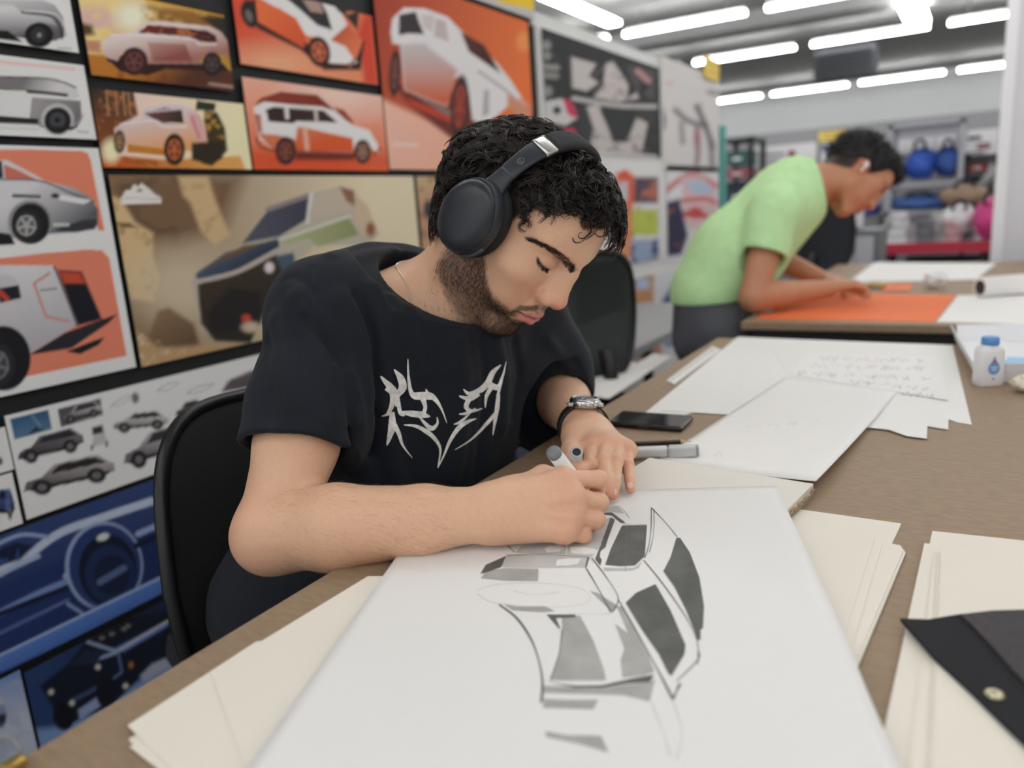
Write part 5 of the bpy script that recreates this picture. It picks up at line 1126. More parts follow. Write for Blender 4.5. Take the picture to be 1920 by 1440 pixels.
def hand(s, H, wrist, side):
    m = H['mcp']; palm_c = sum(m) / 4
    # palm: a fan of tapered bars from the wrist to each knuckle
    R0 = [0.0125, 0.0125, 0.0120, 0.0115]
    for i in range(4):
        w = wrist + (m[i] - palm_c) * 0.45 * (1 if side == 'R' else 1)
        s.cone(w, m[i], 0.0155, R0[i] * 0.93, 0.016)
        s.ell(m[i], (R0[i] * 1.0,) * 3, 0.008)
    r = [(0.0100, 0.0092, 0.0080, 0.0066), (0.0102, 0.0094, 0.0082, 0.0068), (0.0098, 0.0089, 0.0077, 0.0064), (0.0088, 0.0079, 0.0068, 0.0057)]
    for i, f in enumerate(H['fingers']):
        a, b, c, d = [v * (0.93 if side == 'L' else 1.0) for v in r[i]]
        s.cone(m[i], f[0], a, b, 0.003)
        s.ell(f[0], (b * 1.06,) * 3, 0.003)                         # knuckle
        s.cone(f[0], f[1], b * 0.98, c, 0.0025)
        s.cone(f[1], f[2], c, d, 0.002)
    t = H['thumb']
    s.cone(wrist + 0.25 * (t[0] - wrist), t[0], 0.018, 0.016, 0.016)
    s.cone(t[0], t[1], 0.0165, 0.0122, 0.014); s.cone(t[1], t[2], 0.0118, 0.0102, 0.004); s.cone(t[2], t[3], 0.0100, 0.0078, 0.003)
def body_sdf():
    s = Sdf().merge(head_sdf(), HR, HO)
    # neck
    s.cone(NECK_T, NECK_B, 0.053, 0.060, 0.03)
    s.cone(HL((0, 0.022, -0.085)), NECK_B + FW * 0.035 - UPB * 0.01, 0.022, 0.034, 0.035)              # throat
    for x in (-1, 1): s.cone(HL((x * 0.052, -0.035, -0.02)), NECK_B + FW * 0.055 + RT * x * 0.02 - UPB * 0.02, 0.015, 0.012, 0.03)   # neck muscle
    s.cone(NECK_B - FW * 0.02 + RT * 0.03, SR + UPB * 0.005, 0.052, 0.040, 0.03); s.cone(NECK_B - FW * 0.02 - RT * 0.03, SLF, 0.052, 0.040, 0.03)
    s.ell(NECK_B - UPB * 0.08 + FW * 0.0, (0.13, 0.085, 0.11), 0.05, TAX)                      # upper chest, under the shirt
    s.ell(NECK_B - UPB * 0.26 - FW * 0.02, (0.14, 0.09, 0.18), 0.06, TAX)
    # right arm
    u = ELR - SR
    s.cone(SR, SR + 0.6 * u, 0.044, 0.046, 0.03); s.cone(SR + 0.6 * u, ELR, 0.046, 0.039, 0.015)
    fo = WRR - ELR; up = np.array([0, 0, 1.0]); bk = unit(ELR - (SR + WRR) / 2)
    s.ell(ELR + bk * 0.008, (0.027,) * 3, 0.03)                                            # elbow point
    s.cone(ELR, ELR + 0.30 * fo, 0.039, 0.0455, 0.02); s.cone(ELR + 0.30 * fo, ELR + 0.70 * fo, 0.0455, 0.035, 0.012)
    s.cone(ELR + 0.70 * fo, WRR, 0.034, 0.0265, 0.012)
    s.cone(WRR, WRR + 0.3 * (sum(HAND_R['mcp']) / 4 - WRR), 0.0265, 0.026, 0.012)
    s.ridge([SR + 0.80 * u + FW * 0.035 + np.array([0.02, 0.03, 0.0]), ELR + 0.17 * fo + np.array([0, 0.03, 0.03])], 0.006, -0.004)    # crease of the bent elbow
    hand(s, HAND_R, WRR, 'R')
    # left arm
    s.cone(SLF, ELL, 0.047, 0.040, 0.03)
    fo = WRL - ELL
    s.cone(ELL, ELL + 0.35 * fo, 0.038, 0.041, 0.02); s.cone(ELL + 0.35 * fo, WRL, 0.041, 0.027, 0.012)
    s.cone(WRL, WRL + 0.3 * (sum(HAND_L['mcp']) / 4 - WRL), 0.0265, 0.026, 0.012)
    hand(s, HAND_L, WRL, 'L')
    # tendons and knuckle creases
    for H, w in ((HAND_R, WRR), (HAND_L, WRL)):
        for i in range(4):
            m = H['mcp'][i]; toc = unit(CAM - m)
            s.ridge([m + toc * 0.012, m * 0.55 + w * 0.45 + toc * 0.017], 0.0030, 0.0007)
            if i < 3: mm = (m + H['mcp'][i + 1]) / 2 + toc * 0.010; s.ridge([mm, mm * 0.7 + w * 0.3 + toc * 0.004], 0.005, -0.0018)
    return s
def body_color(V):
    L = HI(V); c = skin_color(L, V)
    def near(p, r): return np.exp(-((V - p) ** 2).sum(1) / r ** 2)
    w = np.zeros(len(V))
    for H in (HAND_R, HAND_L):
        for m in H['mcp']: w += 0.55 * near(m, 0.013)
        for f in H['fingers']: w += 0.45 * near(f[0], 0.010) + 0.6 * near(f[2], 0.010)
        w += 0.5 * near(H['thumb'][3], 0.012)
    w += 0.5 * near(ELR + unit(ELR - WRR) * 0.03, 0.045)
    w = np.clip(w, 0, 0.75)[:, None]
    return c * (1 - w) + np.array(srgb(216, 138, 116)) * w
# ================================================================== the seated man: black T-shirt
RING_N = unit(HR[:, 2] * 0.75 + UPB * 0.35)
RING_C = np.array([-0.620, 0.864, 1.166]) + RT * 0.010 - RING_N * 0.012
HEM_R = SR + 0.63 * (ELR - SR)
def shirt_sdf():
    s = Sdf()
    # trunk, leaning over the table edge
    s.ell(np.array([-0.668, 0.850, 1.035]), (0.185, 0.105, 0.155), 0.0, TAX)
    s.ell(np.array([-0.702, 0.832, 0.890]), (0.188, 0.122, 0.180), 0.07, TAX)
    s.ell(np.array([-0.750, 0.790, 0.735]), (0.235, 0.145, 0.155), 0.07, TAX)
    s.ell(np.array([-0.725, 0.850, 1.120]), (0.150, 0.075, 0.095), 0.06, TAX)            # rounded upper back
    # shoulders
    s.cone(RING_C - RING_N * 0.035 + RT * 0.03, SR + np.array([0, 0, 0.018]), 0.082, 0.068, 0.05)
    s.cone(RING_C - RING_N * 0.035 - RT * 0.03, SLF + np.array([0, 0, 0.012]), 0.078, 0.062, 0.05)
    # right sleeve, loose and hanging slightly below the arm
    u = ELR - SR; sd = unit(u)
    s.cone(SR, SR + 0.40 * u, 0.066, 0.066, 0.035)
    s.cone(SR + 0.40 * u, HEM_R + 0.02 * sd, 0.067, 0.0665, 0.02)
    s.cone(SR + 0.25 * u + np.array([0.0, 0.035, -0.02]), HEM_R + np.array([0.012, 0.03, -0.010]), 0.048, 0.040, 0.03)   # cloth towards the chest
    # left sleeve
    ul = ELL - SLF
    s.cone(SLF, SLF + 0.5 * ul + np.array([0.02, 0, -0.01]), 0.062, 0.062, 0.03)
    s.cone(SLF + 0.4 * ul, ELL + np.array([0.030, -0.045, 0.012]), 0.062, 0.058, 0.03)
    s.cone(SLF + np.array([0.0, -0.03, -0.06]), ELL + np.array([0.035, -0.105, -0.030]), 0.055, 0.045, 0.03)          # cloth hanging under it
    # collar
    s.cone(RING_C - RING_N * 0.045, RING_C - RING_N * 0.012, 0.112, 0.094, 0.03)
    s.plane(RING_C, RING_N, 0.004, c=RING_C + RING_N * 0.06, R=0.14)
    s.cone(RING_C - RING_N * 0.035, RING_C + RING_N * 0.15, 0.0800, 0.090, 0.003, mode='-')
    ring = []
    a0 = unit(RT - RING_N * np.dot(RT, RING_N)); b0 = np.cross(RING_N, a0)
    for q in np.linspace(0, 2 * math.pi, 25): ring.append(RING_C - RING_N * 0.022 + 0.103 * (math.cos(q) * a0 + math.sin(q) * b0))
    s.ridge(ring, 0.0022, -0.0022)                                                       # stitched edge of the collar rib
    # sleeve ends: cut square, then hollowed so the arm shows inside
    hn = unit(sd + np.array([0.02, 0.10, 0.0]))
    s.plane(HEM_R, hn, 0.003, c=HEM_R + sd * 0.055, R=0.115)
    s.cone(HEM_R - sd * 0.035, HEM_R + sd * 0.05, 0.0550, 0.0570, 0.003, mode='-')
    fl = unit(WRL - ELL); hl = ELL + 0.36 * (WRL - ELL); hln = unit(fl + np.array([0.05, 0.0, -0.25]))
    s.plane(hl, hln, 0.003, c=hl + fl * 0.035 - np.array([0, 0, 0.01]), R=0.085)
    s.cone(hl - fl * 0.05, hl + fl * 0.06, 0.046, 0.048, 0.003, mode='-')
    return s
SHIRT_FOLDS = [  # (polyline in the photograph, width, height) ; negative = crease
    ([(536, 522), (556, 520), (575, 535), (588, 552)], 0.0055, -0.0028),
    ([(600, 470), (588, 500), (584, 535), (592, 580), (612, 640), (632, 690)], 0.0030, -0.0018),
    ([(640, 560), (668, 600), (684, 660), (690, 740)], 0.012, 0.006),
    ([(700, 540), (716, 600), (722, 680), (718, 760)], 0.010, 0.006),
    ([(672, 560), (700, 640), (705, 740), (690, 850)], 0.008, -0.006),
    ([(735, 560), (748, 640), (752, 720)], 0.010, 0.004),
    ([(770, 580), (790, 650), (795, 700)], 0.010, 0.0035),
    ([(560, 560), (590, 620), (610, 700), (615, 780)], 0.014, 0.005),
    ([(520, 600), (540, 680), (545, 760)], 0.014, 0.004),
    ([(500, 640), (505, 720), (500, 790)], 0.010, -0.003),
    ([(575, 600), (640, 680), (660, 760), (650, 850)], 0.009, -0.005),
    ([(650, 700), (672, 790), (660, 880)], 0.011, 0.006),
    ([(690, 780), (680, 860), (690, 910)], 0.012, 0.005),
    ([(740, 800), (735, 870), (745, 905)], 0.012, 0.004),
    ([(858, 640), (872, 700), (866, 800), (850, 890)], 0.012, 0.004),
    ([(905, 640), (915, 720), (905, 820), (895, 890)], 0.009, -0.005),
    ([(930, 640), (945, 700), (940, 800)], 0.012, 0.006),
    ([(965, 640), (975, 700), (965, 780)], 0.008, -0.005),
    ([(1000, 640), (1015, 690), (1010, 760)], 0.012, 0.005),
    ([(1030, 640), (1060, 680), (1075, 700)], 0.008, 0.003),
    ([(700, 470), (730, 500), (745, 560)], 0.010, 0.003),
    ([(620, 480), (680, 480), (740, 470)], 0.010, 0.003),
    ([(460, 770), (530, 798), (612, 850)], 0.0020, -0.0016),
]
def make_shirt(parent):
    s = shirt_sdf()
    base = Sdf(); base.ops = list(s.ops)
    # drop every fold line on to the cloth along the line of sight, then let it raise or crease the cloth
    H = first_hits(base, [p for f in SHIRT_FOLDS for p in f[0]], 0.75, 1.40); i = 0
    for px, w, a in SHIRT_FOLDS:
        pts = H[i:i + len(px)]; i += len(px); pts = pts[~np.isnan(pts[:, 0])]
        if len(pts) > 1 and np.linalg.norm(np.diff(pts, axis=0), axis=1).max() < 0.12: s.ridge(pts, w, a * (1.7 if w > 0.006 else 1.0))
    s.disp(lambda P: 0.0010 * np.sin(61 * P[:, 0] + 43 * P[:, 1] + 5 * np.sin(17 * P[:, 2])) * np.sin(23 * P[:, 2] + 37 * P[:, 1] + 1.3), (-0.68, 0.83, 0.95), 0.6)
    V, F = polygonize(s, (-1.02, 0.40, 0.60), (-0.42, 1.32, 1.30), 0.0028, 3, 1.8)
    keep = V[:, 2] > 0.605
    o = fastmesh('tshirt', V, F, mat('black_cotton', (25, 30, 39), 0.80, noise=0.10, nscale=900, bump=0.25, bscale=1400, spec=0.25), parent)
    o.data.materials[0].node_tree.nodes['Principled BSDF'].inputs['Sheen Weight'].default_value = 0.05
    return o, s
# ================================================================== hair of the seated man
BAND_PHI = math.radians(-6); BAND_A, BAND_B = 0.098, 0.121
BAND_V = np.array([0, math.sin(BAND_PHI), math.cos(BAND_PHI)]); BAND_W = np.array([0, math.cos(BAND_PHI), -math.sin(BAND_PHI)])
CUP_C = np.array([0.0, 0.002, 0.023])
def curly_hair(sdf, V, parent, nclump=1080, per=8):
    sk = Sdf().ell((0, -0.020, 0.046), (0.074, 0.098, 0.084), 0.0).ell((0, 0.041, 0.066), (0.062, 0.057, 0.055), 0.03).ell((0, 0.036, -0.008), (0.060, 0.054, 0.066), 0.035).ell((0, -0.01, -0.02), (0.062, 0.06, 0.05), 0.03)
    L = HI(V); g = np.array([-0.2036, 0.6866, -0.6990])
    ok = (np.linalg.norm(L, axis=1) < 0.17) & (L[:, 2] > hairline(L) - 0.002)
    ok &= ~((np.abs(L[:, 0]) > 0.055) & (((L[:, 1] - CUP_C[1]) / 0.040) ** 2 + ((L[:, 2] - CUP_C[2]) / 0.050) ** 2 < 1))
    idx = np.nonzero(ok)[0]; sel = rng.choice(idx, nclump * 3, replace=False)
    # thin the random roots out so clumps are spread evenly
    keep = []
    for i in sel:
        if all(((L[i] - L[j]) ** 2).sum() > 0.0047 ** 2 for j in keep[-260:]): keep.append(i)
        if len(keep) >= nclump: break
    R = L[np.array(keep)]; N = sdf_grad(sk, R); C = len(R)
    ax = np.abs(R[:, 0]); front = smooth01(0.0, 0.06, R[:, 1]); back = smooth01(0.0, -0.05, R[:, 1]); top = smooth01(0.06, 0.11, R[:, 2])
    flow = np.stack([0.35 * np.sign(R[:, 0]) * (1 - top) - 0.25 * front, 0.9 * front - 0.55 * back, -0.75 * (1 - top * 0.6) + 0.1 * top], 1)
    n = 17; t = np.linspace(0, 1, n)
    Ln = (0.044 + 0.016 * front * top + 0.014 * back) * rng.uniform(0.75, 1.25, C)
    hl = R[:, 2] - hairline(R); fringe = smooth01(0.045, 0.0, hl) * smooth01(0.015, 0.05, R[:, 1]) * smooth01(-0.035, -0.005, R[:, 0])
    far = smooth01(0.0, 0.06, R[:, 1]) * smooth01(0.0, -0.04, R[:, 0])
    side = (1 - top) * (1 - back) * (R[:, 1] > -0.02)
    Ln *= (1 - 0.45 * side) * (1 - 0.55 * fringe) * (1 + 0.15 * far)
    flow = flow * (1 - 0.8 * fringe)[:, None] + fringe[:, None] * np.array([-0.55, 0.15, 0.35])
    d0 = N * (1.0 - 0.45 * side)[:, None] + 0.45 * flow + 0.20 * g + rng.normal(scale=0.22, size=(C, 3)); d0 /= np.linalg.norm(d0, axis=1, keepdims=True)
    d1 = 0.10 * N + 0.85 * flow + 0.75 * g * ((0.4 + 0.9 * front) * (1 - 0.85 * fringe))[:, None] + rng.normal(scale=0.28, size=(C, 3)); d1 /= np.linalg.norm(d1, axis=1, keepdims=True)
    G = np.zeros((C, n, 3)); G[:, 0] = R
    for k in range(1, n):
        w = min(1.0, t[k] * 1.5); d = d0 * (1 - w) + d1 * w; d /= np.linalg.norm(d, axis=1, keepdims=True)
        G[:, k] = G[:, k - 1] + d * (Ln / (n - 1))[:, None]
    T = np.gradient(G, axis=1); T /= np.linalg.norm(T, axis=2, keepdims=True)
    A = np.cross(T, np.array([0.3, 0.2, 0.93])); A /= np.linalg.norm(A, axis=2, keepdims=True); B = np.cross(T, A)
    rc = rng.uniform(0.0035, 0.0085, C) * (1 - 0.4 * side); turns = rng.uniform(0.9, 1.9, C) * rng.choice([-1, 1], C); ph = rng.uniform(0, 6.28, C)
    ang = ph[:, None] + 2 * math.pi * turns[:, None] * t
    env = np.minimum(1, t * 2.2)[None, :] * rc[:, None]
    lines = []
    for j in range(per):
        aa = ang + rng.normal(scale=0.35, size=(C, 1)); ee = env * rng.uniform(0.7, 1.25, (C, 1))
        off = rng.normal(scale=0.0022, size=(C, 1, 3)) * (1 - 0.55 * t)[None, :, None]
        lines.append(G + ee[..., None] * (np.cos(aa)[..., None] * A + np.sin(aa)[..., None] * B) + off)
    X = np.concatenate(lines); M = len(X)
    # a few loose curls that fall on the forehead
    for c in CURLS:
        X = np.concatenate([X, (c[None] + 0 * X[:9]) + rng.normal(scale=0.0008, size=(9, 1, 3)) * (1 - 0.5 * t)[None, :, None]])
    # keep the hair off the face, out of the skull and under the head band
    Q = X.reshape(-1, 3).copy(); dist = sk(Q, 0.06); gr = sdf_grad(sk, Q)
    fr = smooth01(0.02, 0.08, Q[:, 1]) * smooth01(0.02, 0.06, np.abs(Q[:, 2] - 0.02))
    vol = 0.020 + 0.010 * smooth01(-0.02, -0.06, Q[:, 1]) * smooth01(0.09, 0.03, Q[:, 2]) - 0.009 * smooth01(0.07, 0.11, Q[:, 2]) * smooth01(0.04, -0.01, Q[:, 1]); vol = vol - 0.008 * ((np.abs(Q[:, 0]) > 0.06) & (Q[:, 1] > -0.02))
    tgt = np.clip(dist, 0.0022, None); over = tgt > vol; tgt = np.where(over, vol + (tgt - vol) * 0.15, tgt)
    Q += ((tgt - dist)[:, None] * gr) * (np.abs(dist) < 0.06)[:, None]
    q = Q - CUP_C; bw = np.abs(q @ BAND_W); rad = np.sqrt((q[:, 0] / BAND_A) ** 2 + ((q @ BAND_V) / BAND_B) ** 2)
    lim = np.where(bw < 0.019, 0.955, 10.0); inb = (rad > lim) & ((q @ BAND_V) > 0.01)
    f = np.where(inb, lim / rad, 1.0); Q = CUP_C + q * np.stack([f, 1 + 0 * f, f], 1)
    cup = (np.abs(Q[:, 0]) > 0.070) & ((((Q[:, 1] - CUP_C[1]) / 0.047) ** 2 + ((Q[:, 2] - CUP_C[2]) / 0.058) ** 2) < 1.0)
    Q[cup, 0] = np.sign(Q[cup, 0]) * 0.070
    X = Q.reshape(X.shape)
    seg = np.linalg.norm(np.diff(X, axis=1), axis=2).max(1); good = seg < 0.0105; M = int(good[:M].sum()); X = X[good]
    r = np.concatenate([rng.uniform(0.00034, 0.00066, M), np.full(len(X) - M, 0.00026)])
    Vb, Fb = strand_mesh(HO + X @ HR.T, r, 0.35)
    return fastmesh('hair', Vb, Fb, mat('dark_curly_hair', (40, 33, 30), 0.36, spec=0.5), parent)
def _curl(x, y0, z0, drop, r, turns, sx):
    """a ringlet that hangs from the hairline on to the forehead"""
    P = []
    for t in np.linspace(0, 1, 17):
        q = 2 * math.pi * turns * t
        P.append((x + sx * r * (1 - math.cos(q)) * (0.4 + 0.6 * t) - 0.004 * t, y0 + 0.020 * min(1, t * 2.2) - 0.012 * t * t, z0 - drop * t + r * math.sin(q) * 0.9))
    return np.array(P)
CURLS = [_curl(0.037, 0.076, 0.106, 0.030, 0.0100, 1.02, -1), _curl(0.034, 0.077, 0.106, 0.026, 0.0085, 1.15, -1), _curl(0.016, 0.086, 0.108, 0.012, 0.0065, 0.95, -1),
         _curl(-0.030, 0.082, 0.104, 0.050, 0.006, 1.2, -1), _curl(-0.022, 0.086, 0.106, 0.044, 0.006, 1.0, -1), _curl(-0.040, 0.076, 0.100, 0.056, 0.006, 1.4, -1), _curl(-0.014, 0.088, 0.106, 0.036, 0.006, 1.1, -1), _curl(-0.046, 0.068, 0.096, 0.056, 0.007, 1.2, -1)]
# ================================================================== headphones
def make_headphones():
    hp = thing('headphones', 'matte black over-ear headphones worn over the dark curly hair', 'headphones', HL((0, 0, 0.15)))
    black = mat('headphone_plastic', (46, 50, 56), 0.42, spec=0.4); soft = mat('headphone_cushion', (22, 23, 26), 0.75, bump=0.1, bscale=300)
    gl = mat('headphone_shell', (40, 44, 51), 0.35, spec=0.5); sil = mat('headphone_silver', (205, 205, 200), 0.28, metal=0.9)
    fab = mat('headphone_fabric', (58, 58, 60), 0.95, noise=0.25, nscale=900, bump=0.5, bscale=900)
    def bp(th, off=0.0, w=0.0):
        return HL(CUP_C + np.array([(BAND_A + off) * math.cos(th), 0, 0]) + BAND_V * ((BAND_B + off) * math.sin(th)) + BAND_W * w)
    def strip(name, t0, t1, th0, th1, w0, w1, material, n=26, parent=hp):
        """a curved bar of the band between two angles: offsets th0..th1 from the centre line, half width w0 to w1"""
        prof = []
        for k in range(12):
            q = 2 * math.pi * k / 12; prof.append((math.cos(q), math.sin(q)))
        v = []; f = []
        for i in range(n + 1):
            u = i / n; t = t0 + (t1 - t0) * u; w = w0 + (w1 - w0) * (u * u * (3 - 2 * u))
            for (cx, cy) in prof:
                sx = math.copysign(abs(cx) ** 0.45, cx); sy = math.copysign(abs(cy) ** 0.6, cy)
                v.append(bp(t, (th0 + th1) / 2 + sy * (th1 - th0) / 2, sx * w))
        for i in range(n):
            for k in range(12): f.append((i * 12 + k, i * 12 + (k + 1) % 12, (i + 1) * 12 + (k + 1) % 12, (i + 1) * 12 + k))
        f.append(tuple(range(12))[::-1]); f.append(tuple(range(n * 12, n * 12 + 12)))
        return mesh(name, v, f, material, parent, True)
    d = math.radians
    strip('headband', d(58), d(122), -0.001, 0.006, 0.0145, 0.0145, black, 30)
    strip('head_pad', d(64), d(116), -0.004, 0.0085, 0.0155, 0.0155, fab, 30)
    for s in (1, -1):
        A = (lambda x: d(x)) if s > 0 else (lambda x: d(180 - x))
        sl = strip('slider_arm', A(30), A(58), -0.0005, 0.0055, 0.0125, 0.0150, black, 20)
        strip('yoke', A(9), A(31), -0.0015, 0.0062, 0.0200, 0.0118, black, 14)
        strip('metal_clip', A(54.5), A(63), -0.0018, 0.0075, 0.0158, 0.0158, sil, 6)
        if s > 0:      # small pale emblem printed on the slider
            em = MB(); c = bp(A(40), 0.0062, 0.002); t = unit(bp(A(41), 0.0062) - bp(A(39), 0.0062)); w = unit(HR @ BAND_W); nn = np.cross(t, w); nn = nn if np.dot(nn, CAM - c) > 0 else -nn
            ring = [c + 0.0042 * (math.cos(q) * w + math.sin(q) * t) for q in np.linspace(0, 2 * math.pi, 15)[:-1]]
            em.tube(ring, 0.0006, 5, closed=True)
            for e in (-1, 1): em.tube([c + 0.0016 * e * w + 0.0013 * (math.cos(q) * w + math.sin(q) * t) for q in np.linspace(0, 2 * math.pi, 9)[:-1]], 0.00045, 4, closed=True)
            em.tube([c - 0.0022 * t - 0.0015 * w, c - 0.0022 * t + 0.0015 * w], 0.0005, 5)
            em.build('emblem', mat('emblem_print', (105, 108, 112), 0.5), sl)
        cc = HL(CUP_C * np.array([1, 1, 1])); X = HR[:, 0] * s; upv = HR @ unit((0, 0.10, 1.0))
        base = HL(CUP_C + np.array([s * 0.0, 0, -0.002]))
        def oval(prof, sx=0.84, m='x'): return MB().lathe(base, X, [(r * 0.905, z) for r, z in prof], 48, sx, up=HR[:, 1])
        o = oval([(0.030, 0.0725), (0.046, 0.0735), (0.0535, 0.0780), (0.0555, 0.0840), (0.0540, 0.0900), (0.050, 0.0935), (0.030, 0.094)]).build('ear_cushion', soft, hp, True)
        body = oval([(0.030, 0.0925), (0.0520, 0.0930), (0.0540, 0.0955), (0.0540, 0.1060), (0.0525, 0.1095), (0.040, 0.1100)]).build('ear_cup', black, hp, True)
        oval([(0.0515, 0.1085), (0.0520, 0.1115), (0.0490, 0.1170), (0.0420, 0.1205), (0.030, 0.1225), (0.015, 0.1232), (0.002, 0.1234)], 0.84).build('outer_shell', gl, body, True)
        # control strip on the rear edge of the cup
        bs = []
        for q in np.radians(np.linspace(205, 250, 12) if s > 0 else np.linspace(-25, -70, 12)):
            b_ = np.cross(X, HR[:, 1]); bs.append(base + X * 0.1015 + 0.0492 * (0.84 * math.cos(np.radians(-38) + (q - np.radians(227))) * HR[:, 1] + math.sin(np.radians(-38) + (q - np.radians(227))) * HR[:, 2]))
        MB().tube(bs, 0.0030, 8).build('control_button', mat('headphone_button', (70, 73, 78), 0.35), body, True)
    return hp
# ================================================================== putting the seated man together
def make_person():
    p = thing('person', 'seated man in a black T-shirt drawing with a marker', 'person', (-0.745, 0.80, 0.0))
    B = body_sdf()
    V, F = polygonize(B, (-1.0, 0.35, 0.84), (-0.25, 1.25, 1.40), BODY_H)
    fastmesh('body', V, F, mat('skin', (214, 168, 138), 0.46, attr='Col', sss=0.12, noise=0.035, nscale=260, bump=0.06, bscale=900), p, True, body_color(V))
    face_hair(B, V, p)
    curly_hair(B, V, p)
    sh, ss = make_shirt(p)
    # silver print on the chest
    k = 1 / 2.483; ST = [
     ([(780, 708), (815, 750), (850, 770)], [6, 24, 10]), ([(838, 675), (870, 715), (880, 760), (855, 800), (850, 850)], [4, 26, 30, 20, 8]), ([(903, 628), (905, 700), (915, 770), (935, 800), (970, 800)], [3, 9, 15, 24, 28]),
     ([(935, 800), (1000, 800), (1030, 815), (1060, 860), (1085, 925)], [28, 30, 18, 8, 2]), ([(988, 768), (995, 785), (1015, 805)], [3, 12, 24]), ([(800, 765), (832, 790), (826, 850), (798, 892)], [12, 26, 20, 4]), ([(850, 770), (860, 830), (870, 880), (890, 890)], [14, 16, 16, 8]),
     ([(870, 876), (920, 882), (970, 888), (1008, 896)], [8, 24, 26, 4]), ([(970, 805), (985, 850), (975, 888)], [24, 14, 16]), ([(885, 935), (940, 940), (990, 965), (1030, 1000), (1055, 1050), (1043, 1135)], [3, 12, 18, 15, 9, 3]),
     ([(1040, 898), (1040, 930), (1010, 950), (960, 900)], [3, 10, 20, 6]), ([(830, 875), (832, 940), (818, 1000), (808, 1030)], [18, 30, 16, 3]), ([(832, 920), (860, 970), (880, 1030), (925, 1087)], [24, 16, 9, 2]), ([(783, 892), (830, 878)], [3, 16]),
     ([(1337, 655), (1300, 690), (1275, 740), (1240, 772), (1190, 790), (1163, 768)], [4, 20, 26, 22, 16, 3]), ([(1360, 640), (1350, 690), (1335, 740), (1325, 790)], [2, 7, 13, 10]), ([(1275, 740), (1318, 760), (1342, 728)], [24, 22, 5]), ([(1300, 750), (1270, 800), (1264, 855)], [20, 15, 3]),
     ([(1143, 800), (1190, 812), (1235, 790)], [4, 22, 14]), ([(1190, 810), (1175, 850), (1200, 870), (1250, 858)], [18, 18, 12, 3]), ([(1143, 884), (1180, 880), (1218, 858)], [3, 14, 5]), ([(1325, 790), (1320, 850), (1310, 910), (1299, 983)], [14, 18, 14, 2]),
     ([(1312, 880), (1270, 930), (1200, 1000), (1125, 1050)], [14, 14, 7, 2]), ([(1222, 905), (1180, 920), (1140, 950), (1100, 1010), (1070, 1080), (1043, 1135)], [3, 14, 18, 13, 7, 3]), ([(1118, 932), (1150, 920), (1192, 880)], [3, 12, 4])]
    px = []; cnt = []
    for pts, w in ST:
        c = spline(pts, 7 * (len(pts) - 1)); n = len(c); ww = np.interp(np.linspace(0, 1, n), np.linspace(0, 1, len(w)), w); T = np.gradient(c, axis=0); N = np.stack([-T[:, 1], T[:, 0]], 1); N /= np.linalg.norm(N, axis=1, keepdims=True) + 1e-9
        for o in (-0.6, 0.0, 0.6): px += [(400 + x * k, 420 + y * k) for x, y in c + N * ww[:, None] * o]
        cnt.append(n)
    H = first_hits(ss, px, 0.80, 1.25, 130); good = ~np.isnan(H[:, 0]); G = np.zeros_like(H); G[good] = sdf_grad(ss, H[good]); H = H + G * 0.0011; H = H + (CAM - H) * 0.0004
    mb = MB(); i = 0
    for n in cnt:
        q = H[i:i + 3 * n]; i += 3 * n
        if np.isnan(q).any(): continue
        mb.add(q, [(r * n + j, r * n + j + 1, (r + 1) * n + j + 1, (r + 1) * n + j) for r in (0, 1) for j in range(n - 1)])
    pr = mb.build('chest_print', mat('silver_print', (236, 236, 233), 0.55, noise=0.20, nscale=160), sh, True)
    # nails that show
    for H_, i in ((HAND_L, 2), (HAND_L, 3)):
        a, b = H_['fingers'][i][1], H_['fingers'][i][2]; d = unit(b - a); c = a + (b - a) * 0.92; nn = unit(unit(CAM - c) + np.array([0, 0, 0.5])); nn = unit(nn - d * np.dot(nn, d)); s_ = np.cross(d, nn)
        q = Sdf().ell(c + nn * 0.0050, (0.0042, 0.0056, 0.0016), 0.0, [s_, d, nn]); Vn, Fn = polygonize(q, c - 0.014, c + 0.014, 0.0006, 3)
        fastmesh('fingernail', Vn, Fn, mat('nail', (236, 190, 176), 0.25), p)
    # fine hair on the forearm
    N = 1100; t = rng.uniform(0.05, 0.85, N); th = rng.uniform(0, 2 * math.pi, N); d = unit(WRR - ELR); a0 = unit(np.cross(d, (0, 0, 1))); b0 = np.cross(a0, d)
    P = ELR + (WRR - ELR) * t[:, None] + 0.038 * (np.cos(th)[:, None] * a0 + np.sin(th)[:, None] * b0); P = snap(B, P, 3); Gn = sdf_grad(B, P)
    D = d * 0.8 - np.array([0, 0, 0.35]) + rng.normal(scale=0.2, size=(N, 3)); D -= (D * Gn).sum(1, keepdims=True) * Gn; D /= np.linalg.norm(D, axis=1, keepdims=True); s_ = np.linspace(0, 1, 4); Ls = rng.uniform(0.006, 0.013, N)
    ln = P[:, None] + (D[:, None] + 0.35 * Gn[:, None]) * (s_[None, :, None] * Ls[:, None, None]) - 0.2 * Gn[:, None] * (s_ ** 2)[None, :, None] * Ls[:, None, None]
    Vh, Fh = strand_mesh(ln, 0.00006, 0.00002); fastmesh('arm_hair', Vh, Fh, mat('arm_hair', (120, 88, 70), 0.6), p)
    # trousers and shoes under the table
    q = Sdf(); hip = np.array([-0.745, 0.80, 0.70]); q.ell(hip, (0.17, 0.13, 0.10), 0.0, TAX)
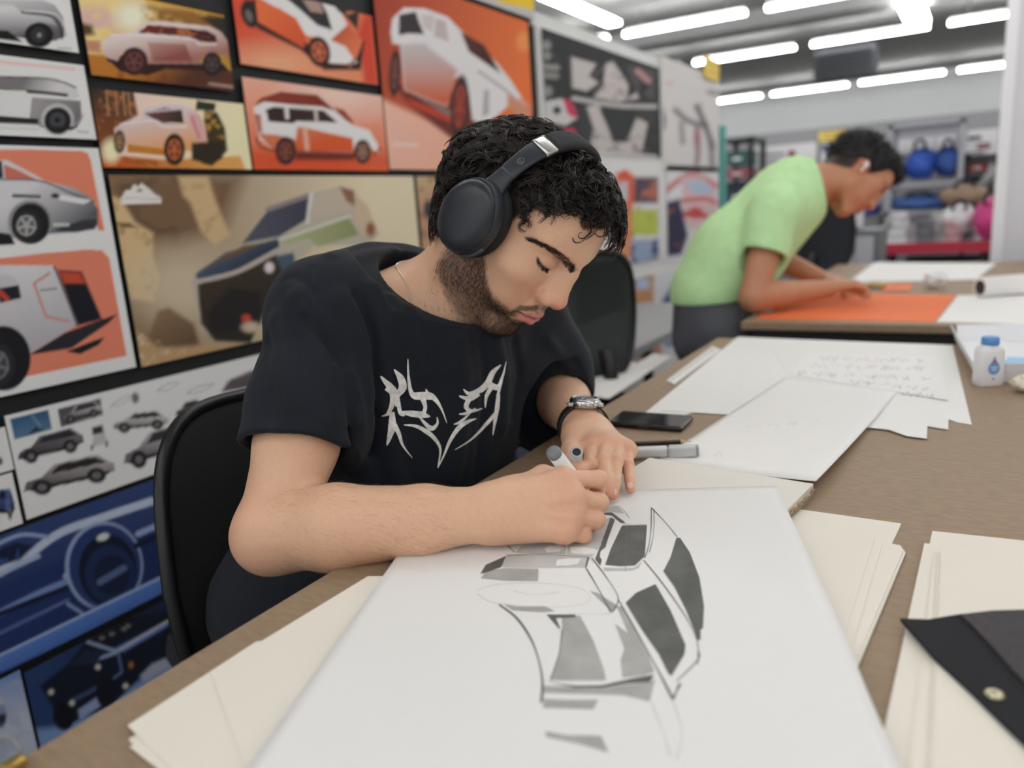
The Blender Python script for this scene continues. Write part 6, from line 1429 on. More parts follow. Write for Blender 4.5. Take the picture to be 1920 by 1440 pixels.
    for x in (-1, 1):
        h0 = hip + RT * x * 0.09 + np.array([0, 0, -0.02]); kn = h0 + FW * 0.40 + np.array([0, 0, 0.01 - FW[2] * 0.4]); an = kn + np.array([-0.10, 0.0, -0.50]); q.cone(h0, kn, 0.085, 0.068, 0.03); q.cone(kn, an, 0.066, 0.055, 0.02)
        s = Sdf().ell(an + np.array([0.06, 0, -0.06]), (0.13, 0.047, 0.045), 0.0).cone(an, an + np.array([0, 0, -0.05]), 0.042, 0.044, 0.02); s.plane(an + np.array([0, 0, -0.095]), (0, 0, -1), 0.003)
        Vs, Fs = polygonize(s, an - 0.25, an + 0.25, 0.008, 2); fastmesh('shoe', Vs, Fs, mat('dark_shoe', (50, 50, 54), 0.6), p)
    Vt, Ft = polygonize(q, (-1.0, 0.5, 0.05), (-0.15, 1.2, 0.9), 0.008, 2); fastmesh('trousers', Vt, Ft, mat('dark_trousers', (40, 42, 48), 0.85), p)
    # neck chain
    nk = thing('necklace', 'thin silver chain round the neck of the seated man', 'necklace', tuple(RING_C))
    bk_, fr_ = np.array([-0.682, 0.884, 1.205]), np.array([-0.560, 0.842, 1.050]); C0 = (bk_ + fr_) / 2; fb = (fr_ - bk_) / 2; a0 = unit(RT - fb * np.dot(RT, fb) / (fb @ fb)) * 0.062
    L = np.array([C0 + math.cos(v) * a0 + math.sin(v) * fb for v in np.linspace(0, 2 * math.pi, 161)[:-1]]); L = snap(B, L, 5); L = L + sdf_grad(B, L) * 0.0010
    MB().tube(L, 0.0008, 5, closed=True).build('chain', mat('chain_silver', (214, 210, 204), 0.25, metal=1.0), nk, True)
    return p
BODY_H = 0.0018
make_person(); make_headphones()
# ================================================================== small things on the tables
Z_ = np.array([0, 0, 1.0])
def flat_axes(px0, px1, z):
    a, b = onz(*px0, z), onz(*px1, z); e = unit(b - a); return a, b, e, np.array([-e[1], e[0], 0.0])
# phone
a, b, e, f = flat_axes((1152, 790), (1290, 800), TT)
ph = thing('smartphone', 'black smartphone lying on the table by the watch hand', 'phone', (*((a + b) / 2)[:2], TT))
c = (a + b) / 2 + f * 0.0; Lp = np.linalg.norm(b - a)
MB().box(c + Z_ * 0.0045, (Lp, 0.072, 0.0085), [e, f, Z_], 0.0035).build('phone_body', mat('phone_black', (18, 18, 21), 0.25, coat=0.3), ph, True)
MB().box(c + Z_ * 0.0091, (Lp - 0.006, 0.066, 0.0006), [e, f, Z_]).build('screen_glass', mat('phone_glass', (12, 13, 16), 0.06, spec=0.6), ph)
MB().box(c + Z_ * 0.0047 - f * 0.0365, (0.018, 0.0012, 0.003), [e, f, Z_]).build('side_button', mat('phone_steel', (80, 82, 86), 0.3, metal=0.8), ph)
# pencil
a, b, e, f = flat_axes((1150, 834), (1276, 829), TT + 0.004)
pn = thing('pencil', 'black pencil with a sharpened tip beside the grey marker', 'pencil', (*((a + b) / 2)[:2], TT))
MB().tube([a, b], 0.0036, 6, up=Z_).build('pencil_shaft', mat('pencil_black', (28, 27, 28), 0.35), pn)
tip = b + e * 0.016
MB().tube([b, b + e * 0.012], [0.0035, 0.0011], 8).build('wood_cone', mat('pencil_wood', (214, 170, 130), 0.8), pn)
MB().tube([b + e * 0.012, tip], [0.0011, 0.0003], 6).build('lead_tip', mat('graphite', (50, 50, 54), 0.5), pn)
# markers
M_mk = mat('marker_barrel', (206, 208, 208), 0.38); M_mkw = mat('marker_white', (232, 232, 230), 0.4); M_mkg = mat('marker_grey_cap', (122, 128, 132), 0.35)
def marker(label, a, b, r, capfrac, name='marker', endcol=M_mkg, up=None, tipped=True):
    a, b = np.asarray(a, float), np.asarray(b, float); e = unit(b - a); t = thing(name, label, 'marker', tuple((a + b) / 2))
    q = a + (b - a) * capfrac
    f = unit(np.cross(Z_ if up is None else up, e)); g = np.cross(e, f); L1 = np.linalg.norm(q - a)
    MB().box((a + q) / 2, (L1, 2 * r, 1.7 * r), [e, f, g], r * 0.45).build('marker_barrel', M_mk if tipped else M_mkw, t, True)
    return t, e, f, g, q
za = TT + 0.0085
a, b, e, f = flat_axes((1150, 850), (1306, 850), za); b[2] += 0.0045
t, e, f, g, q = marker('silver grey marker lying capped beside the pencil', a, b, 0.0082, 0.66)
MB().box((q + b) / 2, (np.linalg.norm(b - q) - 0.001, 0.0172, 0.0150), [e, f, g], 0.003).build('marker_cap', mat('marker_cap_silver', (196, 199, 200), 0.35), t, True)
MB().box(b + e * 0.001, (0.0045, 0.0150, 0.0130), [e, f, g], 0.0015).build('cap_end', mat('marker_cap_end', (150, 152, 152), 0.4), t, True)
# the marker he draws with, tip on the paper
tp = onz(1118, 952, PAPER_Z + 0.0005); top = U(1036, 846, 0.795)
e = unit(top - tp); f = unit(np.cross(Z_, e)); g = np.cross(e, f)
mk = thing('marker', 'white marker with a grey end held in the drawing hand', 'marker', tuple(tp))
MB().tube([tp + e * 0.012, top - e * 0.006], 0.0078, 20).build('marker_barrel', M_mkw, mk, True)
MB().tube([top - e * 0.0065, top - e * 0.0035, top, top + e * 0.0012], [0.0078, 0.0080, 0.0074, 0.0060], 20).build('coloured_end', M_mkg, mk, True)
MB().tube([tp, tp + e * 0.004, tp + e * 0.012], [0.0012, 0.0030, 0.0060], 14).build('marker_nib', mat('nib_grey', (90, 92, 92), 0.7), mk, True)
# its cap, held open between thumb and finger of the other hand
cm = U(1081, 848, 0.893); ax = unit(unit(CAM - cm) * 0.86 + np.array([0.0, 0.15, 0.38])); cap = thing('loose_pen_lid', 'small open white marker cap pinched in the watch hand', 'cap', tuple(cm))
MB().tube([cm - ax * 0.026, cm - ax * 0.022, cm], [0.0055, 0.0070, 0.0076], 24).build('cap_shell', mat('cap_white', (206, 208, 208), 0.4), cap, True)
MB().tube([cm + ax * 0.0004 + 0.0062 * (math.cos(q) * unit(np.cross(ax, Z_)) + math.sin(q) * np.cross(ax, unit(np.cross(ax, Z_)))) for q in np.linspace(0, 2 * math.pi, 25)[:-1]], 0.0014, 8, closed=True).build('cap_rim', mat('cap_rim_grey', (186, 188, 190), 0.35), cap, True)
MB().lathe(cm + ax * 0.0003, ax, [(0.0048, 0), (0.0046, 0.0003)], 20).build('cap_hollow', mat('cap_hollow_dark', (36, 38, 42), 0.6), cap)  # dark disc painted in for the shade inside the cap
# powder bottle
pc2 = onz(1851, 722, TT); s_ = unit(np.array([CM[0][0], CM[0][1], 0])); n_ = np.array([s_[1], -s_[0], 0.0]); n_ = n_ if np.dot(n_, (CAM - pc2)) > 0 else -n_
pb_ = thing('powder_bottle', 'white powder bottle with blue cap and blue drop label', 'bottle', tuple(pc2))
mbt = MB(); sec = []
for (h_, wx, wy) in [(0, .0215, .0135), (.003, .0235, .0155), (.060, .0225, .0150), (.066, .0205, .0140), (.069, .0150, .0115), (.072, .0140, .0110)]:
    sec.append([pc2 + Z_ * h_ + s_ * (wx * math.copysign(abs(math.cos(q)) ** .6, math.cos(q))) + n_ * (wy * math.copysign(abs(math.sin(q)) ** .6, math.sin(q))) for q in np.linspace(0, 2 * math.pi, 33)[:-1]])
V = [p for s in sec for p in s]; F = [(i * 32 + k, i * 32 + (k + 1) % 32, (i + 1) * 32 + (k + 1) % 32, (i + 1) * 32 + k) for i in range(5) for k in range(32)] + [tuple(range(32))[::-1], tuple(range(160, 192))]
mesh('bottle_body', V, F, mat('bottle_white', (236, 236, 238), 0.35), pb_, True)
MB().lathe(pc2 + Z_ * 0.0722, Z_, [(0.0135, 0), (0.0140, 0.001), (0.0135, 0.0125), (0.012, 0.0135)], 28, 1.0).build('bottle_cap', mat('cap_blue', (92, 150, 214), 0.4), pb_, True)
drop = [(0, .0175), (.0035, .010), (.0085, .002), (.0095, -.005), (.0065, -.0115), (0, -.014), (-.0065, -.0115), (-.0095, -.005), (-.0085, .002), (-.0035, .010)]
dp = spline(drop, 40, True); cc = pc2 + Z_ * 0.036 + n_ * 0.0158
lab = MB().prism([cc + s_ * x + Z_ * y for x, y in dp], n_ * 0.0004).build('drop_label', mat('label_blue', (104, 156, 214), 0.5), pb_)
MB().lathe(cc + n_ * 0.0005 + Z_ * 0.0085, n_, [(0.0028, 0), (0.0026, 0.0002)], 16).build('red_dot', mat('label_red', (206, 60, 70), 0.5), lab)
for k in range(2): MB().box(cc + n_ * 0.0006 - Z_ * (0.001 + 0.0045 * k), (0.012 - 0.003 * k, 0.0018, 0.0003), [s_, Z_, n_]).build('label_text_line', mat('label_white', (226, 232, 240), 0.5), lab)
MB().box(cc - Z_ * 0.0215, (0.004, 0.003, 0.0003), [s_, Z_, n_]).build('net_mark', mat('label_blue', (104, 156, 214), 0.5), pb_)
# white tray box beside it
tb = thing('card_tray', 'open white card tray behind the powder bottle', 'tray', tuple(onz(1870, 700, TT)))
k0, k1, k2, k3 = onz(1838, 716, TT), onz(2010, 716, TT), onz(1990, 640, TT), onz(1794, 640, TT); hh = Z_ * 0.036
M_card = mat('white_card', (236, 237, 240), 0.7)
MB().prism([k0, k1, k2, k3], Z_ * 0.002).build('tray_floor', M_card, tb)
def wallp(p, q, out, name):
    o = np.asarray(out) * 0.012; MB().hexa([p, q, q + unit(p - q) * 0 + np.array(out) * 0.002, p + np.array(out) * 0.002], [p + hh + o, q + hh + o, q + hh + o + np.array(out) * 0.002, p + hh + o + np.array(out) * 0.002]).build(name, M_card, tb)
un = lambda p, q: unit(np.array([(q - p)[1], -(q - p)[0], 0.0]))
wallp(k0, k1, un(k0, k1), 'tray_wall'); wallp(k2, k3, un(k2, k3), 'tray_wall'); wallp(k3, k0, un(k3, k0), 'tray_wall'); wallp(k1, k2, un(k1, k2), 'tray_wall')
MB().prism([onz(1880, 690, TT + .003), onz(1990, 700, TT + .003), onz(1990, 680, TT + .003), onz(1890, 672, TT + .003)], Z_ * 0.004).build('blue_wrapper', mat('wrapper_blue', (150, 196, 236), 0.5), tb)
# crumpled tissue
def crumple(name, label, c, r, m, seed, cat='tissue'):
    bm = bmesh.new(); bmesh.ops.create_icosphere(bm, subdivisions=3, radius=1.0)
    P = np.array([v.co[:] for v in bm.verts]); d = 1 + 0.35 * noise3(P, 2.2, seed) + 0.2 * noise3(P, 5.0, seed + 1)
    for v, q, k in zip(bm.verts, P, d): v.co = Vector((q * k * np.array([r, r, r * 0.7])).tolist())
    zmin = min(v.co.z for v in bm.verts)
    for v in bm.verts: v.co += Vector((float(c[0]), float(c[1]), float(c[2]) - zmin * 0.98))
    me = bpy.data.meshes.new(name); bm.to_mesh(me); bm.free(); o = link(name, me, m); recenter(o); return tag(o, label, cat)
crumple('crumpled_tissue', 'crumpled cream tissue at the right edge by the tray', onz(1920, 735, TT), 0.018, mat('tissue_cream', (232, 226, 206), 0.9), 4)
crumple('crumpled_tissue', 'small white tissue heap on the rear table', onz(1752, 540, TT), 0.035, mat('tissue_white', (240, 240, 240), 0.9), 9)
# rolled paper tube on the rear table
a, b = onz(1838, 540, TT + 0.03), onz(2100, 520, TT + 0.03); a[2] = b[2] = TT + 0.032
rl = thing('paper_roll', 'rolled white paper with a dark open end on the rear table', 'roll', tuple((a + b) / 2 - Z_ * 0.03))
MB().tube([a, b], 0.031, 24).build('rolled_sheet', M_paper, rl, True); e = unit(b - a)
MB().lathe(a - e * 0.0006, -e, [(0.022, 0), (0.021, 0.0005)], 20).build('roll_opening', mat('roll_dark', (60, 52, 46), 0.9), rl)  # shade inside the roll, painted as a dark disc on its end
tk = thing('tape_roll', 'small tan tape roll by the hands of the bending man', 'tape', tuple(onz(1640, 540, TT)))
c = onz(1640, 540, TT); MB().tube([c + Z_ * 0.012 + 0.028 * np.array([math.cos(q), math.sin(q), 0]) for q in np.linspace(0, 2 * math.pi, 25)[:-1]], 0.010, 8, closed=True).build('tape_ring', mat('tape_tan', (206, 180, 130), 0.5), tk, True)
MB().tube([c + Z_ * 0.012 + 0.018 * np.array([math.cos(q), math.sin(q), 0]) for q in np.linspace(0, 2 * math.pi, 25)[:-1]], 0.003, 8, closed=True).build('tape_core', mat('tape_core', (120, 96, 76), 0.8), tk, True)
# black felt case with flap and snap
zc = TT + 0.0070
fc = thing('felt_case', 'black felt case with a brass snap on the right paper stack', 'case', tuple(onz(1850, 1260, zc)))
lower = [(1688, 1165), (1740, 1167), (1800, 1157), (2000, 1150), (2050, 1500), (1960, 1440), (1880, 1362), (1820, 1302), (1752, 1238), (1712, 1192)]
MB().prism([onz(x, y, zc) for x, y in lower], Z_ * 0.0028).build('lower_flap', mat('black_felt', (30, 32, 36), 0.95, noise=0.15, nscale=300, bump=0.3, bscale=500), fc)
upper = [(1800, 1157), (1860, 1150), (2000, 1146), (2050, 1400), (1960, 1322), (1900, 1262), (1860, 1216), (1822, 1176)]
MB().prism([onz(x, y, zc + 0.0028) for x, y in upper], Z_ * 0.0026).build('upper_flap', mat('grey_felt', (72, 70, 72), 0.95, noise=0.12, nscale=300, bump=0.3, bscale=500), fc)
sn = onz(1864, 1303, zc + 0.0028)
MB().lathe(sn, Z_, [(0.0062, 0), (0.0060, 0.0012), (0.0042, 0.0022), (0.0018, 0.0026)], 20).build('snap_button', mat('snap_brass', (206, 200, 170), 0.3, metal=0.8), fc, True)
MB().lathe(sn + Z_ * 0.0024, Z_, [(0.0020, 0), (0.0018, 0.0016), (0.0008, 0.002)], 14).build('snap_stud', mat('snap_brass', (206, 200, 170), 0.3, metal=0.8), fc, True)
# binder clip on the near table edge
bc = onz(18, 1436, TT + 0.003); kl = thing('binder_clip', 'small wire binder clip at the near left table corner', 'clip', tuple(bc - Z_ * 0.003))
MB().box(bc + np.array([0.006, 0, 0.003]), (0.010, 0.015, 0.007), None, 0.002).build('clip_body', mat('clip_brass', (190, 160, 90), 0.35, metal=0.8), kl, True)
for s in (-1, 1): MB().tube(spline([bc + np.array([0.002, s * 0.008, 0.006]), bc + np.array([-0.012, s * 0.009, 0.012]), bc + np.array([-0.020, 0, 0.014]), bc + np.array([-0.012, -s * 0.004, 0.012])], 14), 0.0011, 6).build('clip_wire', mat('clip_wire', (150, 150, 150), 0.3, metal=0.9), kl, True)
# specks of eraser dust on the board
# ================================================================== watch and necklace
def make_watch():
    d = unit(WRL - ELL); c = WRL + d * 0.008; toc = unit(np.array([0.10, 0.02, 1.0])); n = unit(toc - d * np.dot(toc, d)); s = np.cross(d, n)
    w = thing('wrist_watch', 'steel chronograph watch on a black strap at the left wrist', 'watch', tuple(c))
    R = 0.0325
    strap = MB(); V = []; F = []; K = 40
    for k in range(K + 1):
        q = math.radians(28 + (332 - 28) * k / K)
        for (rr, ww) in ((R, -0.009), (R, 0.009), (R + 0.0028, 0.009), (R + 0.0028, -0.009)):
            V.append(c + d * ww + rr * (math.cos(q) * n + math.sin(q) * s))
    for k in range(K):
        for j in range(4): F.append((k * 4 + j, k * 4 + (j + 1) % 4, (k + 1) * 4 + (j + 1) % 4, (k + 1) * 4 + j))
    F += [(0, 1, 2, 3), (K * 4 + 3, K * 4 + 2, K * 4 + 1, K * 4)]
    mesh('watch_strap', V, F, mat('strap_black', (22, 22, 24), 0.6), w, False)
    st = mat('watch_steel', (206, 206, 208), 0.18, metal=1.0); o = c + n * (R - 0.003)
    MB().lathe(o, n, [(0.0180, 0), (0.0202, 0.001), (0.0208, 0.007), (0.0195, 0.0100), (0.0160, 0.0105)], 40).build('watch_case', st, w, True)
    MB().tube([o + n * 0.0103 + 0.0175 * (math.cos(q) * d + math.sin(q) * s) for q in np.linspace(0, 2 * math.pi, 41)[:-1]], 0.0018, 8, closed=True).build('bezel', mat('bezel_steel', (176, 178, 180), 0.2, metal=1.0), w, True)
    dial = MB().lathe(o + n * 0.0101, n, [(0.0160, 0), (0.0148, 0.0006)], 36).build('dial', mat('dial_dark', (40, 44, 50), 0.3, coat=0.5), w)
    for (x, y) in ((0.006, 0), (-0.006, 0), (0, 0.006)):
        MB().tube([o + n * 0.0110 + d * x + s * y + 0.0030 * (math.cos(q) * d + math.sin(q) * s) for q in np.linspace(0, 2 * math.pi, 17)[:-1]], 0.0004, 5, closed=True).build('sub_dial', st, dial)
    for (ang, L) in ((0.6, 0.011), (2.4, 0.008)): v = math.cos(ang) * d + math.sin(ang) * s; MB().tube([o + n * 0.0114, o + n * 0.0114 + v * L], 0.0005, 5).build('watch_hand', st, dial)
    for k, ang in enumerate((-28, 0, 28)):
        v = math.cos(math.radians(ang)) * d + math.sin(math.radians(ang)) * s
        MB().tube([o + n * 0.005 + v * 0.019, o + n * 0.005 + v * 0.0250], 0.0022, 10).build('crown_button', st, w, True)
    for sx in (-1, 1):
        for dx in (-1, 1):
            MB().box(o + n * 0.0035 + s * sx * 0.0195 + d * dx * 0.0085, (0.004, 0.009, 0.005), [d, s, n], 0.001).build('lug', st, w, True)
    return w
make_watch()
# ================================================================== the bending man in the green shirt
def second_man():
    D = 2.38
    r = unit(-CM[2] * 0.97 + CM[0] * 0.10 - CM[1] * 0.10); f = CM[0] * 0.60 + CM[1] * 0.80; f = unit(f - r * np.dot(f, r)); u = np.cross(r, f); R2 = np.stack([r, f, u], 1)
    O2 = U(1596, 334, D + 0.06)
    hl = lambda p: O2 + R2 @ np.asarray(p, float)
    SR2 = U(1452, 398, 2.30); SL2 = U(1475, 400, 2.62); ER2 = U(1412, 558, 2.285); WR2 = U(1552, 541, 2.36); EL2 = U(1462, 488, 2.66); WL2 = U(1540, 522, 2.60)
    NB = U(1500, 350, D + 0.07); HIP = U(1338, 600, D + 0.12); MID = U(1380, 480, D + 0.08)
    p = thing('person', 'man in a light green T-shirt bending over the rear table', 'person', (HIP[0], HIP[1], 0))
    s = Sdf().merge(head_sdf(), R2, O2)
    s.cone(hl((0, -0.03, -0.04)), NB, 0.055, 0.062, 0.03)
    s.cone(NB, SR2, 0.055, 0.045, 0.04); s.cone(NB, SL2, 0.055, 0.045, 0.04); s.cone(NB - (NB - MID) * 0.15, MID, 0.09, 0.10, 0.05); s.cone(MID, HIP, 0.10, 0.11, 0.05)
    s.cone(SR2, ER2, 0.050, 0.040, 0.02); s.cone(ER2, ER2 + 0.35 * (WR2 - ER2), 0.040, 0.040, 0.015); s.cone(ER2 + 0.35 * (WR2 - ER2), WR2, 0.040, 0.027, 0.015)
    s.cone(SL2, EL2, 0.050, 0.040, 0.02); s.cone(EL2, WL2, 0.040, 0.027, 0.015)
    def simple_hand(w, k, tip, sgn):
        d = unit(k - w); side = unit(np.cross(d, (0, 0, 1)))
        for i in range(4):
            b = k + side * (0.018 * (i - 1.5)) * sgn; s.cone(w + side * 0.006 * (i - 1.5), b, 0.017, 0.012, 0.01)
            m = b + d * 0.032 - np.array([0, 0, 0.006 + 0.003 * i]); e = m + d * 0.012 - np.array([0, 0, 0.026]); s.chain([b, m, e, e - d * 0.012], [0.0105, 0.0098, 0.0088, 0.0075], 0.004)
        a = w + d * 0.03 - side * 0.025 * sgn; s.chain([w, a, a + d * 0.035 - np.array([0, 0, 0.012]), tip], [0.017, 0.014, 0.011, 0.009], 0.008)
    simple_hand(WR2, U(1594, 533, 2.36), U(1612, 548, 2.36), 1); simple_hand(WL2, U(1570, 528, 2.56), U(1590, 538, 2.54), -1)
    for x in (-1, 1):
        s.ell(hl((x * 0.078, -0.012, 0.0)), (0.008, 0.017, 0.030), 0.006, R2.T); s.ell(hl((x * 0.086, -0.008, 0.002)), (0.006, 0.009, 0.018), 0.004, R2.T, mode='-')
    lo = np.minimum.reduce([HIP, WL2, O2, ER2]) - 0.3; hi = np.maximum.reduce([HIP, WR2, O2, SL2]) + 0.3
    V, F = polygonize(s, lo, hi, 0.0036, 3)
    L = (V - O2) @ R2; c = np.tile(np.array(srgb(196, 138, 104)), (len(V), 1)); near = np.linalg.norm(L, axis=1) < 0.17
    def bl(w, rgb): 
        nonlocal c
        w = np.clip(w, 0, 1)[:, None]; c = c * (1 - w) + np.array(srgb(*rgb)) * w
    bl(0.95 * smooth01(0, 0.012, L[:, 2] - hairline(L) + 0.012) * near * ~((np.abs(L[:, 0]) > 0.068) & (np.abs(L[:, 1] + 0.012) < 0.022) & (L[:, 2] < 0.034)), (24, 22, 25))
    g = lambda q, k: np.exp(-(((L - np.array(q)) / k) ** 2).sum(1)) * near
    bl(0.5 * g((0.035, 0.07, -0.012), (0.03, 0.03, 0.025)), (196, 104, 84)); bl(0.5 * g((0.075, -0.012, 0.01), (0.03, 0.02, 0.03)), (206, 104, 84)); bl(0.7 * g((0.02, 0.092, -0.047), (0.02, 0.02, 0.006)), (166, 84, 78)); bl(0.9 * g((0.03, 0.085, 0.046), (0.022, 0.02, 0.005)), (40, 30, 28)); bl(0.8 * g((0.031, 0.085, 0.022), (0.014, 0.02, 0.003)), (50, 34, 30))
    fastmesh('body', V, F, mat('tanned_skin', (196, 138, 104), 0.5, attr='Col', sss=0.08), p, True, c)
    # short dark hair: cap grown from the skull with a rough top
    h = Sdf().merge(Sdf().ell((0, -0.022, 0.056), (0.082, 0.107, 0.093), 0.0).ell((0, 0.040, 0.098), (0.066, 0.058, 0.046), 0.03), R2, O2)
    cut = lambda P: -((((P - O2) @ R2)[:, 2]) - np.interp(np.degrees(np.arctan2(np.abs(((P - O2) @ R2)[:, 0]), ((P - O2) @ R2)[:, 1])), [0, 30, 50, 62, 76, 92, 108, 125, 180], [0.098, 0.094, 0.084, 0.050, 0.008, 0.030, 0.030, -0.020, -0.055]))
    h._op('-', (lambda P: -cut(P) * 1.0), O2, 0.3, 0.004)
    V, F = polygonize(h, O2 - 0.2, O2 + 0.2, 0.0035, 3); V = V + unit(R2[:, 2]) * (0.007 * noise3(V, 60, 3) + 0.004 * noise3(V, 130, 4))[:, None]; hm = mat('short_black_hair', (25, 23, 27), 0.6, bump=0.6, bscale=350); hb = fastmesh('hair', V, F, hm, p)
    i = rng.choice(len(V), 2600); n_ = V[i] - O2 - R2[:, 2] * 0.03; n_ /= np.linalg.norm(n_, axis=1, keepdims=True); d_ = n_ + 0.5 * R2[:, 1] + rng.normal(scale=0.35, size=(2600, 3)); d_ /= np.linalg.norm(d_, axis=1, keepdims=True)
    ln = V[i][:, None] - 0.004 * n_[:, None] + d_[:, None] * (np.linspace(0, 1, 4)[None, :, None] * rng.uniform(0.010, 0.024, 2600)[:, None, None]); Vs, Fs = strand_mesh(ln, 0.0012, 0.0004); fastmesh('hair_tufts', Vs, Fs, hm, hb)
    # shirt
    t = Sdf()
    t.cone(NB + (MID - NB) * 0.22, MID, 0.125, 0.140, 0.0); t.cone(MID, U(1334, 548, D + 0.10), 0.140, 0.132, 0.04)
    ax = unit(MID - NB); sd = unit(np.cross(ax, CM[0])); 
    t.cone(NB + ax * 0.05, SR2 + np.array([0, 0, 0.0]), 0.082, 0.068, 0.05); t.cone(NB + ax * 0.05, SL2, 0.082, 0.068, 0.05)
    ua = ER2 - SR2; t.cone(SR2, SR2 + 0.52 * ua, 0.070, 0.070, 0.03); t.cone(SL2, SL2 + 0.5 * (EL2 - SL2), 0.068, 0.064, 0.03)
    hem = SR2 + 0.50 * ua; t.plane(hem, unit(ua), 0.003, c=hem + unit(ua) * 0.045 + r * 0.03, R=0.080); t.cone(hem - unit(ua) * 0.012 + r * 0.004, hem + unit(ua) * 0.002 + r * 0.004, 0.054, 0.054, 0.003, mode='-')
    hm2 = U(1332, 562, D + 0.10); t.plane(hm2, np.array([0, 0, -1.0]) + CM[0] * 0.06 - CM[0] * 0.0, 0.004, c=hm2 - np.array([0, 0, 0.15]), R=0.33)
    nk = hl((0, -0.03, -0.04)); nd = unit(nk - NB); rc = NB + nd * 0.045; t.cone(NB, rc, 0.095, 0.082, 0.03); t.plane(rc, nd, 0.004, c=rc + nd * 0.07, R=0.12); t.cone(rc - nd * 0.03, rc + nd * 0.15, 0.070, 0.08, 0.003, mode='-')
    for px, w, a in [([(1480, 340), (1440, 400), (1420, 440)], .02, .006), ([(1380, 400), (1370, 480), (1350, 540)], .02, .006), ([(1400, 470), (1390, 540)], .014, -.008), ([(1300, 510), (1350, 530), (1390, 545)], .012, .006), ([(1310, 480), (1360, 505)], .012, .005), ([(1290, 540), (1340, 552), (1385, 560)], .010, -.005)]:
        t.ridge([U(x, y, 2.26) for x, y in px], w + 0.03, a)
    V, F = polygonize(t, lo - 0.05, hi, 0.005, 3); fastmesh('tshirt', V, F, mat('green_cotton', (198, 240, 178), 0.85, noise=0.05, nscale=30, bump=0.15, bscale=600), p)
    # trousers and shoes
    q = Sdf(); wst = U(1334, 560, D + 0.10); q.cone(wst, HIP + np.array([0, 0, -0.05]), 0.120, 0.135, 0.03)
    for x in (-1, 1):
        hp = HIP + r * 0.085 * x - np.array([0, 0, 0.06]); kn = np.array([HIP[0] + 0.06, HIP[1] + 0.02, 0.50]) + r * 0.10 * x; an = np.array([HIP[0] - 0.02, HIP[1] + 0.01, 0.10]) + r * 0.11 * x
        q.cone(hp, kn, 0.095, 0.072, 0.03); q.cone(kn, an, 0.072, 0.062, 0.02)
        sh = Sdf(); sh.ell(an + np.array([0.05, 0, -0.055]), (0.13, 0.048, 0.045), 0.0); sh.plane(an + np.array([0, 0, -0.098]), (0, 0, -1), 0.004); sh.cone(an, an + np.array([0, 0, -0.05]), 0.045, 0.045, 0.02)
        V, F = polygonize(sh, an - 0.25, an + 0.25, 0.008, 2); fastmesh('shoe', V, F, mat('dark_shoe', (50, 50, 54), 0.6), p)
    q.plane((0, 0, 0.085), (0, 0, -1), 0.003)
    V, F = polygonize(q, (HIP[0] - 0.4, HIP[1] - 0.4, 0.0), (HIP[0] + 0.4, HIP[1] + 0.4, 1.1), 0.007, 3); fastmesh('trousers', V, F, mat('grey_trousers', (84, 86, 92), 0.85, bump=0.2, bscale=400), p)
    # ear bud and pencil
    eb = hl((0.088, -0.008, 0.004)); b = thing('earbud', 'white wireless earbud in the ear of the bending man', 'earbud', tuple(eb))
    MB().lathe(eb, r, [(0.004, -0.004), (0.0075, 0.0), (0.0075, 0.006), (0.003, 0.009)], 16).build('bud', mat('earbud_white', (242, 242, 242), 0.3), b, True)
    MB().tube([eb + r * 0.004, eb + r * 0.006 + R2 @ np.array([0, 0.006, -0.030])], 0.0032, 10).build('stem', mat('earbud_white', (242, 242, 242), 0.3), b, True)
    hp_ = U(1612, 552, 2.37); pn2 = thing('pencil', 'thin dark pencil in the hand of the bending man', 'pencil', tuple(hp_)); e0 = onz(1622, 556, TT + 0.0015)
    dd = unit(U(1585, 505, 2.33) - e0); MB().tube([e0 + dd * 0.012, e0 + dd * 0.15], 0.0036, 6).build('pencil_shaft', mat('pencil_black', (28, 27, 28), 0.35), pn2); MB().tube([e0, e0 + dd * 0.012], [0.0006, 0.0034], 6).build('wood_cone', mat('pencil_wood', (214, 170, 130), 0.8), pn2)
    return p
second_man()
# ================================================================== cluttered far part of the room
def at(px, py, Y): return ony(px, py, Y)
def rectbox(name, label, cat, x0, y0, x1, y1, Y, depth, rgb, lid=None, group=None, to_floor=False, rough=0.7):
    """a carton or case filling the given pixel rectangle at distance Y, with a lid or band of its own"""
    a, b = at(x0, y1, Y), at(x1, y0, Y); z0, z1 = min(a[2], b[2]), max(a[2], b[2]); xa, xb = sorted((a[0], b[0]))
    c = ((xa + xb) / 2, Y + depth / 2, (z0 + z1) / 2); t = thing(name, label, cat, (c[0], c[1], z0), group)
    box('case_body', (c[0], c[1], z0 + (z1 - z0) * 0.44), (xb - xa, depth, (z1 - z0) * 0.88), mat('case_%d_%d_%d' % rgb, rgb, rough, noise=0.05, nscale=8), t, bevel=0.006)
    lr = lid or tuple(int(v * 0.8) for v in rgb)
    box('case_lid', (c[0], c[1], z1 - (z1 - z0) * 0.06), (xb - xa + 0.012, depth + 0.012, (z1 - z0) * 0.12), mat('case_%d_%d_%d' % lr, lr, rough), t, bevel=0.004)
    box('case_tag', (c[0], Y - 0.003, z0 + (z1 - z0) * 0.45), ((xb - xa) * 0.4, 0.004, (z1 - z0) * 0.22), mat('case_tag', (225, 224, 220), 0.7), t)
    return t
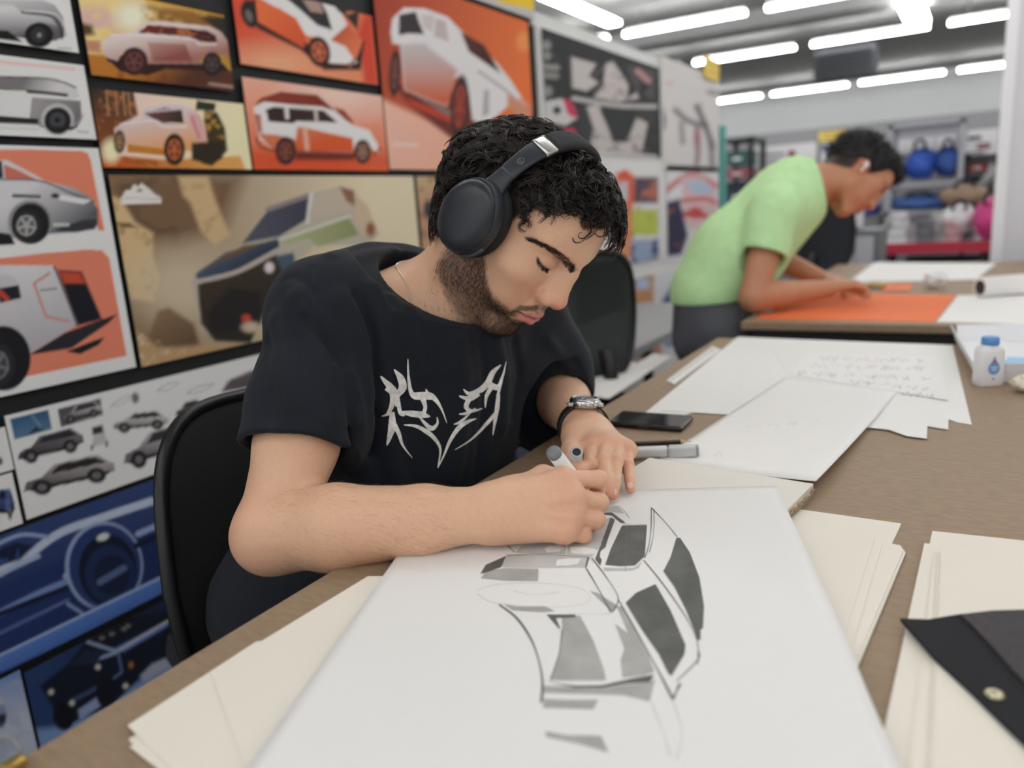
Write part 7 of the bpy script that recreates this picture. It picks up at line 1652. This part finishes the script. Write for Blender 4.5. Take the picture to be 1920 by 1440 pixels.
def shelf_unit(label, x0, x1, Y, z1, shelves, depth=0.45, rgb=(120, 122, 126)):
    a = at(x0, 400, Y)[0]; b = at(x1, 400, Y)[0]; t = thing('shelf_unit', label, 'shelf', ((a + b) / 2, Y + depth / 2, 0)); m = mat('shelf_%d' % rgb[0], rgb, 0.5, metal=0.3)
    for x in (a, b):
        for y in (Y, Y + depth): box('post', (x, y, z1 / 2), (0.04, 0.04, z1), m, t)
    for z in shelves: box('shelf_board', ((a + b) / 2, Y + depth / 2, z), (abs(b - a) + 0.04, depth + 0.04, 0.03), m, t)
    return t
def pin_board(label, x0, y0, x1, y1, Y, rgb, marks):
    a, b = at(x0, y1, Y), at(x1, y0, Y); xa, xb = a[0], b[0]; z0, z1 = a[2], b[2]; t = thing('notice_board', label, 'board', ((xa + xb) / 2, Y, z0))
    box('board_panel', ((xa + xb) / 2, Y, (z0 + z1) / 2), (xb - xa, 0.02, z1 - z0), mat('board_%d_%d_%d' % rgb, rgb, 0.8), t)
    for (u, v, w, h, c) in marks:
        box('pinned_sheet', (xa + (xb - xa) * u, Y - 0.013, z0 + (z1 - z0) * v), ((xb - xa) * w, 0.004, (z1 - z0) * h), mat('pin_%d_%d_%d' % c, c, 0.8), t)
    return t
YB = 7.2
tag(box('wall_display', (at(1600, 350, 8.0)[0], 8.03, 0.95), (4.2, 0.05, 1.72), mat('display_grey', (150, 150, 154), 0.8)), kind='structure')
W_ = (226, 224, 226); Gy = (150, 148, 152); Rd = (150, 60, 70)
pin_board('white text boards with a dark red crest left of the dark hair', 1412, 266, 1532, 340, 7.95, W_, [(.3, .75, .4, .06, Gy), (.35, .55, .5, .05, Gy), (.62, .70, .10, .25, Rd), (.4, .35, .6, .05, Gy), (.35, .2, .5, .05, Gy)])
pin_board('poster with a dark blue heading behind the bending man', 1538, 264, 1592, 345, 7.95, W_, [(.5, .88, .9, .14, (60, 64, 120)), (.5, .5, .7, .05, Gy), (.5, .35, .7, .05, Gy)])
pin_board('row of white notes on the grey board right of his head', 1676, 250, 1794, 292, 7.95, (196, 194, 198), [(.16, .55, .28, .7, W_), (.5, .55, .3, .7, W_), (.83, .55, .28, .7, W_)])
pin_board('white text poster beside the pillar', 1806, 240, 1872, 302, 7.95, W_, [(.3, .75, .4, .12, (96, 92, 100)), (.6, .45, .4, .2, (150, 110, 120)), (.35, .25, .5, .08, Gy)])
notice('notice_sign', at(1563, 254, 7.9)[0], 7.92, at(1563, 254, 7.9)[2], 0.26, 0.085, 'pale yellow notice above the blue headed poster', (236, 206, 96))
shelf_unit('dark shelf with colourful boxes at the end of the poster wall', 1356, 1408, 7.3, 1.75, (0.5, 0.95, 1.35, 1.73), rgb=(44, 46, 50))
rectbox('storage_box', 'teal box on the dark shelf', 'box', 1362, 281, 1402, 312, 7.25, 0.35, (56, 96, 92), group=None)
rectbox('storage_box', 'red and pink box on the dark shelf', 'box', 1360, 314, 1404, 336, 7.25, 0.35, (150, 84, 96))
rectbox('storage_box', 'dark blue box low on the dark shelf', 'box', 1360, 345, 1404, 392, 7.25, 0.35, (44, 56, 70))
tag(box('trim_10', (at(1349, 300, 5.35)[0] + 0.02, 5.33, 1.25), (0.05, 0.03, 0.9), mat('teal_edge', (104, 190, 182), 0.6)), kind='structure')
shelf_unit('grey metal rack holding the blue bags', 1664, 1796, YB, 1.72, (0.62, 1.02, 1.24, 1.70), rgb=(170, 172, 178))
def bag(label, px, py, w, h, Y, rgb, seed):
    c = at(px, py, Y); t = thing('bag', label, 'bag', tuple(c)); s = Sdf()
    s.ell(c + np.array([0, 0.12, h * 0.5]), (w / 2, 0.15, h / 2), 0.0); s.ell(c + np.array([w * 0.12, 0.10, h * 0.35]), (w * 0.3, 0.14, h * 0.36), 0.05); s.plane(c + np.array([0, 0, 0.004]), (0, 0, -1), 0.01)
    V, F = polygonize(s, c - np.array([w, 0.2, 0.1]), c + np.array([w, 0.45, h + 0.2]), 0.018, 2); d_ = V - c - np.array([0, 0.1, h * 0.4]); V = V + d_ / (np.linalg.norm(d_, axis=1, keepdims=True) + 1e-6) * (0.016 * noise3(V, 11, seed) + 0.008 * noise3(V, 27, seed + 1))[:, None] * (V[:, 2:3] > c[2] + 0.01); fastmesh('bag_body', V, F, mat('bag_%d_%d_%d' % rgb, rgb, 0.6), t)
    MB().tube(spline([c + np.array([-w * .2, 0.02, h * .85]), c + np.array([-w * .1, -0.02, h * 1.15]), c + np.array([w * .1, -0.02, h * 1.15]), c + np.array([w * .2, 0.02, h * .85])], 16), 0.012, 6).build('bag_handle', mat('bag_strap', (30, 32, 40), 0.8), t, True)
    return t
bag('bright blue bag on the upper rack shelf', 1722, 338, 0.23, 0.26, YB - 0.02, (52, 92, 190), 3)
bag('blue and black bag beside it on the rack', 1774, 332, 0.19, 0.24, YB - 0.02, (40, 76, 150), 5)
bag('dark bag left on the rack close to the dark hair', 1678, 345, 0.13, 0.20, YB + 0.0, (34, 40, 70), 8)
bag('blue folded cloth on the lower rack shelf', 1722, 394, 0.50, 0.12, YB - 0.02, (66, 100, 166), 11)
bag('deep blue cloth near the face of the bending man', 1622, 404, 0.22, 0.12, YB + 0.1, (44, 84, 180), 13)
cz = at(1622, 404, YB + 0.1); t = thing('low_cabinet', 'low grey cabinet under the deep blue cloth', 'cabinet', (cz[0], YB + 0.25, 0)); box('cabinet_body', (cz[0], YB + 0.25, cz[2] / 2), (0.24, 0.34, cz[2] - 0.002), mat('cart_grey', (120, 122, 126), 0.6), t, bevel=0.008)
for k in (-1, 1): box('cabinet_door', (cz[0] + 0.06 * k, YB + 0.072, cz[2] * 0.5), (0.11, 0.016, cz[2] * 0.8), mat('drawer_90', (90, 92, 98), 0.6), t)
shelf_unit('dark rack beside the pillar', 1806, 1872, YB + 0.1, 1.45, (0.60, 1.05, 1.42), rgb=(52, 52, 58))
rectbox('storage_box', 'dark red case on the rack by the pillar', 'box', 1814, 304, 1852, 324, YB + 0.1, 0.3, (140, 44, 44))
rectbox('storage_box', 'black case on the rack by the pillar', 'box', 1812, 326, 1862, 366, YB + 0.12, 0.3, (48, 48, 54))
t = thing('grey_pole', 'slanting grey tube leaning on the rack by the pillar', 'tube', tuple(at(1828, 362, YB))); MB().tube([at(1828, 366, YB - .05), at(1872, 306, YB - .05)], 0.035, 12).build('tube_shaft', M_grey, t, True); MB().lathe(at(1872, 306, YB - .05), at(1872, 306, YB - .05) - at(1828, 366, YB - .05), [(0.04, -0.02), (0.04, 0.02)], 12).build('tube_cap', M_dark, t)
bag('brown crumpled bundle on the cluttered table', 1806, 386, 0.34, 0.16, 6.9, (150, 124, 104), 17)
# red edged table full of papers
xa, xb = at(1640, 462, 6.2)[0], at(1868, 462, 6.2)[0]; zt = at(1750, 455, 6.2)[2]
t = thing('cluttered_table', 'red edged table heaped with papers in the background', 'table', ((xa + xb) / 2, 6.6, 0))
box('table_top', ((xa + xb) / 2, 6.60, zt - 0.02), (xb - xa, 0.8, 0.03), mat('pale_top', (190, 186, 186), 0.6), t); box('red_edge', ((xa + xb) / 2, 6.195, zt - 0.035), (xb - xa, 0.02, 0.075), mat('red_edge', (190, 44, 70), 0.5), t)
for x in (xa + 0.06, xb - 0.06):
    for y in (6.26, 6.94): box('leg', (x, y, (zt - 0.03) / 2), (0.05, 0.05, zt - 0.03), M_dark, t)
box('dark_drawer', ((xa + xb) / 2 + 0.1, 6.65, zt * 0.45), ((xb - xa) * 0.8, 0.55, zt * 0.75), mat('drawer_dark', (30, 30, 36), 0.6), t)  # dark block filling the space under the table top
PSL = ['tall white paper stack at the left end of the red edged table', 'low grey packet stack beside the tall white one', 'dark grey folder pile on the red edged table', 'pale paper pile near the middle of the red edged table', 'pinkish packet pile near the middle of the red edged table', 'small grey pile before the white sack']
for k in range(6):
    x = xa + 0.14 + (xb - xa) * 0.115 * k; y = 6.36 + 0.20 * (k % 2); hgt = [0.22, 0.12, 0.16, 0.20, 0.15, 0.09][k]; w = 0.105
    rgb = [(226, 226, 228), (190, 180, 186), (120, 122, 130), (214, 212, 214), (206, 166, 166), (150, 150, 158)][k]
    tt_ = thing('paper_stack', PSL[k], 'papers', (x, y, zt - 0.005), 'papers heaped on the red edged table'); n = max(2, int(hgt / 0.03))
    for j in range(n):
        q = 0.25 * math.sin(k * 3 + j * 2.1); MB().box((x + 0.006 * math.sin(j * 5 + k), y, zt - 0.004 + (j + 0.5) * hgt / n), (w, w * 0.8, hgt / n * 0.96), [(math.cos(q), math.sin(q), 0), (-math.sin(q), math.cos(q), 0), (0, 0, 1)]).build('packet', mat('packet_%d_%d' % (k % 6, j % 2), tuple(int(v * (1 - 0.12 * (j % 2))) for v in rgb), 0.8), tt_)
bag('magenta pink sack at the pillar end of the red edged table', 1852, 452, 0.18, 0.28, 6.15, (206, 60, 130), 21)
bag('white plastic sack on the red edged table', 1796, 440, 0.22, 0.20, 6.35, (214, 212, 214), 23)
# grey cart with white boxes, nearer
rectbox('storage_box', 'white carton stacked behind the bending man\'s chin', 'box', 1558, 396, 1608, 430, 5.0, 0.30, (226, 226, 226), (200, 200, 200))
c0, c1 = at(1540, 430, 4.98)[0], at(1650, 430, 4.98)[0]; zk = at(1600, 431, 4.98)[2]
t = thing('drawer_cart', 'grey drawer cart under the white carton', 'cart', ((c0 + c1) / 2, 5.2, 0)); box('cart_body', ((c0 + c1) / 2, 5.2, zk / 2 + 0.03), (c1 - c0, 0.42, zk - 0.07), mat('cart_grey', (120, 122, 126), 0.6), t, bevel=0.01)
for k, (u, v, w, h, c) in enumerate([(.35, .80, .45, .16, (226, 226, 228)), (.75, .86, .3, .2, (206, 206, 212)), (.35, .58, .45, .14, (90, 92, 98)), (.8, .58, .3, .14, (206, 206, 208)), (.4, .35, .6, .16, (80, 82, 88))]):
    box('drawer_front', (c0 + (c1 - c0) * u, 4.985, zk * v), ((c1 - c0) * w, 0.02, zk * h), mat('drawer_%d' % c[0], c, 0.6), t)
for x in (c0 + 0.05, c1 - 0.05):
    for y in (5.05, 5.35): MB().lathe((x - 0.012, y, 0.03), (1, 0, 0), [(0.028, 0), (0.03, 0.004), (0.03, 0.02), (0.028, 0.024)], 14).build('caster', M_plastic, t)
oc = at(1528, 440, 4.3)
office_chair('black office chair behind the bending man\'s arm', (oc[0] + 0.05, oc[1] + 0.2), (0.2, 0.98, 0), 0.55, mat('far_chair_cloth', (40, 43, 50), 0.8), (oc[0], oc[1], oc[2] + 0.03), 0.36, 0.46, lean=0.1)
rectbox('storage_box', 'dark red crate under the rear table', 'box', 1680, 622, 1790, 640, 3.2, 0.4, (150, 40, 56)); 
rectbox('storage_box', 'pale grey crate under the rear table next to the red one', 'box', 1610, 618, 1672, 640, 3.3, 0.4, (150, 146, 142))
t = thing('alarm_beacon', 'small red alarm beacon on the white soffit', 'alarm', tuple(at(1756, 232, 14.45))); bc_ = at(1756, 230, 14.45)
MB().lathe(bc_ + np.array([0, 0.03, -0.10]), (0, 0, 1), [(0.10, 0), (0.11, 0.02), (0.10, 0.14), (0.05, 0.20)], 20).build('beacon_lens', mat('beacon_red', (176, 50, 56), 0.4), t, True); box('beacon_base', bc_ + np.array([0, 0.03, -0.13]), (0.24, 0.10, 0.06), M_white, t)
